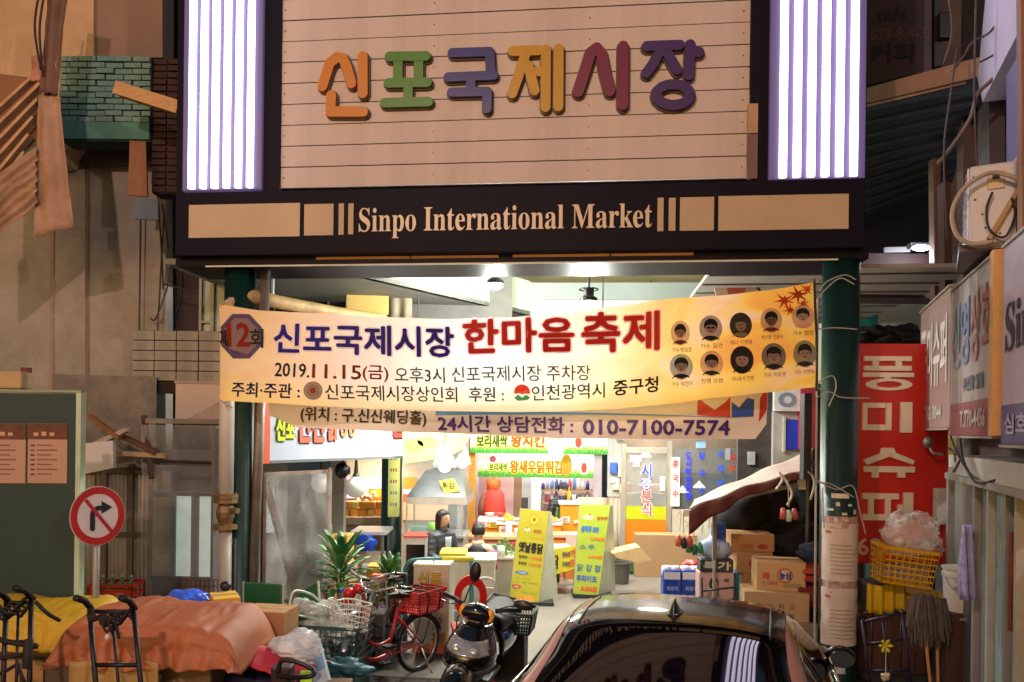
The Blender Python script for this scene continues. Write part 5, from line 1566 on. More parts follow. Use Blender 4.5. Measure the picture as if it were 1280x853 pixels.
# things seen through the glass
for i, (x0, x1, y0, y1, D, h) in enumerate(((785, 792, 604, 616, 13.4, 'd88a6a'), (800, 826, 606, 616, 13.6, 'e0a080'), (784, 830, 617, 640, 13.8, 'a8947c'), (842, 925, 590, 594, 14.0, '6a5a50'), (846, 900, 615, 640, 13.9, '5a4a40'))):
 g_, w_, h_ = BX(x0, y0, x1, y1, D)
 m = MB(g_); m.bev(-w_ / 2, w_ / 2, 0, .3, 0, h_, .02); m.build('indoor_counter', mat(h, rough=.6, var=.2), ns)
for (x, y, D) in ((807, 572, 13.4), (853, 616, 13.6), (874, 610, 13.5), (808, 607, 13.1)):
 p = at(x, y, D); m = MB(); m.lathe([(.11, 0), (.1, .03), (.03, .09), (.02, .12)], 14, (p.x, p.y, p.z)); m.build('pendant_shade', mat('f4f4f0', rough=.4, emit=1.5), ns, smooth=True)
lamp('AREA', 'noodle_shop_light', f @ Vector((Xn(830), 1.0, 2.9)), 50, (1.0, .9, .8), .6, target=f @ Vector((Xn(830), 1.0, 0)))
# fruit and side stalls on the other side
f = fr((at(450, 640, 11.9).x, 11.9, 0), 4)
fs_ = thing('side_dish_stall', 'glowing side dish stall with orange wall panels behind stacked packs', 'stall', f)
a = L(f, 405, 700); b = L(f, 545, 590)
m = MB(f); m.box(a[0], b[0], .9, 1.0, 0, 3.3); m.build('rear_wall', mat('a39d92', rough=.6, var=.1), fs_)
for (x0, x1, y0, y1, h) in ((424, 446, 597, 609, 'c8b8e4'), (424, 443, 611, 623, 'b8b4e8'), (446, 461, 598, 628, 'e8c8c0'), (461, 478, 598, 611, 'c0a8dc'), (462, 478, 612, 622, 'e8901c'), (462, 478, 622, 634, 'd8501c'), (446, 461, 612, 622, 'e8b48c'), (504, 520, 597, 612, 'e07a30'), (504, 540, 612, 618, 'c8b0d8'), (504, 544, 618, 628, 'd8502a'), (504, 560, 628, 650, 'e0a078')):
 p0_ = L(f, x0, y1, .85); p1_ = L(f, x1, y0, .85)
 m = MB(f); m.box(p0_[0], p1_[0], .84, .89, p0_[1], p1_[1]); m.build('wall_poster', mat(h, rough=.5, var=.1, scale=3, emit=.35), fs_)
ptext(f, 'lettering', '반찬', 425, 598, 434, 608, .835, 'c83a5a', fs_, .3); ptext(f, 'lettering', '국수', 425, 612, 434, 622, .835, 'c83a5a', fs_, .3)
m = MB(f); a = L(f, 418, 646); b = L(f, 480, 646); m.bev(a[0], b[0], -.05, .8, a[1] - .12, a[1], .01); m.build('display_shelf', mat('b09a84', rough=.5), fs_)
m = MB(f); m.box(a[0], b[0], .0, .75, 0, a[1] - .121); m.build('front_panel', mat('8f8472', rough=.5, var=.1), fs_)
zt = a[1]
lamp('AREA', 'side_dish_light', f @ Vector(((a[0] + b[0]) / 2 + .3, .3, zt + .95)), 45, (1.0, .72, .45), .6, target=f @ Vector(((a[0] + b[0]) / 2, .3, 0)))
cn = 0
for row in range(3):
 for i in range(5):
  x = a[0] + .1 + i * .135 + random.uniform(-.01, .01)
  z = zt + .001 + (row // 2) * .12
  yy = .05 + .25 * (row % 2)
  w_ = .12
  m = MB(f); m.bev(x, x + w_, yy, yy + .2, z, z + .11, .01)
  tag(m.build('food_pack', mat(random.choice(['e0a440', 'e89a38', 'dcb060', 'd88030']), rough=.4, var=.2, scale=10)), ORD[i] + ' food pack from the grey post, ' + ['front row of the side dish stall', 'rear row of the side dish stall', 'laid on top of the front row'][row], 'pack', ['food packs in the front row of the side dish stall', 'food packs in the rear row of the side dish stall', 'food packs on top of the side dish stall'][row])
p = at(457, 623, 11.9)
for i in range(9):
 m = MB(); m.ball((p.x + random.uniform(-.1, .1), 12.05 + random.uniform(-.05, .1), zt + .27 + random.uniform(0, .08)), .045, 9, 6)
 tag(m.build('dumpling', mat('e8cfa8', rough=.5), smooth=True), 'round pale bun heaped over the food packs', 'bun', 'pale buns heaped on the food packs')
# globe lamps
for i, (x, y, D, r_) in enumerate(((402, 604, 9.2, .125), (445, 609, 9.5, .135))):
 p = at(x, y, D)
 t = thing('globe_lamp', ('white globe lamp half hidden behind the framed plastic sheet', 'white globe lamp hanging clear in front of the side dish stall')[i], 'lamp', fr(p), 'white globe lamps')
 m = MB(); m.ball(p, r_, 20, 14); m.build('globe', mat('e8eae4', rough=.25, var=.05, emit=.12), t, smooth=True)
 m = MB(); m.tube([p + Vector((0, 0, r_)), p + Vector((0, 0, r_ + .04)), p + Vector((0, 0, r_ + .25))], [.05, .03, .01], 10); m.build('stem', mat('3a3a3a', rough=.4), t)
p = at(428, 588, 9.4)
t = thing('loudspeaker', 'black horn speaker hanging between the white globe lamps', 'speaker', fr(p))
m = MB(); m.ball(p, (.09, .08, .1), 10, 8, .2, 2); m.build('housing', mat('0c0b12', rough=.4), t, smooth=True)
m = MB(); m.tube([p + Vector((.02, -.1, 0)), p + Vector((0, .02, 0))], [.09, .04], 12); m.build('horn', mat('14131a', rough=.4), t, smooth=True)
m = MB(); m.tube([p + Vector((0, 0, .05)), p + Vector((0, 0, .4))], .012, 6); m.build('bracket', mat('5a5048'), t)
pp_ = at(421, 650, 10.2)
m = MB(); m.box(pp_.x - .09, pp_.x + .09, 10.2, 10.35, 0, at(421, 560, 10.2).z); tag(m.build('stall_post', mat('8f8c84', rough=.5, var=.15)), 'grey square post at the edge of the side dish stall', 'post')
# range hood and hot food cabinet
f = fr((at(546, 640, 10.9).x, 10.9, 0), -3)
hd = thing('range_hood', 'grey steel extractor hood with a yellow notice over the fried food stall', 'hood', f)
lo = [(L(f, 508, 625)[0], 0), (L(f, 583, 625)[0], 0), (L(f, 583, 625)[0], .9), (L(f, 508, 625)[0], .9)]
up = [(L(f, 528, 592)[0], .3), (L(f, 572, 592)[0], .3), (L(f, 572, 592)[0], .7), (L(f, 528, 592)[0], .7)]
z0 = L(f, 546, 622)[1]; z1 = L(f, 546, 590)[1]
st = mat('6f7476', rough=.35, metal=.55, var=.12, scale=3, stretch=(1, 1, 6))
m = MB(f); m.add([(x, y, z0) for x, y in lo] + [(x, y, z1) for x, y in up], [(0, 1, 5, 4), (1, 2, 6, 5), (2, 3, 7, 6), (3, 0, 4, 7), (4, 5, 6, 7)]); m.build('hood_shell', st, hd, solid=.01)
m = MB(f); m.box(lo[0][0] - .01, lo[1][0] + .01, -.01, .91, z0 - .1, z0 - .001); m.build('hood_rim', mat('b4b8ba', rough=.3, metal=.5), hd)
m = MB(f); m.box((up[0][0] + up[1][0]) / 2 - .15, (up[0][0] + up[1][0]) / 2 + .15, .35, .65, z1 + .002, 4.7); m.build('hood_duct', st, hd)
a = L(f, 553, 618, -.02); b = L(f, 573, 600, .1)
m = MB(f); m.prism([L(f, *q, .05) for q in ((549, 601), (568, 598), (575, 614), (556, 617))], .03, .04); m.build('yellow_notice', mat('d8dc62', rough=.5, emit=.1), hd)
ptext(f, 'notice_lettering', '튀김', 553, 603, 567, 611, .025, '5a5a30', hd, .2)
f = fr((at(540, 690, 10.9).x, 10.9, FL), -3)
gc = thing('food_cabinet', 'glass sided hot food cabinet on a steel counter under the extractor hood', 'cabinet', f)
a = L(f, 508, 668); b = L(f, 578, 632)
for (x, y) in ((a[0], 0), (b[0], 0), (a[0], .6), (b[0], .6)):
 m = MB(f); m.box(x - .012, x + .012, y - .012, y + .012, a[1], b[1]); m.build('corner_post', mat('b8bcbc', metal=.5, rough=.3), gc)
for (y,) in ((-.004,), (.602,)):
 m = MB(f); m.box(a[0] + .013, b[0] - .013, y, y + .004, a[1] + .05, b[1]); m.build('glass_pane', glass('dfe8e4', .14), gc)
m = MB(f); m.bev(a[0] - .04, b[0] + .04, -.04, .66, a[1] - .04, a[1] - .001, .006); m.build('counter_top', mat('a9b0b0', metal=.4, rough=.3), gc)
m = MB(f); m.box(a[0] - .02, b[0] + .02, 0, .62, 0, a[1] - .041); m.build('counter_body', mat('8d8c88', rough=.4, var=.12), gc)
for k, (x, h) in enumerate(((512, '2a6a60'), (536, '7ab84a'))):
 q = L(f, x, 668)
 m = MB(f);
 if k == 0: m.bev(q[0], L(f, 534, 668)[0], .05, .3, a[1] + .001, a[1] + .10, .01); tag(m.build('food_tray', mat('2f8a80', rough=.4)), 'teal plastic tray on the steel counter under the hood', 'tray')
 else: m.lathe([(.05, 0), (.07, .17)], 14, (q[0] + .05, -.0 + .05, a[1] + .001)); tag(m.build('plastic_cup', mat('76c23a', rough=.3), smooth=True), 'bright green plastic tub on the steel counter', 'tub')
# conical glass lamps
for i, (x, y, D, r_) in enumerate(((556, 575, 9.6, .16), (578, 572, 10.0, .12))):
 p = at(x, y, D)
 t = thing('cone_lamp', ('larger clear conical lamp hanging beside the yellow awning', 'smaller clear conical lamp hanging next to the larger one')[i], 'lamp', fr(p), 'conical hanging lamps')
 m = MB(); m.lathe([(r_, -.10), (r_ * .9, -.04), (r_ * .35, .15), (.02, .2)], 20, p, cap=False); m.build('lamp_shade', mat('d5dad6', rough=.15, var=.1, alpha=.6), t, smooth=True, solid=.004)
 m = MB(); m.ball(p + Vector((0, 0, -.08)), r_ * .5, 12, 8); m.build('bulb', mat('ffffff', rough=.4, var=0, bump=0, emit=4.5, ecol='f8fff4'), t, smooth=True)
 m = MB(); m.tube([p + Vector((0, 0, .2)), p + Vector((0, 0, 1.2))], .008, 5); m.build('cord', mat('3a3a3a'), t)
# yellow awning cloth under the lower banner
f = fr((at(530, 565, 9.9).x, 9.9, 0), 0)
P = [(503, 520), (600, 520), (580, 560), (560, 572), (504, 580)]
m = MB(f); m.prism([L(f, *q) for q in P], 0, .01); aw = m.build('awning_cloth', mat('d2d690', rough=.6, var=.2, scale=5, bump=.2)); tag(aw, 'pale yellow printed awning cloth beside the green column', 'awning')
for k, (x, y) in enumerate(((518, 556), (533, 552))):
 c0 = L(f, x, y); m = MB(f); m.disc(c0, .12, .07, -.004, -.001, 16); m.build('print', ink('a9c86a'), aw)
# white stall fridge with black front, grey case
f, w_, h_ = BX(505, 742, 534, 672, 9.6); f = fr((f.translation.x, 9.6, FL), 0); zt = at(520, 672, 9.6).z - FL
t = thing('small_fridge', 'white box fridge with a black glass front beside the green column', 'fridge', f)
w_ = 29 / 950 * 9.6
m = MB(f); m.bev(-w_ / 2, w_ / 2, 0, .4, 0, zt, .015); m.build('body', mat('c9c6c6', rough=.35), t)
m = MB(f); m.box(-w_ / 2 + .03, w_ / 2 - .03, -.006, -.001, .08, zt - .09); m.build('glass_front', mat('111114', rough=.15, var=.3), t)
m = MB(f); m.box(-w_ / 2, w_ / 2, -.01, .42, zt + .001, zt + .02); m.build('red_top', mat('c04038', rough=.4), t)
# corner case with yellow top behind the white cabinet
f = fr((at(572, 730, 9.0).x, 9.0, FL), 0); zt = at(572, 702, 9.0).z - FL
t = thing('serving_counter', 'pale serving counter with a yellow cloth corner behind the white cabinet', 'counter', f)
x0 = L(f, 552, 740)[0]; x1 = L(f, 618, 740)[0]
m = MB(f); m.bev(x0, x1, 0, .5, 0, zt, .01); m.build('body', mat('c8c4ae', rough=.4, var=.1), t)
m = MB(f); m.bev(x0 - .02, x1 + .02, -.02, .52, zt + .001, zt + .03, .006); m.build('top', mat('cfd2c4', rough=.25, metal=.2), t)
m = MB(f); m.box(x0 - .03, x0 + .28, -.03, .4, zt + .031, zt + .1); tag(m.build('yellow_box', mat('d8cc3a', rough=.5)), 'flat yellow box on the end of the serving counter', 'box')
# table and boxes under the globe lamps
t, f8, w8, z8 = table('prep_table', 'white preparation table with crossed legs in front of the side dish stall', 'table', 440, 664, 480, 712, 10.6, .6, top='e8e6ea', legs=True)
p = at(459, 676, 10.3); m = MB(); m.ball((p.x - .05, 10.5, p.z - .06), (.13, .1, .11), 12, 8, .3, 4); tag(m.build('blue_bag', mat('1f4fd0', rough=.35), smooth=True), 'small blue plastic bag hanging under the white preparation table', 'bag')
for i, (x0, y0, x1, y1, D, h, lab, a_) in enumerate(((409, 670, 416, 704, 9.3, 'c79a4a', 'narrow tan cardboard box leaning at the plastic sheet frame', 0), (416, 669, 434, 704, 9.4, 'c9a052', 'larger tan cardboard box leaning beside the narrow one', -8), (434, 692, 478, 744, 10.6, 'c4b09a', 'wide pale cardboard carton under the white preparation table', 0), (452, 706, 478, 716, 10.5, 'e0dcd8', 'flat white carton with a red stripe by the green column', 0), (458, 708, 482, 730, 8.5, 'd8902c', 'orange yellow sack behind the bicycle handlebars', 0))):
 f, w_, h_ = BX(x0, y0, x1, y1, D, a_)
 m = MB(f); m.bev(-w_ / 2, w_ / 2, 0, .25, 0, h_, .01); tag(m.build('cardboard_box', mat(h, rough=.75, var=.1, bump=.1)), lab, 'box')
 if i in (0, 1, 4):
  zc = f.translation.z
  m = MB(f); m.bev(-w_ / 2 - .04, w_ / 2 + .04, -.03, .28, FL - zc, -.002, .01)
  tag(m.build('carton', mat('a88a60', rough=.75, var=.1, bump=.1)), ['brown carton standing under the narrow tan box', 'brown carton standing under the larger tan box', '', '', 'brown carton standing under the orange yellow sack'][i], 'carton')
# chicken sign board and framed plastic screen by the gate column
A = at(337, 540, 8.1); B = at(518, 540, 10.4)
ang = math.degrees(math.atan2(B.y - A.y, B.x - A.x))
f = fr((A.x, A.y, 0), ang)
Ls = lambda x, y: L(f, x, y)
t = thing('chicken_signboard', 'long white signboard with green and red chicken lettering under the banners', 'sign', f)
zb = Ls(338, 576)[1]; zt = zb + 1.1
wS = (B - A).length
xm = Ls(480, 560)[0]
m = MB(f); m.box(0, xm - .004, 0, .15, zb, zt); m.build('panel', mat('b9c0cf', rough=.35, var=.03, emit=.04), t)
m = MB(f); m.box(xm + .004, wS, 0, .15, zb, zt); m.build('panel', mat('b9c0cf', rough=.35, var=.03, emit=.04), t)
m = MB(f); m.box(-.10, -.002, -.01, .16, zb - .03, zt); m.build('red_edge', mat('c8583a', rough=.4, emit=.1), t)
m = MB(f); m.box(0, wS, -.012, .16, zb - .03, zb - .002); m.build('bottom_trim', mat('6a6e72', rough=.4), t)
def st_(s, x0, y0, x1, y1, h, halo, b1, b2):
 a = Ls(x0, (y0 + y1) / 2)[0]; b = Ls(x1, (y0 + y1) / 2)[0]
 z1 = Ls((x0 + x1) / 2, y0)[1]; z0 = Ls((x0 + x1) / 2, y1)[1]
 if halo:
  m = MB(f); put(m, s, a, z0, b, z1, -.004, bold=b2, eps=.0006); m.build('lettering_halo', ink(halo), t)
 m = MB(f); put(m, s, a, z0, b, z1, -.012, bold=b1, eps=.0006); m.build('lettering', ink(h), t)
st_('신포', 345, 520, 367, 550, 'c8d02a', '3f5a1c', .012, .03)
st_('인천', 372, 507, 404, 552, 'd0604a', '3a1c1c', .015, .03)
st_('닭', 410, 507, 421, 550, 'd0604a', '3a1c1c', .015, .03)
st_('강정', 424, 507, 443, 546, 'c87a4a', '3a2c1c', .012, .025)
st_('홈', 489, 507, 512, 546, 'd83a34', '3a1c1c', .015, .03)
m = MB(f); m.box(Ls(446, 540)[0], Ls(472, 540)[0], -.012, -.004, Ls(460, 528)[1], Ls(460, 518)[1]); m.build('red_print', ink('d8442c'), t)
# framed plastic screen
C0 = at(330, 600, 7.9); C1 = at(412, 600, 8.6)
ang = math.degrees(math.atan2(C1.y - C0.y, C1.x - C0.x))
f = fr((C0.x, C0.y, 0), ang)
t = thing('plastic_screen', 'brown wooden frame covered with cloudy plastic sheet below the chicken signboard', 'screen', f)
wS = (C1 - C0).length
zb, zt = L(f, 370, 748)[1], L(f, 370, 589)[1]
fm = mat('7a5640', rough=.7, var=.25, scale=8)
for (a, b, c, d) in ((-.02, .02, 0, zt), (wS - .03, wS + .02, 0, zt + .02)):
 m = MB(f); m.box(a, b, -.02, .02, c, d); m.build('frame_post', fm, t)
for z in (zt - .02, zb, zb - .25):
 m = MB(f); m.box(.021, wS - .031, -.015, .015, z - .02, z + .02); m.build('frame_rail', fm, t)
m = MB(f); a = L(f, 332, 603, .05); b = L(f, 372, 752, .05); m.obox((a[0], .05, a[1]), (b[0], .05, b[1]), .05, .06); m.build('brace', mat('6b4a38', rough=.7, var=.3, scale=8), t)
m = MB(f); a = L(f, 360, 680, .09); b = L(f, 374, 748, .09); m.obox((a[0], .12, a[1]), (b[0], .12, b[1]), .035, .03); m.build('brace', mat('6b4a38', rough=.7, var=.3, scale=8), t)
vinyl(f, .0, wS, zb, zt, -.04, 11, t, 'c6c2c0', .38)
m = MB(f); m.box(-.1, wS, .75, .8, 0, 2.3)
tag(m.build('grey_wall', mat('8a8582', rough=.7, var=.2, scale=1.5)), 'grey stall wall showing through the cloudy plastic sheet', 'wall')
m = MB(f); m.box(.15, wS * .75, .70, .74, 1.1, 1.75); tag(m.build('pale_poster', mat('c8cfd4', rough=.5, var=.15, scale=3, emit=.1)), 'pale blue poster behind the cloudy plastic sheet', 'poster')
# shop row on the other kerb
p0 = at(1155, 500, 8.0)
AR = math.degrees(math.atan2(-1, -.362))
FR = fr((p0.x, p0.y, 0), AR)
rbld = thing('corner_building', 'dark old building with shop signs, white rail and glazed shopfront', 'building', FR)
Xr = lambda px, y=.25, py=500: L(FR, px, py, y)[0]
brw = mat('4b3a38', rough=.8, var=.35, scale=2.0, bump=.4, dirt=.6, dirtcol='1e1718')
m = MB(FR); m.box(-.8, 6.5, .45, .6, 2.0, 10); m.build('upper_wall', brw, rbld)
m = MB(FR); m.box(-.6, 6.5, .8, .9, 0, 2.0); m.build('inner_wall', mat('5f5a56', rough=.7, var=.3), rbld)
m = MB(FR); a = L(FR, 1183, 560, .0); m.box(a[0], 6.5, .02, .44, 1.98, 2.14); m.build('white_rail', mat('b9b4aa', rough=.5, var=.1, dirt=.4), rbld)
m = MB(FR); m.box(a[0], 6.5, -.01, .02, 1.93, 1.979); m.build('rail_lip', mat('8f8a82', rough=.5), rbld)
for k, (px, wd, h) in enumerate(((1188, .09, '8b8d8c'), (1222, .07, '9a9a94'), (1240, .05, 'b3b1a8'), (1262, .06, '8f8f8a'), (1276, .05, 'a8a8a0'))):
 x = L(FR, px, 700, .1)[0]
 m = MB(FR); m.box(x, x + wd, .06, .2, 0, 1.975); m.build('shop_mullion', mat(h, rough=.4, metal=.3, var=.12, dirt=.3), rbld)
for k, (pa, pb, h, a_) in enumerate(((1193, 1222, '6f6c68', 1), (1228, 1240, '6d6a64', 1), (1246, 1262, '8fa3a2', .75), (1266, 1279, '93a29f', .75))):
 xa = L(FR, pa, 700, .12)[0]; xb = L(FR, pb, 700, .12)[0]
 m = MB(FR); m.box(xa, xb, .11, .13, 0, 1.975); m.build('shop_panel', mat(h, rough=.15 if a_ < 1 else .5, var=.2, scale=3, alpha=a_, bump=.02), rbld)
xa = L(FR, 1265, 700, .3)[0]; xb = L(FR, 1271, 700, .3)[0]
m = MB(FR); m.box(xa, xb, .35, .37, L(FR, 1268, 722, .3)[1], L(FR, 1268, 672, .3)[1]); m.build('warm_lamp', mat('ffd9a0', rough=.4, var=0, bump=0, emit=.9), rbld)  # glowing strip added for the warm highlight in the glass door
m = MB(FR); x = L(FR, 1268, 700, .05)[0]; m.tube([(x, .03, L(FR, 1268, 790, .05)[1]), (x, .03, L(FR, 1268, 665, .05)[1])], .016, 6); m.build('door_handle', mat('6a3a22', rough=.4), rbld)
# white lilac fascia panel and posts higher up
def rp(nm, pts, y, t_, h, par=rbld, **k):
 m = MB(FR); m.prism([L(FR, a, b, y) for a, b in pts], y, y + t_)
 return m.build(nm, mat(h, **k), par)
rp('fascia_panel', [(1237, -60), (1283, -60), (1283, 20), (1262, 62), (1228, 128), (1222, 100)], .2, .2, 'cfc6d6', rough=.4, var=.06)
rp('side_cladding', [(1258, 95), (1290, 40), (1290, 330), (1258, 330)], .22, .2, '6d6a90', rough=.5, var=.12, stretch=(5, 5, .4))
rp('corner_post', [(1270, -60), (1276, -60), (1278, 330), (1272, 330)], .1, .08, '8a6048', rough=.6)
rp('corner_post', [(1196, 150), (1204, 140), (1204, 380), (1196, 390)], .3, .12, '5d4a44', rough=.7, var=.2)
rp('corner_post', [(1222, 140), (1236, 120), (1238, 330), (1222, 330)], .28, .12, '4e403e', rough=.7, var=.2)
# lighted-by-the-street signs
def signbox(nm, lab, x0, x1, ytl, ytr, ybl, ybr, h, edge=None):
 a = L(FR, x0, (ytl + ybl) / 2); b = L(FR, x1, (ytr + ybr) / 2)
 zt = (L(FR, x0, ytl)[1] + L(FR, x1, ytr)[1]) / 2; zb = (L(FR, x0, ybl)[1] + L(FR, x1, ybr)[1]) / 2
 t = thing('shop_sign', lab, 'sign', fr(FR @ Vector(((a[0] + b[0]) / 2, 0, zb)), AR))
 m = MB(FR); m.bev(a[0] + .005, b[0] - .005, 0, .24, zb, zt, .012); m.build('sign_box', mat(h, rough=.4, var=.08, scale=2, emit=.04, dirt=.25, dirtcol='5a4038'), t)
 for (c, d) in ((zb - .02, zb - .001), (zt + .001, zt + .02)):
  m = MB(FR); m.box(a[0] + .005, b[0] - .005, -.015, .24, c, d); m.build('sign_trim', mat('a89c94', rough=.4, metal=.3), t)
 return t, a[0], b[0], zb, zt
def rtext(t, s, x0, x1, z0, z1, h, bold=.006, y=-.006):
 m = MB(FR); put(m, s, x0, z0, x1, z1, y, bold=bold, eps=.0006); return m.build('lettering', ink(h), t)
t, xa, xb, zb, zt = signbox('s', 'faded maroon shop sign with white lettering, the furthest along the wall', 1150, 1187.5, 390, 363, 532, 540, '987c78')
rtext(t, '풍미슈퍼', xa + .12, xb - .12, zb + .42, zt - .22, 'd9cfc8', .014)
rtext(t, '762-3044', xa + .4, xb - .35, zb + .09, zb + .22, 'd0c4bc', .006)
t, xa, xb, zb, zt = signbox('s', 'white and maroon shop sign with blue and red lettering beneath the air conditioner', 1188.5, 1244, 363, 324, 540, 551, 'a59a98')
W_ = xb - xa
for i, (c, h) in enumerate(zip('신영상회', ('8c98ac', '6c7ca0', 'a06a70', '945860'))):
 rtext(t, c, xa + W_ * (.06 + i * .235), xa + W_ * (.25 + i * .235), zb + .58, zt - .16, h, .014)
rtext(t, '수산물 일절', xa + W_ * .35, xb - W_ * .2, zb + .36, zb + .47, '5a6470', .005)
m = MB(FR); m.box(xa + .006, xb - .006, -.004, -.0005, zb + .004, zb + .27); m.build('maroon_band', mat('8f4048', rough=.4), t)
rtext(t, 'T.770-4456', xa + W_ * .3, xb - W_ * .15, zb + .07, zb + .2, 'c9b8b4', .006, -.008)
m = MB(FR); m.box(xb - .03, xb + .06, -.03, .24, zb, zt + .02); m.build('lit_edge', mat('d8a468', rough=.5), t)  # yellow light on the side strip put into its colour
t, xa, xb, zb, zt = signbox('s', 'lilac shop sign with dark serif English lettering, cut by the picture edge', 1253, 1300, 316, 268, 552, 562, 'b8a8b8')
rtext(t, '𝐒𝐢𝐧𝐩𝐨', xa + .10, xb + .35, zb + (zt - zb) * .40, zb + (zt - zb) * .70, '2a2440', .004)
m = MB(FR); m.box(xa + .006, xb - .006, -.004, -.0005, zb + .004, zb + .26); m.build('blue_band', mat('5a528f', rough=.4), t)
rtext(t, '심호상회', xa + .12, xb + .3, zb + .07, zb + .2, 'c8c4d8', .004, -.008)
# air conditioner
f = fr(at(1243, 306, 5.35), -29)
t = thing('air_conditioner', 'beige outdoor air conditioner on a bracket above the white and maroon sign', 'air conditioner', f)
a = L(f, 1211, 306); b = L(f, 1272, 200)
m = MB(f); m.bev(a[0], b[0], 0, .75, a[1], b[1], .02); m.build('casing', mat('cacad2', rough=.45, var=.06, dirt=.2, dirtcol='8a6a4c'), t)
m = MB(f); m.box(a[0] - .012, a[0] - .002, .02, .73, a[1] + .01, b[1] - .01); m.build('front_grille', mat('d8d4e4', rough=.4), t)
for k in range(9):
 m = MB(f); z = a[1] + .06 + k * .055; m.box(a[0] - .02, a[0] - .0125, .06, .7, z, z + .02); m.build('grille_slat', mat('b8b4c8', rough=.4), t)
c1 = L(f, 1234, 238); c2 = L(f, 1256, 212)
m = MB(f); m.bev(c1[0], c2[0], -.012, -.001, c1[1], c2[1], .004); m.build('service_cover', mat('c9b294', rough=.4), t)
m = MB(f); m.box(c1[0] + .03, c2[0] - .03, -.02, -.013, c2[1] - .06, c2[1] - .035); m.build('handle_slot', mat('3a2c24'), t)
for (px, py) in ((1217, 222), (1219, 250), (1232, 285), (1250, 292), (1228, 268)):
 q = L(f, px, py); m = MB(f); m.disc(q, .008, .008, -.006, -.0005, 8); m.build('screw', mat('5a4a3c'), t)
m = MB(f); m.tube(smooth_pts([(L(f, *q)[0], -.10, L(f, *q)[1]) for q in ((1280, 235), (1262, 226), (1235, 222), (1205, 240), (1190, 270), (1196, 298), (1215, 309), (1240, 306))]), .015, 8); m.build('drain_hose', mat('a89884', rough=.6), t, smooth=True)
m = MB(f); m.tube(smooth_pts([(L(f, *q)[0], -.05, L(f, *q)[1]) for q in ((1240, 243), (1233, 262), (1234, 284), (1245, 297), (1258, 296), (1268, 270), (1264, 250))]), .008, 6); m.build('power_cable', mat('231c1a'), t, smooth=True)
m = MB(f); m.obox((L(f, 1236, 300)[0], -.02, L(f, 1236, 300)[1]), (L(f, 1276, 232)[0], -.02, L(f, 1276, 232)[1]), .05, .03); m.build('pipe_cover', mat('b08a5c', rough=.6), t)
m = MB(f); m.box(a[0] - .06, b[0] + .1, -.02, .8, a[1] - .05, a[1] - .003); m.build('bracket', mat('54444c', rough=.5), t)
m = MB(f); m.tube(smooth_pts([(L(f, *q)[0], .1, L(f, *q)[1]) for q in ((1262, 215), (1270, 202), (1290, 180))]), .03, 8); m.build('insulated_pipe', mat('c8b0a0', rough=.6), t, smooth=True)
# hanging cables and garland
gc_ = [((1282, 48), (1262, 75), (1240, 100), (1222, 118), (1212, 150), (1185, 190), (1172, 205)), ((1255, 10), (1238, 40), (1216, 52), (1205, 70), (1190, 90)), ((1280, 20), (1250, 62), (1225, 78)), ((1185, -10), (1190, 40), (1180, 80)), ((1196, 60), (1188, 120), (1180, 190), (1184, 300)), ((1220, 0), (1218, 120), (1224, 260))]
for i, pts in enumerate(gc_):
 m = MB(); m.tube(smooth_pts([at(x, y, 6.2 + .02 * k) for k, (x, y) in enumerate(pts)]), .018 if i == 0 else .009, 6)
 tag(m.build('cable', mat('4a3c38' if i else '6a5c54', rough=.6), smooth=True), ('thick bundled cable sagging below the lilac fascia panel', 'thin cable looping off the top of the lilac fascia panel', 'thin cable crossing the lilac fascia panel', 'short cable dropping beside the cafe sign', 'long cable dropping past the end of the metal awning', 'straight cable running down past the lilac fascia to the air conditioner')[i], 'cable')
for i, pts in enumerate((((1188, 545), (1196, 566), (1210, 590), (1222, 604), (1245, 600)), ((1200, 545), (1204, 575), (1220, 598), (1250, 592)), ((1185, 560), (1200, 572), (1192, 590)), ((1226, 600), (1240, 614), (1258, 612)))):
 m = MB(); m.tube(smooth_pts([at(x, y, 6.3 - .25 * k) for k, (x, y) in enumerate(pts)]), .009, 6)
 tag(m.build('cable', mat('2c2624', rough=.6), smooth=True), ('loose black cable hanging from the corner of the maroon sign', 'second loose cable sagging across the white rail', 'short cable feeding the small spotlight on the rail', 'cable end tied to the white rail with blue tape')[i], 'cable')
for i, (x, y) in enumerate(((1194, 580), (1209, 598))):
 p = at(x, y, 6.2)
 t = thing('rail_spotlight', ('small white spotlight clipped under the maroon sign', 'small grey spotlight clipped lower on the cable of the white rail')[i], 'spotlight', fr(p))
 m = MB(); m.tube([p, p + Vector((-.05, -.05, -.05))], [.022, .035], 10); m.build('lamp_head', mat('c9c6c0', rough=.4), t)
 m = MB(); m.tube([p, p + Vector((.04, .08, .08))], .008, 6); m.build('arm', mat('55504c'), t)
p = at(1247, 604, 5.7); m = MB(); m.ball(p, (.05, .03, .03), 8, 6, .3, 2); tag(m.build('blue_tape', mat('4a4aa8', rough=.4)), 'knot of blue plastic tape on the cable end', 'tape')
p = at(1202, 680, 6.4)
m = MB(); m.grid(lambda u, v: Vector((at(1199 + 17 * u, 650, 5.95).x, 5.92 + .03 * math.sin(u * 12 + v * 4), at(1210, 735, 6.4).z + (at(1210, 648, 6.4).z - at(1210, 735, 6.4).z) * v)), 14, 10)
tag(m.build('plastic_wrapping', mat('9a98c8', rough=.2, var=.35, scale=10), smooth=True, solid=.01), 'lilac plastic wrapping hanging on the shop pillar above the white bucket', 'plastic')
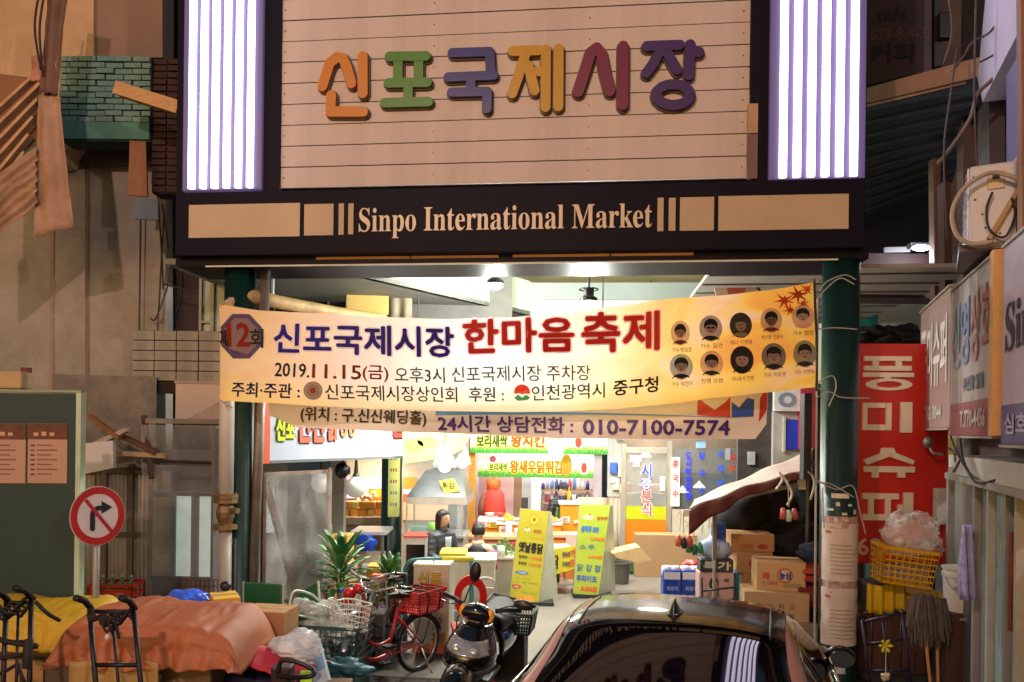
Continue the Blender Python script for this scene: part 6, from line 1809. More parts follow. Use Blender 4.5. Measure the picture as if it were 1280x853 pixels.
# cafe sign, sloping eave and metal awning further back
f = fr((at(1120, 60, 9.4).x, 9.4, 0), -6)
t = thing('cafe_sign', 'dim purple cafe sign in blackletter beside the glowing panel', 'sign', f)
m = MB(f); m.prism([L(f, *q) for q in ((1076, -60), (1165, -60), (1165, 88), (1076, 108))], 0, .2); m.build('sign_box', mat('3c2c3c', rough=.5, var=.12, scale=2), t)
ptext(f, 'lettering', '𝖈𝖆𝖋𝖊', 1097, 9, 1133, 30, -.006, '1d1226', t, .4)
ptext(f, 'lettering', '629-8-4-3', 1088, 35, 1157, 50, -.006, '5a4450', t, .2)
ptext(f, 'lettering', '커피', 1089, 55, 1142, 78, -.006, '160e20', t, 1.4)
m = MB(f); m.prism([L(f, *q) for q in ((1166, -60), (1174, -60), (1176, 84), (1166, 86))], -.05, .2); m.build('side_frame', mat('191320', rough=.5), t)
m = MB(f); a = L(f, 1168, 55); b = L(f, 1184, 22); m.bev(a[0], b[0], -.15, -.04, a[1], b[1], .02); m.build('junction_box', mat('120e18', rough=.5), t)
m = MB(); m.box(at(1172, 0, 10).x, at(1260, 0, 10).x, 10, 10.1, 2.5, 9.5); tag(m.build('rear_building', mat('4a3a34', rough=.85, var=.3, scale=1.5, bump=.4)), 'dark brown building wall rising behind the cafe sign', 'building')
t = thing('metal_awning', 'sloping dark metal awning with a pale fascia board above the narrow alley', 'awning', fr(at(1150, 150, 8.2)))
a, b = at(1070, 124, 9.0), at(1232, 83, 6.9)
m = MB(); m.obox(a, b, .06, .17); m.build('fascia_board', mat('b98f76', rough=.6, var=.12), t)
m = MB(); m.obox(a + Vector((0, -.04, -.13)), at(1206, 105, 7.2) + Vector((0, -.04, -.0)), .03, .03); m.build('gutter_lip', mat('c9a082', rough=.5), t)
c_, d_ = at(1070, 265, 11.2), at(1190, 215, 9.6)
rim = mat('2b2a36', rough=.45, metal=.5, var=.2)
n_ = 10
for i in range(n_):
 u0, u1 = i / n_, (i + .9) / n_
 A_, B_ = a.lerp(c_, u0), b.lerp(d_, u0)
 A2, B2_ = a.lerp(c_, u1), b.lerp(d_, u1)
 dz = Vector((0, 0, -.12))
 m = MB(); m.add([A_ + dz, B_ + dz, B2_ + dz, A2 + dz, A_ + dz * 1.25, B_ + dz * 1.25, B2_ + dz * 1.25, A2 + dz * 1.25], [(0, 1, 2, 3), (7, 6, 5, 4), (0, 4, 5, 1), (1, 5, 6, 2), (2, 6, 7, 3), (3, 7, 4, 0)])
 m.build('roof_sheet', rim, t)
 m = MB(); m.obox(A_ + dz * 1.35, B_ + dz * 1.35, .03, .04); m.build('purlin', mat('3a3844', rough=.5, metal=.4), t)
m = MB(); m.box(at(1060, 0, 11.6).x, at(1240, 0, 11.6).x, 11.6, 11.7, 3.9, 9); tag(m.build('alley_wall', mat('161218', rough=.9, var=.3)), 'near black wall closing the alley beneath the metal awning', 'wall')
m = MB(); q0, q1 = at(1066, 372, 8.9), at(1196, 318, 8.9); m.box(q0.x, q1.x, 8.9, 9.3, q0.z, q1.z); tag(m.build('lintel', mat('3f2626', rough=.7, var=.25, bump=.2)), 'dark maroon lintel under the cold white lamp', 'lintel')
m = MB(); m.obox(at(1105, 313, 8.85), at(1137, 312, 8.85), .03, .06); tag(m.build('lamp_bracket', mat('8a8488', rough=.4)), 'pale metal bracket strip beside the cold white lamp', 'bracket')
for i, (x, y0, y1, w_) in enumerate(((1168, 200, 375, .1), (1180, 230, 368, .12))):
 a, b = at(x, y0, 8.4 - i * .3), at(x + 2, y1, 8.4 - i * .3)
 m = MB(); m.obox(a, b, w_, .08); tag(m.build('timber_post', mat(('6a5248', '4a3632')[i], rough=.8, var=.2)), ('pale timber post at the end of the dark lintel', 'dark timber post rising behind the maroon shop sign')[i], 'post')
# folded black tarp over the red sign
m = MB(); p = at(1110, 424, 9.5)
for k in range(5): m.ball(at(1075 + k * 16, 424 - (k % 2) * 7, 9.5), (.22, .2, .1), 10, 7, .4, k)
o = m.build('dark_tarp', mat('17141a', rough=.6), smooth=True); tag(o, 'crumpled dark tarp on top behind the red shop sign', 'tarp');
# red supermarket sign
f = fr((at(1125, 560, 7.9).x, 7.9, 0), -3)
t = thing('red_sign', 'tall red upright shop sign with large white Korean letters beside the gate column', 'sign', f)
a = L(f, 1064, 704); b = L(f, 1187, 430)
m = MB(f); m.bev(a[0], b[0], 0, .18, a[1], b[1], .012); m.build('sign_box', mat('b32318', rough=.42, var=.08, scale=2, bump=.05, emit=.05), t)
whl = mat('ddd2c2', rough=.4, var=.04, bump=0)
def rs(polys, wd, y0=-.03, y1=-.002, nm='letter'):
 m = MB(f)
 for st in polys:
  MB._k = (getattr(MB, '_k', 0) + 1) % 7
  if len(st) == 4:
   q0, q1 = L(f, st[0], st[3]), L(f, st[2], st[1])
   m.box(q0[0], q1[0], y0 - MB._k * .0008, y1, q0[1], q1[1])
  else:
   m.prism([L(f, *q) for q in st], y0 - MB._k * .0008, y1)
 m.build(nm, whl, t)
# (x0, y0, x1, y1) bars in pixels
rs([(1079, 446, 1138, 451.5), (1089, 451.6, 1097, 460), (1118, 451.6, 1126, 460), (1079, 458, 1138, 463.5), (1078, 466.5, 1141, 471.5), (1104, 471.6, 1112, 474)], 0)
m = MB(f); q = L(f, 1110, 481); m.disc(q, .235, .062, -.03, -.002, 28, hole=.55); m.build('letter', whl, t)
rs([(1077, 504, 1083, 538), (1106, 504, 1113, 538), (1083.2, 504, 1105.8, 510), (1083.2, 531, 1105.8, 538), (1124, 503, 1139, 541)], 0)
rs([[(1101, 560), (1116, 560), (1118, 566), (1142, 576), (1140, 581), (1110, 571), (1083, 581), (1078, 575), (1099, 567)], (1079, 583.5, 1142, 590), (1089, 590.2, 1097, 597), (1121, 590.2, 1130, 597)], 0)
rs([(1077, 617, 1122, 623.5), (1084, 623.7, 1091, 643), (1105, 623.7, 1112, 643), (1077, 643.2, 1122, 650), (1128, 616, 1140, 654), (1121, 631, 1127.8, 638)], 0)
m = MB(f); q0 = L(f, 1055, 693); q1 = L(f, 1180, 675); put(m, '762-3044', q0[0], q0[1], q1[0], q1[1], -.004, bold=.006, eps=.0006); m.build('number', ink('d8b8a4'), t)
m = MB(f); m.box(a[0] - .02, a[0] - .002, -.01, .2, a[1], b[1]); m.build('frame', mat('6a1a14'), t)
for x in (a[0] + .1, b[0] - .14):
 m = MB(f); m.box(x, x + .05, .05, .1, 0, a[1] - .001); m.build('post', mat('4a3a34'), t)
f2 = fr((at(1179, 640, 7.7).x, 7.7, 0), 0)
a = L(f2, 1171, 656); b = L(f2, 1187, 611); m = MB(f2); m.bev(a[0], b[0], 0, .08, a[1], b[1], .008); tag(m.build('meter_box', mat('b9bab4', rough=.4)), 'pale grey meter box screwed on the edge of the red sign', 'box')
p = at(1160, 553, 7.7)
t2 = thing('sign_camera', 'small grey spotlight and bent arm on the red sign', 'spotlight', fr(p))
m = MB(); m.ball(p, (.05, .05, .06), 10, 8); m.build('head', mat('6a6060', rough=.4, metal=.3), t2, smooth=True)
m = MB(); m.tube(smooth_pts([p, at(1166, 566, 7.7), at(1178, 568, 7.75)]), .014, 6); m.build('arm', mat('b0a49c', rough=.5), t2)
# pile of planks, crate, bag, bucket, mops, cart
pk = mat('4f3528', rough=.8, var=.3, scale=5, bump=.4, dirt=.5, stretch=(5, 5, .6))
f = fr((at(1150, 800, 7.35).x, 7.35, 0), -6)
t = thing('plank_bin', 'open bin of dark upright planks under the yellow crate', 'bin', f)
xa = L(f, 1072, 800)[0]; xb = L(f, 1236, 800)[0]; ztop = L(f, 1150, 764)[1]
n_ = 9
for i in range(n_):
 x = xa + (xb - xa) * i / n_
 m = MB(f); m.bev(x + .008, x + (xb - xa) / n_ - .008, random.uniform(-.01, .01), .03, 0, ztop - .02 - random.uniform(0, .03), .004); m.build('plank', pk, t)
for z in (.12, ztop - .12):
 m = MB(f); m.box(xa, xb, .031, .06, z, z + .07); m.build('rail', pk, t)
m = MB(f); m.box(xa, xb, .062, .7, ztop - .04, ztop); m.build('lid', mat('5a3f30', rough=.8, var=.3), t)
for x in (xa, xb - .05):
 m = MB(f); m.box(x, x + .05, .061, .69, 0, ztop - .041); m.build('side', pk, t)
ZB = ztop
# yellow cloth bundles and pink sheet on the lid
def lump(nm, px, py, D, r, h, lab, cat, seed=1, jit=.35, rough=.6, **k):
 m = MB(); p = at(px, py, D); m.ball((p.x, D, p.z), r, 22, 16, jit, seed); o = m.build(nm, mat(h, rough=rough, var=.15, **k), smooth=True); tag(o, lab, cat); return o
m = MB(f); c0 = L(f, 1112, 745)[0]
m.grid(lambda u, v: Vector((L(f, 1082, 745)[0] + (L(f, 1130, 745)[0] - L(f, 1082, 745)[0]) * u, -.03 - .03 * math.sin(u * 22) * (1 - v * .6), ztop - .02 + .28 * v - .02 * math.sin(u * 5))), 30, 6)
tag(m.build('yellow_cloth', mat('d8b418', rough=.5, var=.1), smooth=True, solid=.01), 'pleated bright yellow cloth hanging below the yellow crate', 'cloth')
m = MB(f); m.bev(L(f, 1131, 740)[0], L(f, 1184, 740)[0], .0, .35, ztop + .001, ztop + .17, .03); tag(m.build('yellow_cushion', mat('c99c1a', rough=.6, var=.15)), 'flat yellow cushion between the yellow crate and the bucket', 'cushion')
m = MB(f); m.bev(L(f, 1128, 740)[0], L(f, 1180, 740)[0], -.04, -.005, ztop + .001, ztop + .12, .008); tag(m.build('pink_board', mat('a8706a', rough=.6, var=.15)), 'dull pink board propped in front of the yellow cushion', 'board')
m = MB(f); m.bev(L(f, 1090, 740)[0], L(f, 1128, 740)[0], .05, .4, ztop + .001, ztop + .24, .03); tag(m.build('dark_bundle', mat('3a2c22', rough=.8, var=.2)), 'dark bundle under the yellow crate', 'bundle')
def crate(f, w_, d_, h_, col, lab, tiltm=None, name='crate', rows=5, nc=9, cat='crate', group=None, taper=.9, wall=.006, label_rim=True):
 """slatted plastic crate with real openings; f = frame at the bottom centre"""
 F2 = f @ (tiltm if tiltm else I4)
 t = thing(name, lab, cat, F2, group)
 M_ = mat(col, rough=.4, var=.08, bump=.03)
 m = MB(F2); m.box(-w_ / 2 * taper, w_ / 2 * taper, -d_ / 2 * taper, d_ / 2 * taper, 0, .012); m.build('base', M_, t)
 def P(s, u, v):
  k = taper + (1 - taper) * v
  x = (u - .5) * w_ * k; y = (u - .5) * d_ * k
  return {0: (x, -d_ / 2 * k, v * h_), 1: (w_ / 2 * k, y, v * h_), 2: (-x, d_ / 2 * k, v * h_), 3: (-w_ / 2 * k, -y, v * h_)}[s]
 for s in range(4):
  m = MB(F2)
  ncc = nc if s % 2 == 0 else max(3, int(nc * d_ / w_))
  for i in range(ncc + 1):
   u = i / ncc
   m.obox(P(s, u, 0), P(s, u, 1), .008 if 0 < i < ncc else .018, wall)
  for j in range(rows + 1):
   v = j / rows
   m.obox(P(s, 0, v), P(s, 1, v), wall + .001, .012 if j < rows else .03)
  m.build('lattice_side', M_, t)
 return t
yc = crate(fr(at(1125, 728, 7.3), -6), .50, .34, .33, 'd8a010', 'yellow slatted plastic crate tilted on top of the plank bin', Matrix.Rotation(R(7), 4, 'Y'), rows=6, nc=8)
# clear bag in the crate
def bag(nm, px, py, D, r, h, lab, seed, a=.5, jit=.5, cat='bag'):
 p = at(px, py, D)
 m = MB()
 nu, nv = 72, 48
 vs = []
 for j in range(nv + 1):
  th = math.pi * j / nv
  for i in range(nu):
   ph = 2 * math.pi * i / nu
   d = Vector((math.sin(th) * math.cos(ph), math.sin(th) * math.sin(ph), math.cos(th)))
   k = 1 + jit * .55 * noise.noise(d * 1.6 + Vector((seed, 0, 0))) + jit * .32 * abs(noise.noise(d * 4.2 + Vector((seed, 3, 0)))) + jit * .06 * noise.noise(d * 9) - jit * .30 * (abs(noise.noise(d * 2.8 + Vector((seed, 0, 5)))) ** .7) + jit * .05 * abs(noise.noise(d * 14))
   vs.append(p + Vector((d.x * r[0], d.y * r[1], d.z * r[2])) * k)
 fs = [(j * nu + i, (j + 1) * nu + i, (j + 1) * nu + (i + 1) % nu, j * nu + (i + 1) % nu) for j in range(nv) for i in range(nu)]
 m.add(vs, fs)
 return tag(m.build(nm, mat(h, rough=.12, var=.25, scale=9, bump=.9, fine=9, alpha=a), smooth=True), lab, cat)
bag('clear_bag', 1138, 667, 7.3, (.26, .19, .21), 'e0dcdc', 'crumpled clear plastic bag bulging out of the yellow crate', 5, .36, .55)
# bucket
p = at(1200, 763, 6.75)
f = fr((p.x, p.y, p.z), -8)
t = thing('bucket', 'white paint bucket with blue label standing at the corner of the plank bin', 'bucket', f)
m = MB(f); m.lathe([(.125, 0), (.14, .30), (.148, .305), (.148, .335), (.138, .34), (.138, .37), (.15, .372), (.15, .385), (.13, .386)], 32); m.build('tub', mat('cfcac2', rough=.4, var=.05, dirt=.25, dirtcol='8a8070'), t, smooth=False)
m = MB(f)
def cyl(f, r_, a0, a1, z0, z1, n=10, c=(0, 0)):
 return lambda u, v: Vector((c[0] + r_(v) * math.cos(a0 + (a1 - a0) * u), c[1] + r_(v) * math.sin(a0 + (a1 - a0) * u), z0 + (z1 - z0) * v))
m.grid(cyl(f, lambda v: .136 + .006 * v, -1.25, -.6, .12, .29), 8, 3); m.build('blue_label', ink('3a6ab0'), t)
for k, (a0, z, h) in enumerate(((-2.3, .20, '5a7aa8'), (-2.2, .15, '9aa4b0'), (-2.25, .25, '6a8ac0'))):
 vs, fs, ar = glyphs(('페인트', '내부용', '수성')[k]); m = MB(f)
 m.add([((.143) * math.cos(a0 + .75 * u), .143 * math.sin(a0 + .75 * u), z + .035 * v) for u, v in vs], fs); m.build('lettering', ink(h), t)
m = MB(f); m.tube(smooth_pts([(-.15, 0, .34), (-.12, -.12, .22), (0, -.17, .19), (.12, -.12, .22), (.15, 0, .34)]), .004, 5); m.build('wire_handle', mat('9a9a98', metal=.8), t)
p2 = p
m = MB(fr((p.x, p.y, 0), -8)); m.bev(-.17, .17, -.15, .17, 0, p.z - .002, .01); tag(m.build('post_box', mat('4a3428', rough=.8, var=.25)), 'brown upright box under the white paint bucket', 'box')
m = MB(); m.obox(at(1200, 775, 6.5), at(1215, 773, 6.5), .012, .02); tag(m.build('metal_latch', mat('b0a8a0', metal=.6)), 'small pale latch on the brown box below the bucket', 'latch')
# mops, heads up
for i, (hx, hy, bx_, by_, D) in enumerate(((1152, 748, 1168, 905, 6.5), (1170, 752, 1174, 905, 6.6))):
 a, b = at(hx, hy, D), at(bx_, by_, D)
 a = Vector((a.x, D, a.z)); g0 = a + (b - a) * (a.z / (a.z - b.z))
 t = thing('mop', ('grey string mop propped head up, the one leaning further', 'grey string mop propped head up, the more upright one')[i], 'mop', fr((g0.x, g0.y, 0)))
 m = MB(); m.tube([a, g0], .013, 8); m.build('handle', mat('c08a64', rough=.5, var=.1), t)
 m = MB()
 for k in range(60):
  an = random.random() * 6.28; rr = random.uniform(.03, .13)
  q = a + Vector((0, 0, .0))
  ln = random.uniform(.22, .42)
  m.tube([q + Vector((0, 0, .02)), q + Vector((rr * .6 * math.cos(an), rr * .5 * math.sin(an), .04 - .05 * random.random())), q + Vector((rr * math.cos(an), rr * .6 * math.sin(an), -ln * .55)), q + Vector((rr * 1.05 * math.cos(an + .2), rr * .6 * math.sin(an), -ln))], [.012, .014, .012, .008], 4, cap=False)
 o = m.build('mop_strings', mat('5d5450', rough=.9, var=.3, scale=15), t); o['kind'] = 'stuff'
# dark blue hand cart frame with a yellow flower
def frame_cart(nm, lab, P, r_, h, rungs, cat='hand cart', wheel=.09, grips=True, group=None, thick=1.0):
 """P: four pixel/depth corners  top-left, top-right, bottom-right, bottom-left of the upright frame"""
 tl, tr, br_, bl = [at(*q) for q in P]
 g0 = (bl + br_) / 2
 t = thing(nm, lab, cat, fr((g0.x, g0.y, 0)), group)
 M_ = mat(h, rough=.4, metal=.3, var=.15, scale=10)
 bl.z = max(bl.z, wheel); br_.z = max(br_.z, wheel)
 for (a, b) in ((tl, bl), (tr, br_)):
  m = MB(); m.tube([a, a.lerp(b, .5), b], r_, 8); m.build('upright', M_, t, smooth=True)
 for v in rungs:
  m = MB(); m.tube([tl.lerp(bl, v), tr.lerp(br_, v)], r_ * .9, 8); m.build('crossbar', M_, t, smooth=True)
 m = MB(); m.tube([tl.lerp(tr, .5).lerp(bl.lerp(br_, .5), rungs[0]), bl.lerp(br_, .5)], r_ * .6, 8); m.build('middle_bar', M_, t, smooth=True)
 fwd = Vector((0, .3, 0))
 m = MB(); m.add([bl + Vector((0, 0, -wheel + .01)), br_ + Vector((0, 0, -wheel + .01)), br_ + fwd + Vector((0, 0, -wheel + .01)), bl + fwd + Vector((0, 0, -wheel + .01))], [(0, 1, 2, 3)]); m.build('toe_plate', M_, t, solid=.01)
 for (q, s) in ((bl, -1), (br_, 1)):
  m = MB(fr((q.x + s * .05, q.y - .05, wheel), 90)); m.disc((0, 0), wheel, wheel, -.02, .02, 20); w0 = m.build('wheel', mat('161616', rough=.7), t)
 if grips:
  for q in (tl, tr):
   m = MB(); m.tube([q + Vector((0, .02, .0)), q + Vector((0, -.06, .07)), q + Vector((0, -.16, .11))], [.02, .021, .021], 10); m.build('grip', mat('101012', rough=.6), t, smooth=True)
 return t, tl, tr, br_, bl
frame_cart('hand_cart', 'dark blue metal cart frame with a yellow flower beside the mops', ((1078, 775, 6.3), (1127, 762, 6.2), (1142, 905, 6.2), (1090, 905, 6.3)), .014, '241f3a', (0.03, .3, .62), grips=False)
p = at(1106, 807, 6.15)
m = MB()
for k in range(6):
 a = k * 1.05; m.add([p, p + Vector((.045 * math.cos(a - .3), -.01, .045 * math.sin(a - .3))), p + Vector((.06 * math.cos(a), -.02, .06 * math.sin(a))), p + Vector((.045 * math.cos(a + .3), -.01, .045 * math.sin(a + .3)))], [(0, 1, 2, 3)])
tag(m.build('yellow_flower', mat('d8c822', rough=.5), solid=.003), 'yellow ribbon flower tied on the dark blue cart frame', 'flower')
p = at(1107, 846, 6.15); m = MB(); m.ball(p, (.04, .03, .03), 8, 6, .4, 3); m.tube([p, p + Vector((0, 0, .22))], .004, 4); tag(m.build('white_knot', mat('c9b8a0', rough=.6)), 'knotted pale rope on the lower bar of the blue cart frame', 'rope')
# papers and wires on the gate column
pc = at(1049, 540, 7.05)
RC = .163
def colsheet(nm, y0, y1, x0, x1, h, lab=None, par=None, off=.006, wav=.009, **k):
 zt, zb = at(1049, y0, 6.9).z, at(1049, y1, 6.9).z
 a0 = -math.pi / 2 + math.asin(max(-1, min(1, (x0 - 1049) / 22.0))); a1 = -math.pi / 2 + math.asin(max(-1, min(1, (x1 - 1049) / 22.0)))
 m = MB(); m.grid(lambda u, v: Vector((pc.x + (RC + off + wav * noise.noise(Vector((u * 5, v * 5, y0)))) * math.cos(a0 + (a1 - a0) * u), pc.y + (RC + off + wav * noise.noise(Vector((u * 5, v * 5, y0)))) * math.sin(a0 + (a1 - a0) * u), zb + (zt - zb) * v)), 20, 12)
 o = m.build(nm, mat(h, **k), par, smooth=True)
 if lab: tag(o, lab, 'notice')
 return o
for i, (y0, y1, lab) in enumerate(((655, 727, 'white paper notice wrapped round the green column, the upper one'), (736, 808, 'white paper notice wrapped round the green column, the lower one'))):
 nt_ = colsheet('paper_notice', y0, y1, 1027.5, 1070.5, 'cdbcb0', lab, rough=.6, var=.06, scale=3)
 for k in range(8):
  yy = y0 + 26 + k * 5
  colsheet('print_line', yy, yy + 1.2, 1034, 1055 + (k % 3) * 4, 'b0a095', par=nt_, off=.016, wav=0, rough=.6)
 colsheet('red_print', y0 + 9, y0 + 12, 1030, 1034, 'b0503c', par=nt_, off=.012, wav=0)
 colsheet('torn_band', y0 - 9, y0 + 6, 1028, 1069, 'a88a80', par=nt_, off=.004, wav=.003, rough=.6, var=.6, scale=18)
colsheet('tape_scraps', 617, 623, 1034, 1052, 'd8d4cc', 'strip of white paper scrap stuck on the green column above the notices', off=.01)
for i, (x, y, w_, h_) in enumerate(((1030, 636, 6, 3), (1038, 628, 4, 5), (1044, 641, 6, 3), (1051, 630, 5, 3), (1036, 647, 4, 6), (1058, 637, 4, 6), (1047, 649, 5, 3))):
 colsheet('paper_scrap', y, y + h_, x, x + w_, 'c8ccc8', ('torn white scrap on the green column, at its outer edge', 'short torn scrap just under the paper strip', 'flat torn scrap in the middle of the scraps', 'torn scrap near the street side of the scraps', 'upright torn scrap low among the scraps', 'torn scrap closest to the red sign', 'lowest torn scrap just above the upper notice')[i], off=.009, wav=0)
colsheet('blue_notice', 812, 842, 1028, 1050, 'b0b8ba', 'small pale notice with a teal square low on the green column', rough=.4)
for i, pts in enumerate((((1024, 372), (1032, 362), (1050, 348), (1068, 356)), ((1024, 364), (1034, 352), (1056, 344), (1070, 350)), ((1018, 412), (1044, 410), (1072, 412)), ((1020, 498), (1036, 490), (1052, 497), (1088, 498)), ((1020, 480), (1040, 470), (1045, 485), (1036, 508)), ((1020, 600), (1045, 612), (1066, 608), (1075, 640), (1082, 668)), ((1010, 590), (1024, 602), (1040, 606), (1068, 622)), ((1028, 610), (1030, 660)))):
 m = MB(); m.tube(smooth_pts([at(x, y, 6.84) for x, y in pts]), .006, 5)
 tag(m.build('wire', mat('a8a49c', rough=.5), smooth=True), ('upper tie wire round the head of the green column', 'second tie wire just above the first at the column head', 'straight wire across the green column at the portraits', 'tie wire from the lower banner corner to the red sign', 'looped wire hanging below the lower banner corner', 'wire trailing from the paper scraps down onto the red sign', 'wire from the parasol corner to the green column', 'short wire hanging down beside the paper scraps')[i], 'wire')
p = at(1021.5, 540, 6.95)
m = MB(); m.tube([Vector((p.x, 6.95, 0)), Vector((p.x - .01, 6.95, 3.55))], .011, 6); tag(m.build('thin_pole', mat('b0aca4', rough=.4, metal=.4)), 'thin pale upright rod alongside the green column', 'rod')
m = MB(); m.box(p.x - .10, p.x - .03, 7.0, 7.1, at(1020, 600, 7).z, at(1020, 492, 7).z)
dk = m.build('dark_rack', mat('1c1a1e', rough=.6)); tag(dk, 'dark perforated steel strut standing behind the thin rod', 'strut')
# goods under the folding parasol
f = fr((at(930, 600, 8.3).x, 8.3, 0), 0)
t = thing('parasol', 'dusty pink folding awning canopy with a maroon rim sloping over stacked boxes', 'awning', fr((at(960, 600, 8.3).x, 8.3, 0)))
nl, nr, fr_, fl = at(861, 637, 7.6), at(1012, 588, 7.6), at(1016, 562, 8.6), at(868, 624, 8.4)
def canopy(u, v):
 q = nl.lerp(nr, u).lerp(fl.lerp(fr_, u), v)
 q.z += .04 * math.sin(u * math.pi) * (1 - v) - .03 * math.sin(v * math.pi) + .012 * math.sin(u * 17 + v * 4)
 return q
m = MB(); m.grid(canopy, 40, 10); m.build('canopy', mat('b29a92', rough=.7, var=.12, scale=3, bump=.15, dirt=.3, dirtcol='8a5f55'), t, smooth=True, solid=.012)
m = MB(); m.grid(lambda u, v: canopy(u, 0) + Vector((0, -.012 - .01 * math.sin(u * 30), -.012 - (.19 * (1 - u) ** 2.5 + .055 + .012 * math.sin(u * 24)) * v)), 40, 4); m.build('rim_valance', mat('54201f', rough=.6, var=.15), t, smooth=True, solid=.006)
for (a, b, w_) in (((880, 632, 7.8), (996, 606, 7.8), .06), ((868, 640, 7.7), (868, 655, 7.7), .03), ((893, 628, 7.9), (893, 700, 7.9), .045)):
 m = MB(); m.obox(at(*a), at(*b), w_, .04); m.build('frame_bar', mat('7f7874', rough=.5, metal=.3), t)
a = at(1010, 590, 7.9); m = MB(); m.tube([a, Vector((a.x, 7.9, 0))], .022, 8); m.build('pole', mat('4a4644', rough=.4, metal=.4), t)
a = at(893, 700, 7.9); m = MB(); m.tube([a, Vector((a.x, 7.9, 0))], .018, 8); m.build('pole', mat('a8a8a4', rough=.4, metal=.4), t)
for i, pts in enumerate((((974, 590), (978, 600), (970, 612)), ((976, 592), (984, 604), (990, 618), (984, 632)), ((1013, 582), (1016, 596), (1028, 606)), ((1014, 590), (1018, 605), (1013, 625)))):
 m = MB(); m.tube(smooth_pts([at(x, y, 7.45) for x, y in pts]), .012, 6); m.build('tie_cloth', mat('c9bfb0', rough=.7), t, smooth=True)
m = MB(); P = [at(x, y, 7.9) for x, y in ((996, 598), (1012, 594), (1010, 612), (998, 612))]; m.add(P, [(0, 1, 2, 3)]); m.build('white_rag', mat('d0d0c8', rough=.6), t, solid=.005)
p = at(857, 642, 7.58); m = MB(); m.bev(p.x - .03, p.x + .03, 7.56, 7.58, p.z - .03, p.z + .04, .004); m.build('corner_clip', mat('d8d4d0'), t)
# toys hanging on strings
for i, (px, y0, y1, cols, lab, D) in enumerate(((986, 600, 634, ('b0504c', 'a8c4b8', '9c4a48'), 'bunch of pink and mint plastic figures hanging from the awning frame', 7.4), (855, 642, 668, ('c8604c', '2c2a30', 'b8584a'), 'pink and black plastic bottle hanging from the low awning corner', 7.55), (868, 660, 676, ('3a8a68', '2c6a50', '3a8a68'), 'green plastic bottle hanging beside the pink one', 7.6))):
 p = at(px, y1, D)
 t2 = thing('hanging_toy', lab, 'toy', fr(p))
 m = MB(); m.tube([p, at(px - 1, y0, D)], .005, 5); m.build('string', mat('a8a098'), t2)
 for k, c in enumerate(cols):
  ang = (k - 1) * .5
  q = p + Vector((.05 * (k - 1), -.01 * k, -.06 - .02 * (k == 1)))
  m = MB(); m.tube([q + Vector((-.01, 0, .05)), q, q + Vector((.012 * (k - 1), 0, -.06))], [.018, .034, .026], 10); m.build('figure', mat(c, rough=.4), t2, smooth=True)
# black heap and coats under the awning
m = MB()
D = 8.7
for k, (px, py, rx, rz) in enumerate(((930, 640, .28, .3), (975, 635, .38, .42), (1008, 640, .28, .45), (955, 668, .3, .25), (1000, 680, .35, .35))):
 p = at(px, py, D); m.ball((p.x, D + .1 * (k % 2), p.z), (rx, .25, rz), 20, 14, .25, k)
tag(m.build('dark_clothes_heap', mat('0d0b0e', rough=.85, var=.4, scale=6, bump=.4), smooth=True), 'heap of black clothes piled deep under the pink awning', 'clothes')
m = MB(); q = at(970, 700, 8.8); m.box(at(925, 0, 8.8).x, at(1030, 0, 8.8).x, 8.75, 9.2, 0, q.z); tag(m.build('low_stand', mat('1e1a1a', rough=.8)), 'low dark stand carrying the heap of black clothes', 'stand')
# cardboard boxes
def cbox(px0, py0, px1, py1, D, ang, dep, h, lab, prints=(), zb=None, tape=True):
 w_ = (px1 - px0) / FOC * D
 zt = at((px0 + px1) / 2, py0, D).z
 zb_ = at((px0 + px1) / 2, py1, D).z if zb is None else zb
 f = fr((at((px0 + px1) / 2, py0, D).x, D, zb_), ang)
 t = thing('cardboard_box', lab, 'box', f)
 h_ = zt - zb_
 cb = mat(h, rough=.78, var=.08, scale=3, bump=.1)
 m = MB(f); m.bev(-w_ / 2, w_ / 2, 0, dep, 0, h_, .008); m.build('carton', cb, t)
 if tape:
  m = MB(f); m.box(-w_ / 2 - .002, w_ / 2 + .002, dep * .5 - .03, dep * .5 + .03, h_ + .0005, h_ + .002); m.build('tape', mat('b8985c', rough=.25), t)
 for (s, u0, v0, u1, v1, hc, b) in prints:
  a, b_ = -w_ / 2 + u0 * w_, -w_ / 2 + u1 * w_
  z1, z0 = h_ * (1 - v0), h_ * (1 - v1)
  if s == 'oval':
   m = MB(f); m.disc(((a + b_) / 2, (z0 + z1) / 2), (b_ - a) / 2, (z1 - z0) / 2, -.004, -.0005, 20, hole=b); m.build('printed_oval', ink(hc), t)
  elif s == 'bar':
   m = MB(f); m.box(a, b_, -.003, -.0005, z0, z1); m.build('printed_bar', ink(hc), t)
  else:
   m = MB(f); put(m, s, a, z0, b_, z1, -.005, bold=b, eps=.0005); m.build('printed_lettering', ink(hc), t)
 return t, f, w_, h_
cbox(795, 669, 872, 714, 12.1, -2, .35, 'b08a64', 'big plain cardboard carton lying in front of the noodle shop', zb=FL)
cbox(914, 668, 968, 690, 8.15, -2, .4, 'a87c50', 'brown carton with a red oval mark under the black heap', [('oval', .62, .55, .85, .85, '9c3428', 0), ('신라면', .2, .55, .5, .85, '9c5a34', .003)], zb=None)
cbox(922, 691, 966, 716, 8.1, -2, .4, 'a88058', 'brown carton with red print below the oval marked one', [('oval', .3, .35, .85, .8, '9c3c2c', .6)])
cbox(930, 717, 968, 760, 8.05, 0, .4, 'a07850', 'plain brown carton at the bottom of the brown carton stack', zb=FL)
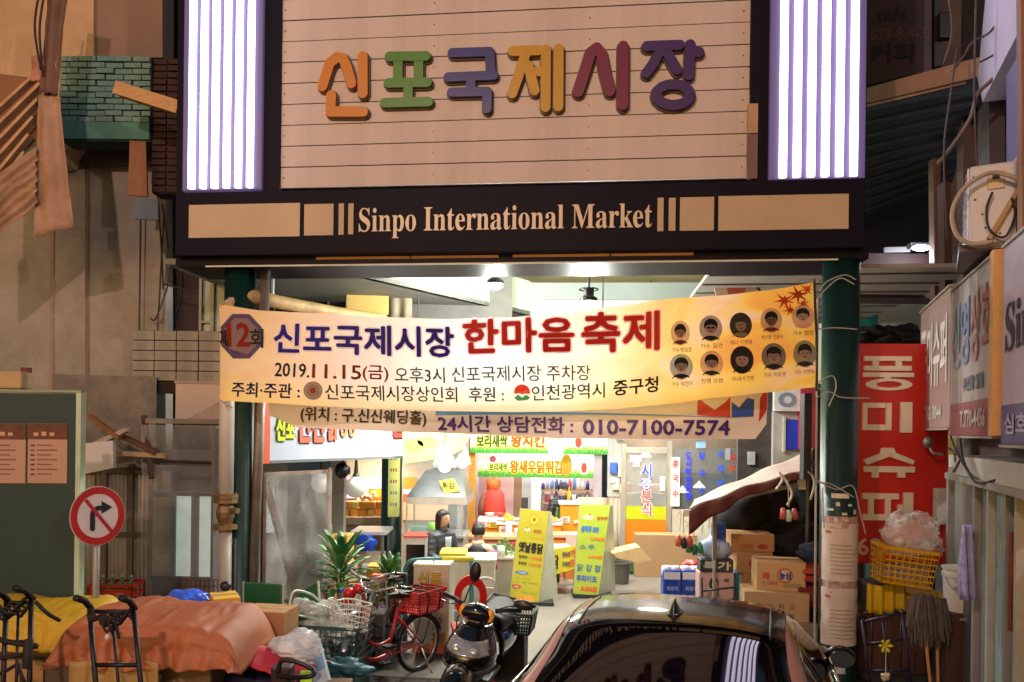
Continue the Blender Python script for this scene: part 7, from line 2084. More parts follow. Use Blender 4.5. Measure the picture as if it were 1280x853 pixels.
cbox(947, 703, 1006, 739, 7.45, -10, .36, 'c8a070', 'pale carton with a blue round logo and red print on top of its stack', [('oval', .42, .2, .74, .72, 'b8402c', .86), ('oval', .46, .3, .70, .62, 'd8c4a0', 0), ('농심', .47, .34, .69, .58, '2c3a8c', .004), ('사발', .12, .38, .26, .6, 'c8503c', .004), ('큰 사발면', .12, .68, .42, .8, 'c8704c', .002), ('bar', .55, .72, .9, .88, 'a08860', 0)])
cbox(932, 741, 1010, 800, 7.35, -10, .42, 'b8966c', 'large worn carton with black printed characters under the pale one', [(s, .18 + .17 * (i % 4), .14 + .12 * (i // 4), .18 + .17 * (i % 4) + .09, .20 + .12 * (i // 4), '5a4634', 0) for i, s in enumerate('주의취급파손상품대리점화물배송')], zb=0.0)
# quilts and cloth by the column
for i, (px, py, r, h, lab) in enumerate(((1018, 690, (.14, .2, .09), '1c2440', 'folded dark blue quilt on top of the red pile'), (1018, 712, (.15, .2, .055), 'a83a1c', 'orange red quilt folded under the blue one'), (1018, 722, (.15, .2, .05), '9a3018', 'second orange red quilt folded lower in the pile'), (1012, 745, (.17, .2, .13), '6a1c1c', 'crumpled dark red cloth hanging down the front of the pile'))):
 lump('folded_cloth', px, py, 7.5, r, h, lab, 'cloth', seed=i, jit=.2, rough=.8, scale=20, bump=.3)
m = MB(); m.box(at(1000, 0, 7.6).x, at(1032, 0, 7.6).x, 7.55, 7.85, 0, at(1015, 760, 7.6).z); tag(m.build('storage_case', mat('4a1e1e', rough=.6, var=.2)), 'dark red case under the folded quilts', 'case')
p = at(1019, 762, 7.4); m = MB(fr(p)); m.disc((0, 0), .018, .018, -.01, 0, 12); tag(m.build('sticker', ink('d8d0c8')), 'white round knob on the dark red case', 'knob')
cbox(1000, 785, 1022, 830, 7.1, -20, .25, '7a6c60', 'worn grey brown carton wedged behind the car by the column', zb=0)
# tissue packs
for i, (x0, x1) in enumerate(((829, 851), (852, 876))):
 D = 8.3
 w_ = (x1 - x0) / FOC * D
 zb_ = at(840, 750, D).z; zt = at(840, 713, D).z
 f = fr((at((x0 + x1) / 2, 740, D).x, D, FL), -3)
 t = thing('tissue_pack', ('blue and white pack of toilet rolls on the open floor side', 'blue and white pack of toilet rolls beside the stacked display cards')[i], 'pack', f, 'packs of toilet rolls')
 H = zt - FL
 m = MB(f); m.bev(-w_ / 2, w_ / 2, 0, .22, 0, H, .03); m.build('wrap', mat('1f48a8', rough=.2, var=.1), t)
 for c in range(2):
  for r_ in range(1):
   m = MB(f); m.lathe([(.05, H - .08), (.056, H - .06), (.056, H + .02), (.045, H + .03), (.018, H + .03), (.018, H)], 16, ((c - .5) * w_ * .48, .10, 0)); m.build('roll', mat('dcdce4', rough=.7), t, smooth=True)
 m = MB(f); m.box(-w_ / 2 + .01, w_ / 2 - .01, -.004, -.001, H - .1, H - .02); m.build('white_band', ink('d0d4e4'), t)
 m = MB(f); put(m, '화장지', -w_ * .3, H * .72, w_ * .3, H * .78, -.005); m.build('lettering', ink('c8d4f0'), t)
 m = MB(f); put(m, '깨끗한나라'[:3], -w_ * .2, H * .60, w_ * .3, H * .67, -.005); m.build('lettering', ink('c8d4f0'), t)
 m = MB(f); m.disc((w_ * .1, H * .48), w_ * .22, .04, -.006, -.001, 16); m.build('printed_badge', ink('8ab0e0'), t)
lump('red_bag', 865, 709, 8.7, (.12, .1, .07), 'c83c34', 'crumpled red plastic bag behind the toilet rolls', 'bag', 4, .4, .3)
# stacked display cards with a cart
f, w_, h_ = BX(876, 752, 917, 682, 8.0, -3)
f = fr((f.translation.x, 8.0, FL), -3); w_ = 41 / 950 * 8
zt = at(896, 682, 8.0).z - FL; z1 = at(896, 700, 8.0).z - FL; z2 = at(896, 716, 8.0).z - FL; z0 = at(896, 750, 8.0).z - FL
t = thing('display_stack', 'stack of printed packs with a woman portrait pack and pale blue top bag', 'stack', f)
m = MB(f); m.bev(-w_ / 2, w_ / 2, 0, .2, z2 + .002, z1, .01); m.build('newspaper_pack', mat('3a3a3c', rough=.5, var=.9, scale=25), t)
m = MB(f); m.bev(-w_ / 2 - .01, w_ / 2 + .01, 0, .22, 0, z2, .01); m.build('portrait_pack', mat('c8a49c', rough=.4, var=.1), t)
m = MB(f); m.ball((0, .1, z1 + .1), (w_ * .5, .1, .13), 16, 12, .2, 6); m.build('blue_bag', mat('a8bce0', rough=.25, var=.3, scale=8), t, smooth=True)
for (cx_, cz, rx, rz, h, y) in ((-.03, z2 - .12, .05, .07, '2a1c1c', -.003), (-.02, z2 - .13, .03, .045, 'd8a48c', -.0045), (-.03, z2 - .26, .07, .07, 'b08478', -.0035), (.1, z2 - .08, .03, .02, '6a5a5a', -.003)):
 m = MB(f); m.disc((cx_, cz), rx, rz, y, -.001, 16); m.build('portrait_print', ink(h), t)
m = MB(f); put(m, '특가', -.14, z2 + .03, .14, z1 - .02, -.005, bold=.004); m.build('lettering', ink('d8d4cc'), t)
frame_cart('hand_cart', 'dark hand cart with a small crossbar in front of the portrait pack', ((877, 722, 7.75), (918, 716, 7.75), (918, 800, 7.75), (880, 800, 7.75)), .011, '1a2030', (.22, .4), grips=False)
f, w_, h_ = BX(893, 678, 910, 655, 7.95);
p = at(901, 679, 8.0); m = MB(fr((p.x, 8.05, p.z))); m.bev(-.075, .075, 0, .08, 0, .2, .02); o = m.build('nappy_pack', mat('3a5ab8', rough=.25, var=.5, scale=18)); tag(o, 'small shiny blue pink pack hung above the display packs', 'pack')
f = fr((at(928, 740, 8.2).x, 8.2, FL), 0); m = MB(f); m.bev(-.09, .09, 0, .2, 0, at(928, 718, 8.2).z, .01); tag(m.build('cyan_pack', mat('3aa0c8', rough=.3, var=.15)), 'bright cyan pack standing beside the display stack', 'pack')
# brown sheet, ropes and green base at the floor in front of the glass door
f = fr((at(782, 690, 10.5).x, 10.5, 0), 0)
m = MB(f); P = [L(f, *q) for q in ((765, 692), (800, 684), (815, 700), (800, 704), (772, 698))]; m.prism(P, 0, .4); tag(m.build('flat_cardboard', mat('c8a878', rough=.8)), 'flattened cardboard sheet leaning out by the noodle shop door', 'cardboard')
p = ground(782, 717); m = MB(); m.lathe([(.16, FL), (.17, FL + .05), (.1, FL + .2), (.06, FL + .3)], 14, (p.x, p.y, 0)); tag(m.build('parasol_stand', mat('2c5a3c', rough=.6)), 'dark green stand base under the flattened cardboard', 'stand')
p = ground(795, 712); m = MB(); m.tube([Vector((p.x + .12 * math.cos(k * .6) + .03 * k, p.y + .1 * math.sin(k * .6), FL + .02)) for k in range(14)], .012, 6); tag(m.build('white_hose', mat('d0ccc4', rough=.5), smooth=True), 'coil of white hose beside the big plain carton', 'hose')
# shops beyond the awning
t = thing('side_shopfront', 'pale shopfront with a blue door seen between two green columns', 'shopfront', fr((at(990, 540, 10.3).x, 10.3, 0)))
f = fr((at(990, 540, 10.3).x, 10.3, 0), -5)
def fb(nm, x0, y0, x1, y1, ya, yb, h, **k):
 a = L(f, x0, y1, ya); b = L(f, x1, y0, ya); m = MB(f); m.box(a[0], b[0], ya, yb, a[1], b[1]); return m.build(nm, mat(h, **k), t)
fb('white_panel', 968, 486, 1002, 514, -.1, 0, 'cfcfc8', rough=.4, emit=.1)
q = L(f, 984, 500, -.1); m = MB(f); m.disc(q, .12, .1, -.106, -.1, 18, hole=.5); m.build('round_logo', ink('8a8a9c'), t)
fb('wall', 920, 480, 1075, 760, .1, .2, '3f3836', rough=.8, var=.3)
fb('pale_wall', 966, 515, 1001, 600, .0, .1, 'a8a49c', rough=.6, var=.15)
fb('blue_door', 983, 525, 1000, 562, -.04, -.001, '1c3fb8', rough=.4)
fb('door_frame', 979, 521, 982.5, 565, -.05, -.001, 'b8b4ae', rough=.4)
m = MB(f); a = L(f, 1000.5, 562, -.15); b = L(f, 1019, 484, -.15); m.box(a[0], b[0], -.15, 0, a[1], b[1]); rs_ = m.build('maroon_sign', mat('a03040', rough=.4, emit=.08), t)
ptext(f, 'lettering', '슈', 1003, 497, 1014, 513, -.156, 'd8c8c4', t, .8)
ptext(f, 'lettering', '퍼', 1003, 530, 1014, 550, -.156, 'd8c8c4', t, .8)
for i, (x, y, h) in enumerate(((935, 565, 'a8b0b8'), (950, 590, '6a4a44'), (928, 600, '4a5a6a'))):
 fb('dim_poster', x, y, x + 9, y + 16, .06, .099, h, rough=.5)
# white cabinet, rail, plants
def cab():
 f = fr((at(540, 828, 7.65).x, 7.65, 0), -5)
 t = thing('white_cabinet', 'tall white cabinet with yellow Korean lettering beside the red bicycle', 'cabinet', f)
 xa = L(f, 516, 780)[0]; xb = L(f, 561, 780)[0]; zt = L(f, 540, 709)[1]
 m = MB(f); m.bev(xa, xb, 0, .34, .06, zt, .012); m.build('body', mat('c4c0ae', rough=.4, var=.06, dirt=.2), t)
 m = MB(f); m.bev(xa - .005, xb + .005, -.006, .345, zt + .001, zt + .03, .006); m.build('top', mat('d2cebe', rough=.35), t)
 m = MB(f); m.box(xa + .01, xb - .01, .01, .33, .0, .059); m.build('plinth', mat('3a3632', rough=.7), t)
 m = MB(f); m.box(xa + .002, xb - .002, -.006, -.0005, .065, .15); m.build('orange_print', ink('c05a34'), t)
 for s, y0, y1, x0, x1, h, hl in (('신포', 716, 731, 523, 552, 'd0b428', '5a4a1c'), ('인', 735, 746, 531, 543, 'cc8a34', '7a5a2a'), ('천', 750, 764, 534, 546, 'cc9a2c', '7a5a2a'), ('닭', 772, 788, 540, 552, 'c4882c', '7a5a2a'), ('강정', 792, 806, 540, 556, 'c4882c', '7a5a2a')):
  ptext(f, 'lettering_halo', s, x0, y0, x1, y1, -.003, hl, t, .9)
  ptext(f, 'lettering', s, x0, y0, x1, y1, -.009, h, t, .25)
 m = MB(f); m.tube([((xa + xb) / 2, .1, zt + .03), ((xa + xb) / 2, .1, zt + .05), ((xa + xb) / 2 + .03, .1, zt + .06)], .005, 5); m.build('top_hook', mat('777777', metal=.7), t)
cab()
t = thing('bent_rail', 'bent teal pipe rail with a yellow end running behind the white cabinet', 'rail', fr(ground(505, 840)))
pts = [at(506, 835, 7.9), at(506, 770, 7.9), at(506, 722, 7.9), at(509, 707, 7.9), at(518, 701, 7.9), at(553, 699, 7.9)]
pts[0].z = 0
m = MB(); m.tube(smooth_pts(pts, 5), .026, 12); m.build('teal_pipe', mat('3a7a80', rough=.45, var=.15, dirt=.3), t, smooth=True)
m = MB(); m.tube([at(552, 699, 7.9), at(592, 699, 7.95)], .030, 12); m.build('yellow_sleeve', mat('d8c83a', rough=.5), t, smooth=True)
a = at(590, 699, 7.95); m = MB(); m.tube([a, Vector((a.x, 7.95, 0))], .026, 10); m.build('end_post', mat('3a7a80', rough=.45), t, smooth=True)
def leaf_mesh(m, base, d, ln, wd, droop, up=Vector((0, 0, 1)), n=5):
 d = d.normalized()
 s = d.cross(Vector((0, 0, 1)))
 s = s.normalized() if s.length > 1e-3 else Vector((1, 0, 0))
 L_, R_ = [], []
 for i in range(n + 1):
  t = i / n
  c = base + d * ln * t - Vector((0, 0, 1)) * droop * t * t
  w_ = wd * math.sin(math.pi * min(1, t * .92 + .06)) ** .8
  L_.append(c - s * w_ + Vector((0, 0, w_ * .35)))
  R_.append(c + s * w_ + Vector((0, 0, w_ * .35)))
 C_ = [base + d * ln * (i / n) - Vector((0, 0, 1)) * droop * (i / n) ** 2 for i in range(n + 1)]
 vs = L_ + C_ + R_
 k = n + 1
 fs = []
 for i in range(n):
  fs += [(i, i + 1, k + i + 1, k + i), (k + i, k + i + 1, 2 * k + i + 1, 2 * k + i)]
 m.add(vs, fs)
def pot_plant(px, py_top, D, lab, nl, ln, wd, pot='5a3a8a', zpot=.3, cols=('2f6a34', '4c8a3c', '7a9a58'), spread=1.0, ptop=None):
 p = at(px, py_top, D)
 f = fr((p.x, D, 0))
 t = thing('potted_plant', lab, 'plant', f)
 m = MB(f); m.lathe([(.10, 0), (.14, zpot * .9), (.155, zpot * .9), (.155, zpot), (.13, zpot), (.12, zpot - .04)], 20); m.build('pot', mat(pot, rough=.5), t)
 m = MB(f); m.lathe([(.125, zpot - .05), (.01, zpot - .03)], 14); m.build('soil', mat('2a1e16', rough=.95), t)
 H = p.z - zpot
 for k in range(4):
  a = k * 1.7; m = MB(f); m.tube([(0, 0, zpot - .04), (.04 * math.cos(a), .04 * math.sin(a), zpot + H * .4), (.09 * math.cos(a), .09 * math.sin(a), zpot + H * .8)], [.012, .01, .005], 6); m.build('stem', mat('4a5a34', rough=.7), t)
 for k in range(nl):
  v = (k + .5) / nl
  a = k * 2.4 + random.random() * .4
  el = .15 + 1.0 * v
  b = Vector((.05 * math.cos(a), .05 * math.sin(a), zpot + H * (.12 + .68 * v)))
  d = Vector((math.cos(a) * math.cos(el), math.sin(a) * math.cos(el), math.sin(el)))
  m = MB(f); leaf_mesh(m, b, d, ln * random.uniform(.75, 1.15) * spread, wd * random.uniform(.8, 1.2), ln * random.uniform(.25, .7) * (1 - v * .6))
  m.build('leaf', mat(random.choice(cols), rough=.38, var=.2, scale=14), t, smooth=True, solid=.002)
 return t
pot_plant(426, 676, 8.2, 'broad leaved potted plant with striped green leaves behind the bicycle basket', 58, .38, .042, pot='3a4a3c', zpot=.45, cols=('1f5a2a', '3c7a3c', '6f9a60', '8aa878'))
pot_plant(487, 692, 8.0, 'fine leaved potted plant in a purple pot against the green column base', 110, .17, .028, pot='4a2fa0', zpot=.42, cols=('3a6a34', '5c8a44', '2f5a34'))
# pink towel, small clutter on low bench
m = MB(); a, b = at(381, 741, 7.9), at(402, 757, 7.9); m.grid(lambda u, v: Vector((a.x + (b.x - a.x) * u, 7.9 - .02 * math.sin(u * 12), b.z + (a.z - b.z) * v)), 12, 4); tag(m.build('pink_towel', mat('c98a94', rough=.8), smooth=True, solid=.01), 'small pink towel hung over the wooden rail of the plastic screen', 'towel')
# bicycles
def torus(m, c, R_, r_, ax, n=40, k=8, sq=1.0):
 """ring with axis vector ax"""
 ax = Vector(ax).normalized()
 u = ax.cross(Vector((0, 0, 1))).normalized(); v = u.cross(ax)
 m.tube([Vector(c) + (u * math.cos(2 * math.pi * i / n) + v * math.sin(2 * math.pi * i / n)) * R_ for i in range(n)], r_, k, closed=True)
def bicycle(f, lab, col, wr=.29, L_=.98, basket=None, rear=None, steer=0.0, group='bicycles parked by the white cabinet'):
 """local x = forward, y = left side, z up; rear wheel hub at origin x"""
 t = thing('bicycle', lab, 'bicycle', f, group)
 fm = mat(col, rough=.3, var=.05, coat=.5)
 chrome = mat('b8b8ba', rough=.22, metal=.9, var=.1)
 blk = mat('141414', rough=.55)
 for i, x in enumerate((0, L_)):
  fm2 = f if i == 0 else f @ Matrix.Translation((L_, 0, 0)) @ Matrix.Rotation(steer, 4, 'Z') @ Matrix.Translation((-L_, 0, 0))
  m = MB(fm2); m.tube([(x + wr * math.cos(k * math.pi / 20), 0, wr + .02 + wr * math.sin(k * math.pi / 20)) for k in range(40)], .019, 8, closed=True); w_ = m.build('wheel', mat('1b1a1a', rough=.8), t, smooth=True)
  m = MB(fm2); m.tube([(x + (wr - .025) * math.cos(k * math.pi / 20), 0, wr + .02 + (wr - .025) * math.sin(k * math.pi / 20)) for k in range(40)], .011, 6, closed=True); m.build('rim', chrome, w_, smooth=True)
  m = MB(fm2)
  for k in range(24):
   an = k * math.pi / 12
   m.tube([(x + .018 * math.cos(an + .6), (-1) ** k * .02, wr + .02 + .018 * math.sin(an + .6)), (x + (wr - .03) * math.cos(an), 0, wr + .02 + (wr - .03) * math.sin(an))], .0018, 4, cap=False)
  o = m.build('spokes', chrome, w_); o['kind'] = 'stuff'
  m = MB(fm2); m.tube([(x, -.045, wr + .02), (x, .045, wr + .02)], .022, 10); m.build('hub', chrome, w_)
  # mudguard
  m = MB(fm2)
  a0, a1 = (.25, 2.9) if i == 0 else (.5, 2.6)
  m.grid(lambda u, v: Vector((x + (wr + .035 - .012 * abs(v - .5) * 2) * math.cos(a0 + (a1 - a0) * u), (v - .5) * .06, wr + .02 + (wr + .035 - .012 * abs(v - .5) * 2) * math.sin(a0 + (a1 - a0) * u))), 24, 4)
  m.build('mudguard', blk if i == 0 else chrome, t, smooth=True, solid=.002)
 Z = wr + .02
 hub, fh = Vector((0, 0, Z)), Vector((L_, 0, Z))
 bb = Vector((.40, 0, Z - .03)); seat = Vector((.25, 0, Z + .42)); head = Vector((L_ - .16, 0, Z + .42)); headb = Vector((L_ - .12, 0, Z + .27))
 def bar(nm, pts, r_, mm=fm):
  m = MB(f); m.tube(pts, r_, 10); m.build(nm, mm, t, smooth=True)
 bar('seat_tube', [bb, bb.lerp(seat, .92)], .016)
 bar('down_tube', smooth_pts([headb, Vector((.66, 0, Z + .02)), Vector((.55, 0, Z - .04)), bb], 5), .019)
 bar('top_tube', smooth_pts([head.lerp(headb, .4), Vector((.62, 0, Z + .16)), Vector((.50, 0, Z + .08)), bb.lerp(seat, .3)], 5), .015)
 for s in (-1, 1):
  bar('chain_stay', [bb + Vector((0, s * .03, 0)), hub + Vector((0, s * .055, 0))], .009)
  bar('seat_stay', [bb.lerp(seat, .75) + Vector((0, s * .02, 0)), hub + Vector((0, s * .055, 0))], .008)
  bar('fork', smooth_pts([headb + Vector((.0, s * .045, -.01)), headb.lerp(fh, .5) + Vector((-.01, s * .045, 0)), fh + Vector((0, s * .045, 0))], 4), .011, chrome)
 bar('head_tube', [head + Vector((0, 0, .03)), headb], .021)
 bar('stem', [head, head + Vector((-.04, 0, .16))], .012, chrome)
 hb = head + Vector((-.04, 0, .16))
 bar('handlebar', smooth_pts([hb + Vector((-.20, -.29, .03)), hb + Vector((-.08, -.25, .06)), hb + Vector((.02, -.1, .02)), hb, hb + Vector((.02, .1, .02)), hb + Vector((-.08, .25, .06)), hb + Vector((-.20, .29, .03))], 5), .011, chrome)
 for s in (-1, 1):
  bar('handle_grip', [hb + Vector((-.08, s * .25, .06)), hb + Vector((-.21, s * .292, .03))], .017, blk)
  bar('brake_lever', [hb + Vector((-.05, s * .22, .05)), hb + Vector((-.10, s * .26, .0)), hb + Vector((-.18, s * .28, -.015))], .006, chrome)
 bar('seat_post', [seat - Vector((0, 0, .05)), seat + Vector((-.02, 0, .07))], .013, chrome)
 m = MB(f); m.add([(seat.x + .16, 0, seat.z + .10), (seat.x + .05, .035, seat.z + .1), (seat.x - .08, .09, seat.z + .11), (seat.x - .14, .06, seat.z + .12), (seat.x - .14, -.06, seat.z + .12), (seat.x - .08, -.09, seat.z + .11), (seat.x + .05, -.035, seat.z + .1),
     (seat.x + .15, 0, seat.z + .06), (seat.x + .05, .03, seat.z + .05), (seat.x - .08, .08, seat.z + .05), (seat.x - .13, .05, seat.z + .06), (seat.x - .13, -.05, seat.z + .06), (seat.x - .08, -.08, seat.z + .05), (seat.x + .05, -.03, seat.z + .05)],
     [(0, 1, 2, 3, 4, 5, 6), (13, 12, 11, 10, 9, 8, 7)] + [(i, (i + 1) % 7, 7 + (i + 1) % 7, 7 + i) for i in range(7)]); m.build('saddle', mat('17120f', rough=.5), t, subd=2)
 m = MB(f); torus(m, bb + Vector((0, -.05, 0)), .085, .007, (0, 1, 0), 24, 6); cw = m.build('chainring', chrome, t)
 m = MB(f); m.grid(lambda u, v: Vector((.42 - .46 * u, -.062, Z - .03 + .02 * u + (.055 - .03 * u) * (2 * v - 1))), 8, 2); m.build('chain_guard', mat('9a9a98', rough=.3, metal=.5), t, solid=.01)
 for s, dz in ((-1, -1), (1, 1)):
  bar('crank', [bb + Vector((0, s * .07, 0)), bb + Vector((.09 * dz, s * .08, -.12 * -dz))], .008, chrome)
  q = bb + Vector((.09 * dz, s * .08, -.12 * -dz)); m = MB(f); m.box(q.x - .045, q.x + .045, q.y + (0 if s > 0 else -.09), q.y + (.09 if s > 0 else 0), q.z - .01, q.z + .01); m.build('pedal', blk, t)
 bar('kickstand', [hub + Vector((.03, .06, -.02)), hub + Vector((-.03, .16, -Z + .005))], .008, chrome)
 # rear rack
 for s in (-1, 1):
  bar('rack_bar', [Vector((-.26, s * .06, Z + wr + .04)), Vector((.18, s * .06, Z + wr + .04))], .007, blk)
  bar('rack_stay', [Vector((-.12, s * .06, Z + wr + .04)), hub + Vector((0, s * .06, 0))], .006, blk)
 if basket:
  bf_ = f @ Matrix.Translation((L_ + .05, 0, Z + .28)) @ Matrix.Rotation(R(90), 4, 'Z')
  m = MB(bf_)
  w_, d_, h_ = .36, .25, .23
  for j in range(6):
   k = .78 + .22 * j / 5; z = h_ * j / 5
   rr = .0055 if j < 5 else .008
   P = []
   for q in range(24):
    a = 2 * math.pi * q / 24
    P.append((w_ / 2 * k * max(-1, min(1, 1.25 * math.cos(a))), d_ / 2 * k * max(-1, min(1, 1.25 * math.sin(a))), z + (.03 if j == 5 and math.sin(a) < -.2 else 0)))
   m.tube(P, rr, 5, closed=True)
  for q in range(24):
   a = 2 * math.pi * q / 24
   c_, s_ = max(-1, min(1, 1.25 * math.cos(a))), max(-1, min(1, 1.25 * math.sin(a)))
   m.tube([(w_ / 2 * .78 * c_, d_ / 2 * .78 * s_, 0), (w_ / 2 * c_, d_ / 2 * s_, h_)], .0035, 4)
  for q in range(7):
   x = -w_ / 2 * .7 + w_ * .7 * q / 6
   m.tube([(x, -d_ / 2 * .78, 0), (x, d_ / 2 * .78, 0)], .0035, 4)
  m.build('wire_basket', mat(basket, rough=.4, var=.06), t)
  m = MB(bf_); m.box(-w_ * .36, w_ * .36, -d_ * .36, d_ * .36, .004, .012); m.build('basket_liner', mat('c9c2b4', rough=.7), t)
 return t
# the red bicycle: rear wheel hub near pixel 523,818, front hub near 455,838
rh = at(523, 818, 7.25); fh_ = at(457, 838, 6.75)
dirv = Vector((fh_.x - rh.x, fh_.y - rh.y, 0)); ang = math.degrees(math.atan2(dirv.y, dirv.x))
F_b = fr((rh.x, rh.y, 0), ang)
red_bike = bicycle(F_b, 'red bicycle with a white wire basket and red crate on its rear rack', 'c42a1c', wr=.26, L_=max(.78, dirv.length), basket='d6cfc4', steer=.5)
def rear_crate(f, zt, lab):
 cf = f @ Matrix.Translation((-.02, 0, zt)) @ Matrix.Rotation(R(8), 4, 'Z')
 return crate(cf, .42, .30, .19, 'b81c14', lab, rows=6, nc=14, taper=.82, wall=.006)
ct = rear_crate(F_b, .26 * 2 + .02 + .05, 'red plastic basket strapped on the rear rack of the red bicycle')
for x in (-.08, .1):
 m = MB(WM[ct]); m.tube(smooth_pts([(x, -.155, .0), (x, -.165, .19), (x, 0, .205), (x, .165, .19), (x, .155, 0)]), .008, 5); m.build('rubber_strap', mat('141212', rough=.7), ct)
# the second bicycle behind, only partly seen
F_b2 = fr((at(478, 800, 7.9).x + .25, 7.95, 0), ang + 16)
b2_ = bicycle(F_b2, 'older bicycle with dark frame parked behind the red one', '7a1f1a', wr=.28, L_=.95, basket=None, steer=-.2)
# child seat with red handles above the basket
p = at(462, 745, 7.5)
t = thing('shopping_trolley', 'white and red folding trolley frame with red caps behind the bicycle basket', 'trolley', fr((p.x, 7.5, 0)))
m = MB(); m.tube([at(452, 728, 7.5), at(482, 724, 7.55)], .02, 8); m.build('top_bar', mat('d8d4d4', rough=.4), t)
for i, (a, b) in enumerate((((455, 730), (470, 770)), ((480, 726), (468, 772)), ((462, 728), (474, 768)), ((452, 736), (456, 790)), ((482, 726), (486, 790)))):
 m = MB(); m.tube([at(*a, 7.5), at(*b, 7.5)], .009, 6); m.build('strut', mat(('b8b0b0', '8a5a6a', '7a7a8a', '9a9a9a', '9a9a9a')[i], rough=.4, metal=.3), t)
for q in ((455, 786), (486, 786)):
 a = at(*q, 7.5); m = MB(); m.tube([a, Vector((a.x, 7.5, .0))], .01, 6); m.build('leg', mat('9a9a9a', metal=.5), t)
for i, (x, y, r_) in enumerate(((437, 742, .065), (449, 736, .06), (434, 750, .05))):
 q = at(x, y, 7.45); m = MB(); m.ball(q, (r_, r_, r_ * .9), 14, 10); m.build('red_cap', mat('d02a28', rough=.25), t, smooth=True)
m = MB(); m.box(at(466, 722, 7.5).x, at(482, 722, 7.5).x, 7.46, 7.54, at(466, 722, 7.5).z, at(466, 718, 7.5).z); m.build('red_bag_top', mat('d84a3c', rough=.4), t)
for i, (x0, y0, x1, y1, D, h, lab) in enumerate(((422, 740, 431, 760, 7.6, '6a6a68', 'small grey bottle with a blue cap beside the trolley'), (456, 745, 464, 765, 7.35, '3a3838', 'small dark tin behind the bicycle basket'))):
 f, w_, h_ = BX(x0, y0, x1, y1, D)
 m = MB(f); m.lathe([(w_ * .5, 0), (w_ * .5, h_ * .7), (w_ * .2, h_ * .85), (w_ * .2, h_)], 12)
 o = m.build('bottle', mat(h, rough=.4), smooth=True); tag(o, lab, 'bottle')
 m = MB(f); m.lathe([(w_ * .26, h_), (w_ * .26, h_ + .03)], 10); m.build('cap', mat('3a62d0' if i == 0 else '222222'), o)
 m = MB(fr((f.translation.x, D, 0))); m.bev(-.16, .16, -.08, .2, 0, f.translation.z - .001, .01); tag(m.build('stand_box', mat('4a4440', rough=.8)), ('dark box carrying the grey bottle', 'dark box carrying the small dark tin')[i], 'box')
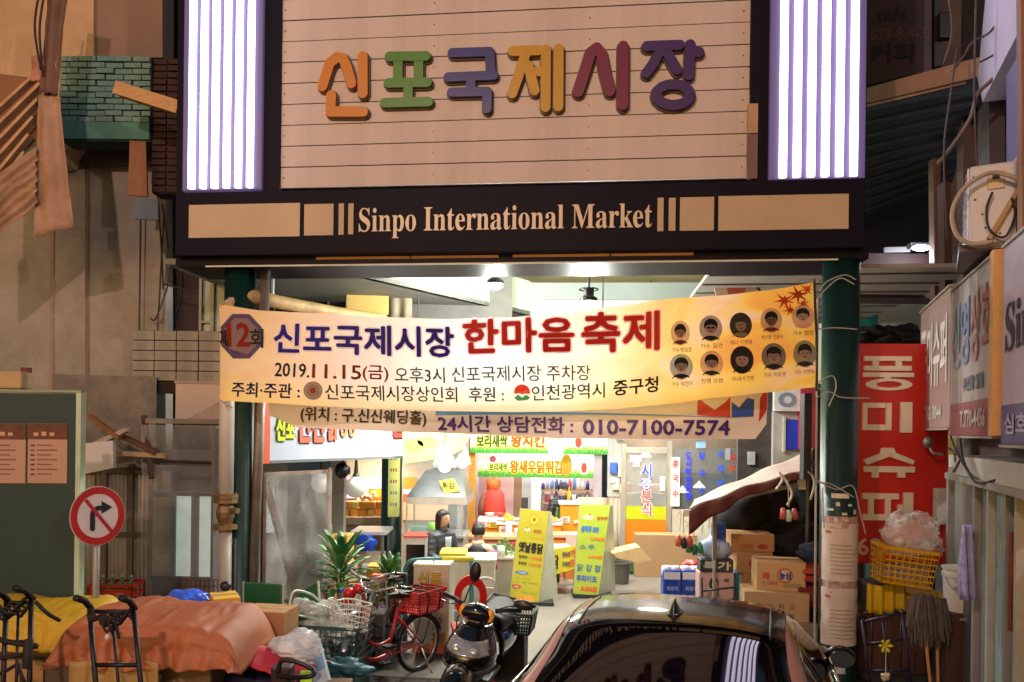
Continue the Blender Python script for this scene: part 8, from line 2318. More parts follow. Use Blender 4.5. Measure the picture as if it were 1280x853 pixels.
# scooter
def scooter():
 p = at(597, 800, 6.3)
 f = fr((p.x - .10, 6.3, 0), 0) @ Matrix.Rotation(R(-12), 4, 'Z') @ Matrix.Rotation(R(9), 4, 'Y')
 # local: x right, -y towards the camera (front of the scooter), z up
 t = thing('scooter', 'black motor scooter facing the street with amber indicators and one raised mirror', 'scooter', f)
 blk = mat('0d0d10', rough=.12, var=.1, bump=0, coat=1.0)
 gry = mat('2a2a2e', rough=.5)
 chrome = mat('b0b0b4', rough=.2, metal=.9, var=.1)
 def P(*a): return Vector(a)
 # front wheel and mudguard
 for (y, nm) in ((-.42, 'front'), (.82, 'rear')):
  m = MB(f); m.tube([(0, y + .2 * math.cos(k * math.pi / 16), .245 + .2 * math.sin(k * math.pi / 16)) for k in range(32)], .052, 10, closed=True); w_ = m.build('wheel', mat('151515', rough=.8), t, smooth=True)
  m = MB(f); m.tube([(-.04, y, .245), (.04, y, .245)], .14, 20); m.build('rim', chrome, w_)
 m = MB(f); m.grid(lambda u, v: P((v - .5) * .20, -.42 + (.275 - .05 * (2 * v - 1) ** 2) * math.cos(.35 + 2.2 * u), .245 + (.275 - .05 * (2 * v - 1) ** 2) * math.sin(.35 + 2.2 * u)), 20, 8); m.build('front_mudguard', blk, t, smooth=True, solid=.005)
 # leg shield / front cowl: rows of sections (z, half width, y front, y back)
 S = [(.30, .10, -.30, -.12), (.38, .16, -.34, -.10), (.46, .205, -.37, -.08), (.54, .215, -.365, -.06), (.62, .19, -.33, -.04), (.70, .15, -.27, -.02), (.76, .11, -.22, .0)]
 def shield(u, v):
  k = v * (len(S) - 1); i = min(int(k), len(S) - 2); q = k - i
  z, w_, yf, yb = [S[i][j] * (1 - q) + S[i + 1][j] * q for j in range(4)]
  a = math.pi * u
  return P(-w_ * math.cos(a), yb + (yf - yb) * math.sin(a) ** .7, z)
 m = MB(f); m.grid(shield, 26, 18); m.build('front_cowl', blk, t, smooth=True, solid=.008)
 m = MB(f); m.grid(lambda u, v: P(-(.208 - .01 * v) * math.cos(math.pi * u) * 1.02, -.075 + (-.375 + .075) * math.sin(math.pi * u) ** .7 * 1.03, .455 - .03 * math.sin(math.pi * u) + .02 * v), 26, 2); m.build('cowl_trim', mat('6a6c70', rough=.3, metal=.5), t, smooth=True, solid=.006)
 # headlight
 def lens(u, v):
  a = math.pi * (.16 + .68 * u)
  z = .555 + .105 * v
  w_ = .20 - .04 * v
  return P(-w_ * math.cos(a), -.055 - (.325 - .09 * v) * math.sin(a) ** .7 - .012, z + .03 * (1 - math.sin(a)))
 m = MB(f); m.grid(lens, 20, 8); m.build('headlight', mat('a8adb2', rough=.12, metal=.35, var=.5, scale=14, bump=.15, coat=1), t, smooth=True, solid=.006)
 for s in (-1, 1):
  m = MB(f); m.ball((s * .07, -.345, .59), (.045, .03, .035), 12, 8); m.build('reflector', mat('e8ecf0', rough=.1, metal=.7), t, smooth=True)
 # floor board, seat, body
 m = MB(f); m.bev(-.17, .17, -.06, .40, .24, .30, .02); m.build('floor_board', gry, t)
 m = MB(f)
 m.grid(lambda u, v: P(-(.16 + .05 * math.sin(v * 3.1)) * math.cos(math.pi * u), .38 + .75 * v, .36 + (.26 + .03 * v) * math.sin(math.pi * u) ** .6), 18, 14); m.build('rear_body', blk, t, smooth=True, solid=.01)
 m = MB(f)
 m.grid(lambda u, v: P(-(.13 + .03 * math.sin(v * 3.1)) * math.cos(math.pi * u), .36 + .62 * v, .60 + (.11 + .03 * v) * math.sin(math.pi * u) ** .5), 16, 12); m.build('seat', mat('151316', rough=.6, bump=.2), t, smooth=True, solid=.01)
 m = MB(f); m.tube([(0, -.36, .30), (0, -.42, .245)], .03, 10); m.tube([(-.07, -.42, .245), (-.07, -.30, .52)], .02, 8); m.tube([(.07, -.42, .245), (.07, -.30, .52)], .02, 8); m.build('fork', chrome, t)
 # handlebar cover
 m = MB(f)
 def hc(u, v):
  a = math.pi * u
  x = (2 * v - 1)
  w_ = .135
  r_ = .058 * (1 - .55 * abs(x) ** 2)
  return P(x * w_, -.12 - r_ * 1.3 * math.cos(a - .3) - .02, .86 + .018 * (1 - abs(x)) + r_ * math.sin(a - .3) * 1.2 - .02)
 m.grid(lambda u, v: hc(u * 1.7 - .15, v), 22, 18); m.build('handlebar_cowl', blk, t, smooth=True, solid=.008)
 m = MB(f); m.tube([(0, -.10, .74), (0, -.13, .84)], [.08, .07], 12); m.build('steering_neck', gry, t)
 for s in (-1, 1):
  m = MB(f); m.ball((s * .115, -.165, .85), (.030, .024, .055), 14, 10); ob = m.build('indicator', mat('e08a14', rough=.15, var=.1, emit=.25, coat=1), t, smooth=True)
  m = MB(f); m.tube([(s * .14, -.10, .88), (s * .22, -.06, .90), (s * .33, -.0, .905)], [.02, .018, .021], 10); m.build('handle_grip', mat('121214', rough=.6), t, smooth=True)
  m = MB(f); m.tube([(s * .18, -.12, .875), (s * .24, -.14, .875), (s * .32, -.11, .88)], .007, 6); m.build('brake_lever', chrome, t)
 # mirrors
 m = MB(f); m.tube(smooth_pts([P(-.13, -.10, .90), P(-.11, -.09, 1.0), P(-.08, -.08, 1.09)]), .006, 6); m.build('mirror_stem', mat('1a1a1a', rough=.4), t, smooth=True)
 m = MB(f); m.ball((-.085, -.07, 1.15), (.048, .022, .085), 16, 10); m.build('mirror', mat('17151a', rough=.35), t, smooth=True)
 m = MB(f); m.tube(smooth_pts([P(.14, -.10, .89), P(.22, -.08, .93), P(.30, -.06, .955)]), .006, 6); m.build('mirror_stem', mat('1a1a1a', rough=.4), t, smooth=True)
 m = MB(f); m.ball((.35, -.05, .965), (.085, .022, .042), 16, 10); m.build('mirror', mat('2a2c30', rough=.2), t, smooth=True)
 m = MB(f); m.tube(smooth_pts([P(-.12, -.12, .86), P(-.15, -.16, .75), P(-.10, -.2, .62)]), .006, 5); m.tube(smooth_pts([P(.12, -.12, .86), P(.16, -.18, .74), P(.1, -.2, .62)]), .006, 5); m.build('brake_cable', mat('141414'), t)
 m = MB(f); m.obox((-.05, -.232, .80), (.05, -.232, .80), .01, .016, up=(0, 1, 0)); m.build('chrome_badge', chrome, t)
 m = MB(f); m.tube([(-.10, .78, .5), (.10, .78, .5)], .01, 6); m.tube([(-.12, .62, .72), (-.12, .98, .74), (.12, .98, .74), (.12, .62, .72)], .011, 6); m.build('rear_rack', gry, t)
 return t, f
sc, fsc = scooter()
crate(fr(at(640, 788, 7.25), -12), .44, .32, .20, '0e211c', 'dark green plastic crate with a white rim tied on the back of the scooter', rows=6, nc=16, taper=.85, wall=.012)
m = MB(); c0 = at(640, 756, 6.7)
cf = fr(at(640, 788, 7.25), -12)
m = MB(cf); m.tube([(-.2, -.165, .205), (.22, -.165, .205), (.225, .1, .205)], .011, 6); m.tube([(-.22, -.16, .20), (-.215, .16, .205)], .011, 6)
o_ = m.build('crate_rim', mat('a8b4b0', rough=.4)); tag(o_, 'white rim round the top of the dark green crate', 'wire')  # white rim of the crate, built from bent tubes
for k in range(3):
 m = MB(); q = cf @ Vector((-.17 + .05 * k, .0, .19 + .02 * k)); m.ball(q, (.07, .05, .04), 10, 7, .4, k); tag(m.build('black_bag', mat('121214', rough=.35), smooth=True), ('black plastic bag scrap at the corner of the scooter crate', 'black plastic bag scrap beside the crate corner', 'black plastic bag scrap on top in the scooter crate')[k], 'bag')
# post under the crate
m = MB(cf); m.bev(-.14, .14, -.1, .1, -cf.translation.z, -.002, .01); tag(m.build('dark_carrier', mat('18181a', rough=.6)), 'dark carrier box under the green crate behind the scooter', 'box')
# red child seat behind the scooter
f = fr(at(588, 780, 6.9), 10)
t = thing('red_chair', 'red plastic chair with an oval hole in its back behind the scooter', 'chair', f)
rd = mat('c8221c', rough=.3, var=.06)
m = MB(f); m.disc((0, .24), .15, .20, 0, .03, 28, hole=.58); m.build('backrest', rd, t)
m = MB(f); m.bev(-.18, .18, -.30, .02, -.02, .02, .012); m.build('seat', rd, t)
for (x, y) in ((-.15, -.27), (.15, -.27), (-.15, .0), (.15, .0)):
 m = MB(f); m.tube([(x, y, -.02), (x * 1.1, y * 1.05, -f.translation.z)], .018, 6); m.build('leg', rd, t)
t = thing('folding_chair', 'white folding chair frame behind the red plastic chair', 'chair', fr((at(607, 745, 7.6).x, 7.6, 0)))
q = at(607, 723, 7.6)
m = MB(); m.tube(smooth_pts([at(594, 790, 7.6), at(595, 735, 7.6), at(600, 724, 7.6), at(613, 724, 7.6), at(619, 735, 7.6), at(621, 790, 7.6)]), .013, 8); m.build('back_frame', mat('d0d0cc', rough=.4), t, smooth=True)
m = MB(); a, b = at(597, 760, 7.6), at(618, 735, 7.6); m.box(a.x, b.x, 7.59, 7.61, a.z, b.z); m.build('backrest', mat('c0cac8', rough=.5), t)
m = MB(); m.box(a.x - .02, b.x + .02, 7.3, 7.62, at(607, 780, 7.6).z - .02, at(607, 780, 7.6).z); m.build('seat', mat('9ab0ac', rough=.5), t)
for x in (594, 621):
 for yy in (7.3, 7.6):
  q = at(x, 790, 7.6); m = MB(); m.tube([Vector((q.x, yy, at(x, 780, 7.6).z)), Vector((q.x, yy, 0))], .012, 6); m.build('leg', mat('b8b8b4', rough=.4), t)
# the car, seen from behind
def car():
 f = fr((.256, 2.0, 0), -17)
 t = thing('car', 'bronze and black saloon car with dark rear window parked nose to the gate', 'car', f)
 paint = mat('8a6456', rough=.22, var=.04, bump=0, metal=.55, coat=1.0)
 roofm = mat('2a2020', rough=.16, var=.08, bump=.0)
 gl = mat('07060a', rough=.03, var=0, bump=0)
 # roof and rear glass: half width and height along y
 def sect(y):
  T = [(.45, .70, .93), (.9, .68, 1.058), (1.3, .61, 1.172), (1.65, .55, 1.272), (1.92, .53, 1.348), (2.1, .525, 1.366), (2.4, .53, 1.352), (2.75, .55, 1.31), (3.1, .58, 1.25), (3.6, .66, 1.0)]
  if y <= T[0][0]: return T[0][1:]
  for a, b in zip(T, T[1:]):
   if y <= b[0]:
    q = (y - a[0]) / (b[0] - a[0])
    return a[1] * (1 - q) + b[1] * q, a[2] * (1 - q) + b[2] * q
  return T[-1][1:]
 def smoothsect(y):
  W_ = Z_ = 0; n = 7
  for k in range(n):
   w_, z = sect(y + (k - 3) * .022); W_ += w_; Z_ += z
  return W_ / n * 1.07, Z_ / n
 def kxy(y):
  return .87 + .13 * max(0, min(1, (y - 1.1) / 1.1))
 def top(y0, y1, kx=None, dz=0.0):
  def fn(u, v):
   y = y0 + (y1 - y0) * v
   w_, z = smoothsect(y)
   x = (2 * u - 1) * (kx if kx else kxy(y))
   ys = y + .10 * (x * x) * max(0, min(1, 1.95 - y))
   return Vector((x * w_, ys, z + dz - .035 * x * x - .03 * x ** 6))
  return fn
 m = MB(f); m.grid(top(.55, 1.93, None, .003), 40, 30); m.build('rear_window', gl, t, smooth=True)
 m = MB(f); m.grid(top(1.93, 2.76, None), 40, 30); m.build('roof', roofm, t, smooth=True)
 m = MB(f); m.grid(top(2.76, 3.6, .95), 30, 16); m.build('windscreen', gl, t, smooth=True)
 # seam lines of the roof rails
 for s in (-1, 1):
  m = MB(f)
  pts = []
  for k in range(20):
   y = 1.90 + k * .043
   w_, z = smoothsect(y); x = s * .84
   x = s * .86 * kxy(y); pts.append(Vector((x * w_, y, z - .035 * x * x - .03 * x ** 6 + .002)))
  m.tube(pts, .006, 5); m.build('roof_rail', mat('16120f', rough=.3), t, smooth=True)
  # pillars: a band between the glass and the body side
  def pil(u, v, s=s):
   y = .35 + (2.25 - .35) * v
   w_, z = smoothsect(max(.55, y))
   if y < .55: z -= (.55 - y) * .3
   x0 = kxy(y) - .01
   xi = x0 * w_; zi = z - .035 * x0 ** 2 - .03 * x0 ** 6
   ys = y + .10 * (x0 ** 2) * max(0, min(1, 1.95 - y))
   xo = w_ + .05 + .03 * (1 - v) - .03 * max(0, v - .75) * 4; zo = zi - .07 - .05 * (1 - v)
   return Vector((s * (xi + (xo - xi) * u), ys, zi + .006 + (zo - zi) * u + .02 * math.sin(u * math.pi)))
  m = MB(f); m.grid(pil, 8, 32); m.build('rear_pillar', mat('b98474', rough=.32, var=.04, bump=0, metal=.15, coat=.25), t, smooth=True)  # pinker than the body paint: light on the pillars put into the colour
  def sill(u, v, s=s):
   y = 1.84 + (3.0 - 1.84) * v
   w_, z = smoothsect(y)
   x0 = 1.0
   zi = z - .065
   return Vector((s * (w_ + (.045) * u), y, zi + .004 - .05 * u))
  m = MB(f); m.grid(sill, 4, 20); m.build('roof_side', paint, t, smooth=True)
  # side glass
  def sg(u, v, s=s):
   y = .95 + (3.3 - .95) * u
   w_, z = smoothsect(max(.9, y)); zt = z - .11;
   zb = .93
   zt = max(zt, zb + .01)
   return Vector((s * (w_ + .05 + (.84 - w_ - .05) * (1 - v)), y, zb + (zt - zb) * v))
  m = MB(f); m.grid(sg, 24, 6); m.build('side_window', gl, t, smooth=True)
  for (ya, yb) in ((2.02, 2.06),):
   def bp(u, v, s=s, ya=ya, yb=yb):
    q = sg((ya + (yb - ya) * u - .95) / 2.35, v, s); return q + Vector((s * .006, 0, 0))
   m = MB(f); m.grid(bp, 2, 6); m.build('door_pillar', mat('101012', rough=.3), t, smooth=True)
  m = MB(f)
  m.tube([sg(k / 14, 0, s) + Vector((s * .012, 0, .0)) for k in range(15)], .012, 6); m.build('window_trim', mat('c8c0bc', rough=.15, metal=.9), t, smooth=True)
 # lower body as a closed loft
 prof = [(.0, .70, .45, .80), (.10, .80, .30, .92), (.45, .86, .25, .965), (.9, .89, .22, .96), (1.8, .90, .20, .94), (3.0, .90, .20, .94), (3.7, .88, .22, .92), (4.2, .84, .26, .80), (4.5, .72, .34, .66)]
 def body(u, v):
  k = v * (len(prof) - 1); i = min(int(k), len(prof) - 2); q = k - i
  y, w_, z0, z1 = [prof[i][j] * (1 - q) + prof[i + 1][j] * q for j in range(4)]
  a = 2 * math.pi * u
  c_, s_ = math.cos(a), math.sin(a)
  return Vector((w_ * math.copysign(abs(c_) ** .28, c_), y, (z0 + z1) / 2 + (z1 - z0) / 2 * math.copysign(abs(s_) ** .45, s_)))
 m = MB(f); m.grid(body, 48, 48)
 m.add([body(k / 32, 0) for k in range(32)], [tuple(range(32))]); m.add([body(k / 32, 1) for k in range(32)], [tuple(range(32))[::-1]])
 m.build('body', paint, t, smooth=True)
 for s in (-1, 1):
  for y in (.85, 3.6):
   m = MB(f); m.tube([(s * .72, y, .32), (s * .9, y, .32)], .32, 28); w_ = m.build('wheel', mat('151515', rough=.8), t)
   m = MB(f); m.tube([(s * .895, y, .32), (s * .908, y, .32)], .21, 20); m.build('rim', mat('b0b0b2', metal=.9, rough=.25), w_)
  m = MB(f); m.bev(s * .62 - .14, s * .62 + .14, -.02, .09, .68, .80, .03); m.build('tail_light', mat('8a1014', rough=.15, coat=1), t)
  # door mirrors
  k_ = 1 if s > 0 else .78
  m = MB(f); m.ball((s * .90 * (1 if s > 0 else .86), 2.9, .99), (.085 if s > 0 else .045, .06 if s > 0 else .1, .065), 16, 12); mr = m.build('door_mirror', mat('0c0b0e', rough=.3), t, smooth=True)
  m = MB(f); m.tube([(s * .80, 2.95, .93), (s * .86, 2.93, .96)], .025, 8); m.build('mirror_arm', mat('101012', rough=.3), mr)
  m = MB(f); m.prism([(s * (.90 if s > 0 else .77) + (.07 if s > 0 else .03) * math.cos(k * .52), .99 + .05 * math.sin(k * .52)) for k in range(12)], 2.835 if s > 0 else 2.79, 2.842 if s > 0 else 2.797); m.build('mirror_glass', mat('8a9098', rough=.02, metal=1, var=0, bump=0), mr)
 m = MB(f); m.bev(-.26, .26, -.03, -.01, .55, .66, .006); m.build('number_plate', mat('d8d8d4', rough=.4), t)
 # shark fin aerial
 w_, z = smoothsect(2.06)
 m = MB(f); m.grid(lambda u, v: Vector(((.035 * (1 - v) ** .7) * math.sin(2 * math.pi * u) , 2.10 + .09 * (1 - v * .7) * math.cos(2 * math.pi * u) - .02 * v, z - .01 + .085 * v)), 16, 8); m.build('aerial_fin', mat('08080a', rough=.12, coat=1), t, smooth=True)
 m = MB(f); m.lathe([(.06, 0), (.055, .008), (.02, .012)], 16, (0, 2.09, z - .004), .8, 1.6); m.build('aerial_base', mat('08080a', rough=.12, coat=1), t, smooth=True)
 return t, f
car_, fcar = car()
# foreground on the kerb: board, sign, tarps, hand trucks
f = fr((at(40, 745, 6.3).x, 6.3, 0), 3)
t = thing('notice_board', 'large dark green notice board with two pinkish posters and a pale frame', 'notice board', f)
xa = L(f, -120, 600)[0]; xb = L(f, 95, 600)[0]; z0 = L(f, 40, 747)[1]; z1 = L(f, 40, 492)[1]
m = MB(f); m.box(xa, xb, 0, .05, z0, z1); m.build('panel', mat('1f3a38', rough=.6, var=.14, scale=1.5, bump=.1, dirt=.3, dirtcol='2c4a48'), t)
m = MB(f); m.box(xb + .001, xb + .04, -.015, .07, z0 - .3, z1 + .01); m.build('side_frame', mat('b4c4a8', rough=.5), t)
m = MB(f); m.box(xa, xb + .04, -.015, .07, z1 + .011, z1 + .03); m.build('top_frame', mat('8a9a88', rough=.5), t)
m = MB(f); m.box(xb - .1, xb - .04, .051, .1, 0, z0 + .3); m.build('leg', mat('8a9488', metal=.4, rough=.4), t)
m = MB(f); m.box(xa, xa + .06, .051, .1, 0, z0 + .3); m.build('leg', mat('8a9488', metal=.4, rough=.4), t)
for i, (x0, x1) in enumerate(((-18, 33), (34, 85))):
 a = L(f, x0, 604, -.004); b = L(f, x1, 530, -.004)
 m = MB(f); m.box(a[0] + .003, b[0] - .003, -.006, -.001, a[1], b[1]); po = m.build('poster', mat('b58a7a', rough=.5, var=.05, scale=4), t)
 m = MB(f); m.box(a[0] + .003, b[0] - .003, -.009, -.0065, b[1] - .13, b[1] - .001); m.build('poster_heading', mat('5a2c26', rough=.5, var=.5, scale=12), po)
 for k in range(3):
  m = MB(f); c0 = L(f, x0 + 8 + k * 10, 545, -.011); c1 = L(f, x0 + 14 + k * 10, 541 - k % 2, -.011); m.box(c0[0], c1[0], -.012, -.0095, c0[1], c1[1]); m.build('poster_print', ink('c89a84'), po)
 for k in range(7):
  y = 556 + k * 6
  m = MB(f); c0 = L(f, x0 + 4, y + 2, -.009); c1 = L(f, x0 + 9, y, -.009); m.box(c0[0], c1[0], -.009, -.0065, c0[1], c1[1]); m.build('poster_print', ink('3a2a4a' if k != 1 else 'a03030'), po)
  m = MB(f); c0 = L(f, x0 + 12, y + 1.5, -.009); c1 = L(f, x0 + 30 + (k * 7) % 14, y, -.009); m.box(c0[0], c1[0], -.009, -.0065, c0[1], c1[1]); m.build('poster_print', ink('7a5a52'), po)
m = MB(f); m.bev(L(f, 0, 490, .1)[0] - .2, L(f, 26, 490, .1)[0], .1, .3, z1 + .04, z1 + .19, .02)
tag(m.build('cream_box', mat('b09068', rough=.6, var=.1)), 'cream box with red marks on top of the green notice board', 'box')
p = at(33, 460, 6.6); m = MB(); m.tube([p, p - Vector((0, 0, .2))], [.045, .02], 8); tag(m.build('brown_stub', mat('6a3a26', rough=.7)), 'small brown bracket stub above the notice board', 'bracket')
# no right turn sign, turned away from the viewer
D = 6.1
p = at(122.5, 645, D)
f = fr((p.x, D, 0), 46)
t = thing('traffic_sign', 'round no right turn sign with a red rim on a thin grey pole', 'traffic sign', f)
rv = 37.0 / 950 * D
rd, wh = mat('a8282a', rough=.35, var=.05), mat('c9c2c4', rough=.35, var=.04)
m = MB(f); m.disc((0, p.z), rv * .86, rv, 0, .015, 40); m.build('plate', mat('c4b8b8', rough=.4), t)
m = MB(f); m.disc((0, p.z), rv * .84, rv * .98, -.004, -.0005, 40, hole=.76); m.build('red_rim', rd, t)
m = MB(f); m.disc((0, p.z), rv * .84 * .755, rv * .98 * .755, -.003, -.0005, 40); m.build('white_face', wh, t)
q = rv
m = MB(f)
m.stroke([(-.18 * q, p.z - .42 * q), (-.18 * q, p.z + .05 * q), (-.14 * q, p.z + .2 * q), (.0, p.z + .27 * q), (.12 * q, p.z + .27 * q)], .15 * q, -.007, -.004)
m.prism([(.10 * q, p.z + .5 * q), (.10 * q, p.z + .06 * q), (.44 * q, p.z + .27 * q)], -.0075, -.004)
m.build('arrow', ink('1c1c26'), t)
m = MB(f); m.obox((-.40 * q, -.010, p.z + .56 * q), (.42 * q, -.010, p.z - .56 * q), .11 * q, .003, up=(0, 1, 0)); m.build('red_slash', rd, t)
m = MB(f); m.tube([(0, .035, 0), (0, .035, p.z + .2)], .026, 12); m.build('pole', mat('8f8c88', rough=.45, metal=.4, var=.1), t, smooth=True)
# tarpaulins over stacked goods
def tarp(lab, x0, x1, ytop, ybot, D, dep, h, seed, name='tarpaulin', zt=None, hem=.25, par=None, folds=.05, skew=0.0, rough=.58):
 """goods wrapped in a sheet: a rounded block draped with folds"""
 a, b = at(x0, ytop, D), at(x1, ytop, D)
 W_ = b.x - a.x; zt = a.z
 cx = (a.x + b.x) / 2
 def fn(u, v):
  # v 0..1: around the block from front hem over the top to the back hem ; u along x with side drops
  k = (u - .5) * 2
  ex = max(0, abs(k) - .78) / .22
  x = cx + (W_ / 2) * math.copysign(min(1, abs(k) / .80) ** .9, k) * (1 + .05 * ex)
  dz_side = ex ** 1.1 * (zt - hem)
  if v < .42:
   q = v / .42; y = D - .08 * (1 - q); z = hem + (zt - hem) * (1 - (1 - q) ** 1.3)
  elif v < .72:
   q = (v - .42) / .30; y = D + dep * q; z = zt + .03 * math.sin(q * math.pi)
  else:
   q = (v - .72) / .28; y = D + dep + .05 * q; z = zt - (zt - hem) * q
  fq = math.sin(u * 46 + seed) * .55 + math.sin(u * 23 + seed * 2) * .45
  drop = max(0, (zt - z) / max(.1, zt - hem))
  n_ = noise.noise(Vector((u * 3.5, v * 3.5, seed)))
  y += folds * fq * drop * (1 if v < .5 else -1) - .03 * noise.noise(Vector((u * 8, v * 6, seed + 5)))
  cr1 = (.5 - abs(noise.noise(Vector((u * 6.3, v * 5.1, seed + 9))))) * .045 + (.5 - abs(noise.noise(Vector((u * 15, v * 12, seed + 3))))) * .022
  y -= cr1 * drop; z += cr1 * .8 * (1 - drop) - .035 * (k * k) * (1 - drop)
  z += .05 * n_ * (1 - drop) - dz_side * (1 - drop) * .98 + skew * k * (1 - drop)
  x += .17 * math.copysign(1, k) * ex ** .8 * (1 - .2 * drop)
  x += .02 * noise.noise(Vector((v * 7, u * 5, seed))) + .03 * math.copysign(1, k) * ex * fq
  return Vector((x, y, max(.06, z)))
 m = MB(); m.grid(fn, 110, 70)
 o = m.build(name, mat(h, rough=rough, var=.12, scale=2.5, bump=.15, fine=14, dirt=.2, dirtcol='6a2c12'), par, smooth=True, solid=.006)
 if par is None: tag(o, lab, 'tarpaulin')
 # goods beneath
 m = MB(); m.bev(cx - W_ * .44, cx + W_ * .44, D + .04, D + dep - .05, .0, zt - .06, .04)
 return o, m, cx, W_, zt
o, m, cx, W_, zt = tarp('orange tarpaulin draped over a waist high stack of goods behind the hand trucks', 92, 272, 784, 840, 5.3, .8, 'b0643c', 3, hem=.64, folds=.05, skew=-.02)
tag(m.build('goods_stack', mat('8a6a48', rough=.8, var=.2)), 'stack of goods mostly hidden under the orange tarpaulin', 'stack')
m = MB(); m.grid(lambda u, v: Vector((cx - W_ * .47 + W_ * .62 * u, 5.2 - .03 * math.sin(u * 14) , .44 + .26 * v + .05 * math.sin(u * 5) * (1 - v))), 40, 6); tag(m.build('tan_sheet', mat('b08a50', rough=.7, var=.12, bump=.2), smooth=True, solid=.008), 'tan canvas edge showing under the hem of the orange tarpaulin', 'canvas')
o, m, cx, W_, zt = tarp('yellow tarpaulin over goods beside the green notice board', -60, 96, 766, 830, 5.75, .55, 'c9a222', 9, hem=.62, folds=.035, skew=.0)
tag(m.build('goods_stack', mat('7a5a3a', rough=.8, var=.2)), 'stack of goods mostly hidden under the yellow tarpaulin', 'stack')
for i, (x0, x1, h) in enumerate(((-10, 22, 'b08a58'), (24, 52, 'a87f50'), (54, 100, '5a4a40'))):
 a, b = at(x0, 820, 5.6), at(x1, 820, 5.6)
 m = MB(); m.bev(a.x, b.x, 5.62, 5.68, 0, .56, .01); tag(m.build('carton', mat(h, rough=.8, var=.1)), ('carton edge under the yellow tarpaulin beside the picture edge', 'second carton edge under the yellow tarpaulin', 'darker carton under the corner of the yellow tarpaulin')[i], 'carton')
# hand trucks
t1, tl, tr, br_, bl = frame_cart('hand_truck', 'black two grip hand truck leaning on the orange tarpaulin', ((112, 762, 4.95), (167, 762, 4.95), (181, 905, 4.7), (124, 905, 4.7)), .016, '16161f', (0.02, .50, .75), group='black hand trucks', wheel=.1)
def bungee(t, a, b, seed):
 pts = []
 for k in range(13):
  u = k / 12; q = a.lerp(b, u)
  pts.append(q + Vector((0, -.02 + .015 * math.sin(k * 2.1 + seed), .025 * math.sin(k * 1.7 + seed) - .05 * math.sin(u * math.pi))))
 m = MB(); m.tube(smooth_pts(pts, 3), .010, 6); m.build('bungee_cord', mat('17120f', rough=.7), t, smooth=True)
for s in range(4): bungee(t1, tl + Vector((0, 0, -.01 * s)), tr + Vector((0, 0, -.012 * s)), s)
for s in range(3):
 q = tl.lerp(tr, .42 + .07 * s); m = MB(); m.tube(smooth_pts([q, q + Vector((.02 * (s - 1), -.03, -.07)), q + Vector((.01 + .02 * s, -.03, -.14 - .02 * s)), q + Vector((.03, -.02, -.1))]), .008, 6); m.build('cord_end', mat('17120f', rough=.7), t1, smooth=True)
q = tl.lerp(tr, .48) + Vector((0, -.04, -.17)); m = MB(); m.ball(q, (.016, .012, .02), 8, 6); m.build('white_hook', mat('d0c8c0', rough=.4), t1)
t2, tl, tr, br_, bl = frame_cart('hand_truck', 'black hand truck bound with tangled cords leaning on the yellow tarpaulin', ((8, 752, 5.05), (39, 750, 5.0), (36, 905, 4.75), (2, 905, 4.8)), .016, '14141c', (0.02, .35, .7), group='black hand trucks', wheel=.1)
a = at(-25, 755, 5.1)
for s in range(6): bungee(t2, a + Vector((0, 0, -.012 * s + .02)), tr + Vector((0, 0, -.015 * s + .02)), s * 1.3)
for (p, q, r_) in (((-30, 790, 5.0), (46, 808, 4.9), .018), ((-20, 822, 4.95), (36, 816, 4.9), .013), ((44, 752, 4.98), (75, 776, 5.05), .013), ((-20, 848, 4.95), (22, 830, 4.9), .012), ((22, 830, 4.9), (34, 860, 4.9), .012), ((36, 800, 4.9), (34, 835, 4.85), .03)):
 m = MB(); m.tube(smooth_pts([at(*p), at((p[0] + q[0]) / 2, (p[1] + q[1]) / 2 + 3, (p[2] + q[2]) / 2 - .02), at(*q)]), r_, 7); m.build('tie_strap', mat('1c120e', rough=.7), t2, smooth=True)
# blue bag, red crate of bottles, small things behind the tarps
bag('blue_bag', 233, 748, 6.6, (.19, .15, .07), '3a62d8', 'blue plastic bag lying behind the orange tarpaulin', 8, 1.0, .4)
m = MB(); q = at(233, 757, 6.6); m.bev(q.x - .25, q.x + .25, 6.5, 6.8, 0, q.z, .02); tag(m.build('crate_stack', mat('4a3a30', rough=.8)), 'dark stack of crates under the blue plastic bag', 'stack')
cr_ = crate(fr((at(146, 752, 8.0).x, 8.0, at(146, 753, 8.0).z), 4), .44, .3, .20, 'b4241c', 'red bottle crate holding green bottles by the shed doors', rows=2, nc=3, taper=1.0, wall=.02)
m = MB(WM[cr_]); m.box(-.215, .215, -.158, -.151, .02, .17); m.build('front_board', mat('b4241c', rough=.4, var=.1), cr_)
m = MB(WM[cr_]); put(m, '酒', .05, .04, .14, .13, -.162); m.build('lettering', ink('d8a8a0'), cr_)
for i in range(4):
 q = WM[cr_] @ Vector((-.14 + i * .095, .0, .02))
 m = MB(); m.lathe([(.032, 0), (.032, .15), (.014, .2), (.014, .25)], 12, q); bo2 = m.build('bottle', mat('2a7a3c', rough=.12, coat=1), smooth=True)
 tag(bo2, ('green bottle in the red crate at its doorpost end', 'second green bottle in the red crate', 'third green bottle in the red crate', 'green bottle in the red crate at its booth end')[i], 'bottle', 'green bottles in the red crate')
 m = MB(); m.lathe([(.015, .25), (.015, .262)], 10, q); m.build('cap', mat('d0d0c8'), bo2)
m = MB(); q = at(146, 753, 8.0); m.bev(q.x - .3, q.x + .3, 7.85, 8.2, 0, q.z - .002, .01); tag(m.build('wooden_bench', mat('5a4634', rough=.8)), 'low wooden bench under the red bottle crate', 'bench')
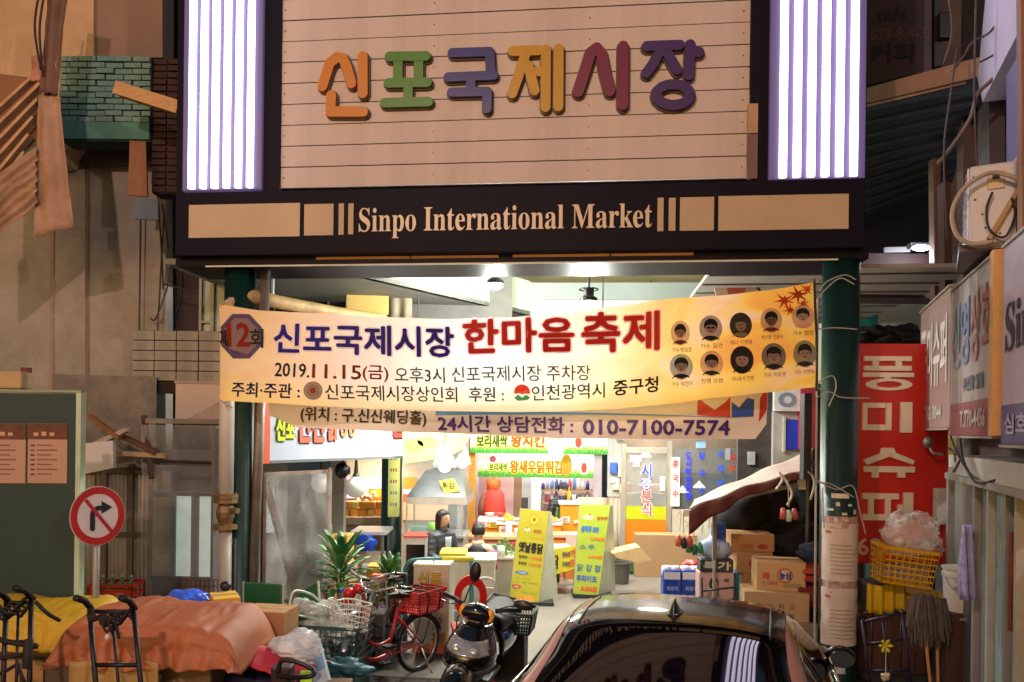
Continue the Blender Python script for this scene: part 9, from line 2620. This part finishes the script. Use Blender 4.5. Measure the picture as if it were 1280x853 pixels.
m = MB(); q0, q1 = at(91, 640, 7.6), at(103, 745, 7.6); m.tube([Vector((at(99, 0, 7.6).x, 7.6, 0)), at(98, 715, 7.6), at(96, 690, 7.6)], [.05, .06, .02], 10); tag(m.build('green_bottle', mat('7aa83a', rough=.3), smooth=True), 'tall yellow green roll standing by the notice board frame', 'roll')
a = at(93, 570, 7.2); m = MB(); m.tube([Vector((a.x, 7.2, 0)), a], .022, 10); tag(m.build('white_post', mat('b8c0b8', rough=.5), smooth=True), 'thin white post behind the notice board frame', 'post')
# wire rack below the booth window
p = at(255, 740, 7.9)
t = thing('wire_rack', 'brown wire grid rack under the booth window', 'rack', fr((p.x, 7.9, 0)))
m = MB(); a, b = at(233, 768, 7.9), at(278, 725, 7.9)
for k in range(9): m.tube([(a.x + (b.x - a.x) * k / 8, 7.9, a.z - .8), (a.x + (b.x - a.x) * k / 8, 7.9, b.z)], .005, 4)
for k in range(12): m.tube([(a.x, 7.9, b.z - k * .07), (b.x, 7.9, b.z - k * .07)], .005, 4)
m.build('grid', mat('6a4a38', rough=.5, metal=.4), t)
m = MB(); m.tube([(a.x, 7.89, a.z - .8), (a.x, 7.89, b.z), (b.x, 7.89, b.z), (b.x, 7.89, a.z - .8)], .012, 6); m.build('rim', mat('6a4a38', rough=.5, metal=.4), t)
# yellow box, cardboard box, green chairs, cart, bags
cbox(268, 748, 300, 790, 6.3, 28, .3, 'd8a436', 'bright yellow carton leaning beside the orange tarpaulin', zb=at(280, 785, 6.3).z)
m = MB(); q = at(284, 785, 6.3); m.bev(q.x - .2, q.x + .2, 6.2, 6.6, 0, q.z - .002, .02); tag(m.build('carton', mat('6a4a34', rough=.8)), 'dark carton below the bright yellow carton', 'carton')
cbox(297, 765, 356, 800, 6.2, -8, .3, 'a8784c', 'brown cardboard box with black stamp in front of the green chairs', [('제주감귤', .38, .80, .66, .90, '3a2a1e', .002), ('bar', .44, .0, .50, .16, '4a3020', 0)], zb=at(326, 800, 6.2).z)
m = MB(); q = at(326, 802, 6.2); m.prism([(at(292, 0, 6.1).x, q.z - .06), (at(362, 0, 6.1).x, q.z - .02), (at(362, 0, 6.1).x, q.z - .002), (at(292, 0, 6.1).x, q.z - .02)], 6.05, 6.5)
tag(m.build('wooden_board', mat('b89468', rough=.7, var=.15)), 'pale wooden board carrying the brown cardboard box', 'board')
m = MB(); m.bev(q.x - .2, q.x + .22, 6.1, 6.48, 0, q.z - .065, .02); tag(m.build('storage_box', mat('5a2a20', rough=.7)), 'dark reddish box under the pale wooden board', 'box')
def gchair(f, lab, tilt, hb=.34):
 F2 = f @ tilt
 t = thing('folding_chair', lab, 'chair', F2, 'green folding chairs')
 gm = mat('1f5a34', rough=.4, var=.1); cm_ = mat('b8c4a8', rough=.35, metal=.3)
 m = MB(F2); m.bev(-.19, .19, -.01, .02, .42, .42 + hb, .03); m.build('backrest', gm, t)
 m = MB(F2); m.bev(-.19, .19, -.38, .0, .38, .41, .012); m.build('seat', gm, t)
 for s in (-1, 1):
  m = MB(F2); m.tube([(s * .2, .0, .78), (s * .2, .01, .4), (s * .2, .1, .0)], .011, 8); m.build('rear_leg', cm_, t)
  m = MB(F2); m.tube([(s * .2, -.02, .4), (s * .2, -.38, .38), (s * .2, -.36, .0)], .011, 8); m.build('front_leg', cm_, t)
  m = MB(F2); m.tube(smooth_pts([(s * .2, .0, .58), (s * .24, -.12, .60), (s * .24, -.30, .58), (s * .22, -.34, .4)]), .011, 8); m.build('armrest', cm_, t, smooth=True)
 return t
p = at(329, 730, 7.0)
gchair(fr((p.x, 7.0, 0.1), -12), 'green chair with pale armrests standing upright by the steel post', I4, hb=.36)
crate(fr((p.x, 6.95, 0.0), -12), .5, .45, .10, '3a3a3a', 'low black crate under the green chair by the steel post', rows=1, nc=6)
p = at(388, 800, 6.6)
gchair(fr((p.x, 6.5, .12), -30), 'green chair tipped on its side by the shopping crate', Matrix.Translation((0, 0, .1)) @ Matrix.Rotation(R(-32), 4, 'Y') @ Matrix.Rotation(R(-25), 4, 'X'), hb=.36)
# black round knob handle near the standpipe
p = at(282, 733, 6.6); t = thing('walking_stick', 'dark knobbed rod leaning beside the yellow carton', 'stick', fr((p.x, 6.6, 0)))
m = MB(); m.ball(p, (.05, .04, .045), 12, 8); m.build('knob', mat('1a181a', rough=.4), t, smooth=True)
m = MB(); m.tube([p, at(293, 760, 6.6), Vector((at(300, 0, 6.6).x, 6.6, 0))], .012, 6); m.build('shaft', mat('a8b0b0', rough=.3, metal=.6), t)
# teal shopping cart with plastic bags
t = crate(fr((at(418, 830, 6.7).x, 6.7, .24), -10), .58, .4, .36, '3a5a54', 'dull teal plastic market crate under the clear bag', rows=5, nc=12, taper=.9)
m = MB(fr((at(418, 830, 6.7).x, 6.7, 0), -10)); m.bev(-.26, .26, -.18, .18, 0, .235, .01); tag(m.build('base_crate', mat('3f5f58', rough=.6, var=.2)), 'lower dull teal crate standing on the ground', 'crate')
bag('clear_bag', 392, 775, 6.75, (.30, .2, .17), 'd0d4cc', 'cloudy clear plastic bag heaped on the teal crate', 12, .62, .6)
bag('white_bag', 428, 793, 6.6, (.13, .1, .07), 'd8dcd8', 'small white plastic bag in the corner of the teal crate', 15, .9, .6)
lump('teal_bag', 425, 836, 6.2, (.2, .12, .08), '3a6a70', 'flattened teal plastic sack below the teal crate', 'bag', 21, .6, .4)
# pink red shopping cart cover and the carrier with a magazine
f = fr((at(330, 830, 5.6).x, 5.6, 0), -18)
t = thing('cart_cover', 'pinkish red cloth cover over a dark blue cart in front of the cardboard box', 'cart', f)
zt = at(320, 810, 5.6).z
m = MB(f); m.grid(lambda u, v: Vector((-.32 + .66 * u, -.12 + .5 * v, zt + .02 - .16 * u - .05 * (2 * v - 1) ** 2 + .03 * noise.noise(Vector((u * 5, v * 4, 1))))), 24, 14); m.build('cover', mat('b82c40', rough=.6, var=.1), t, smooth=True, solid=.01)
m = MB(f); m.bev(-.34, .30, -.1, .36, .1, zt - .2, .03); m.build('cart_body', mat('1c1c3a', rough=.6, var=.15), t)
for x in (-.25, .22):
 m = MB(f); m.tube([(x - .02, -.12, .08), (x + .02, -.12, .08)], .08, 16); m.build('wheel', mat('161616', rough=.7), t)
a, b, c_ = at(352, 826, 5.3), at(392, 838, 5.25), at(386, 846, 5.2)
m = MB(); m.tube(smooth_pts([at(348, 842, 5.3), a, at(372, 828, 5.28), b, c_, at(352, 846, 5.3), at(348, 842, 5.3)]), .017, 8); m.build('pull_handle', mat('151218', rough=.4), t, smooth=True)
m = MB(); q = at(352, 850, 5.3); m.bev(q.x - .08, q.x + .06, 5.3, 5.42, .3, at(350, 835, 5.3).z, .015); m.build('handle_case', mat('2c1418', rough=.5), t)
bag('carrier_bag', 372, 812, 5.75, (.19, .14, .13), 'd0d6dc', 'white plastic bag stuffed beside the blue printed magazine', 31, .92, .55)
f = fr(at(398, 858, 5.6), -12) @ Matrix.Rotation(R(-32), 4, 'Y') @ Matrix.Rotation(R(-25), 4, 'X')
t = thing('magazine_bag', 'clear carrier bag with blue and white printed magazines below the teal crate', 'bag', f)
m = MB(f); m.bev(-.10, .10, 0, .03, 0, .34, .006); m.build('magazine', mat('c8d8e4', rough=.3, var=.08), t)
m = MB(f); m.box(-.098, .098, -.003, -.001, .10, .22); m.build('blue_print', ink('2a9ac8'), t)
m = MB(f); m.disc((.0, .07), .05, .03, -.005, -.001, 16); m.build('round_print', ink('3a8ab8'), t)
m = MB(f); m.grid(lambda u, v: Vector((-.14 + .28 * u, -.04 - .03 * math.sin(u * 7 + v * 3), -.04 + .42 * v)), 12, 12); m.build('clear_wrap', mat('d8dce0', rough=.15, var=0, bump=0, alpha=.3), t, smooth=True)
m = MB(); q = at(398, 858, 5.6); m.bev(q.x - .2, q.x + .2, 5.6, 5.9, 0, q.z - .03, .02); tag(m.build('carton', mat('6a4a30', rough=.8)), 'brown carton under the printed magazines', 'carton')
m = MB(); q = at(384, 850, 5.35); m.bev(q.x - .05, q.x + .03, 5.35, 5.37, q.z - .02, q.z + .06, .004); tag(m.build('green_tag', mat('a8d83a', rough=.4, emit=.1)), 'small lime green tag beside the cart handle', 'tag')
# street lamp that carries the sodium light, behind the viewer
t = thing('street_lamp', 'tall street lamp with a warm head on the near side of the road', 'street lamp', fr((LAMP.x - 1.2, LAMP.y, 0)))
m = MB(); m.tube(smooth_pts([(LAMP.x - 1.2, LAMP.y, 0), (LAMP.x - 1.2, LAMP.y, 6.8), (LAMP.x - .9, LAMP.y, 7.6), (LAMP.x - .2, LAMP.y, 7.8)]), .07, 12); m.build('pole', mat('5a5c5e', rough=.5, metal=.5), t, smooth=True)
m = MB(); m.bev(LAMP.x - .3, LAMP.x + .3, LAMP.y - .14, LAMP.y + .14, 7.66, 7.84, .04); m.build('lamp_head', mat('6a6c6e', rough=.4, metal=.5), t)
copy_tree(t, fr((8.7, -4.4, 0), 180), 'added unseen lamp post for the second light behind the viewer')  # post and head added out of view to carry the second light
t['group'] = 'street lamps'
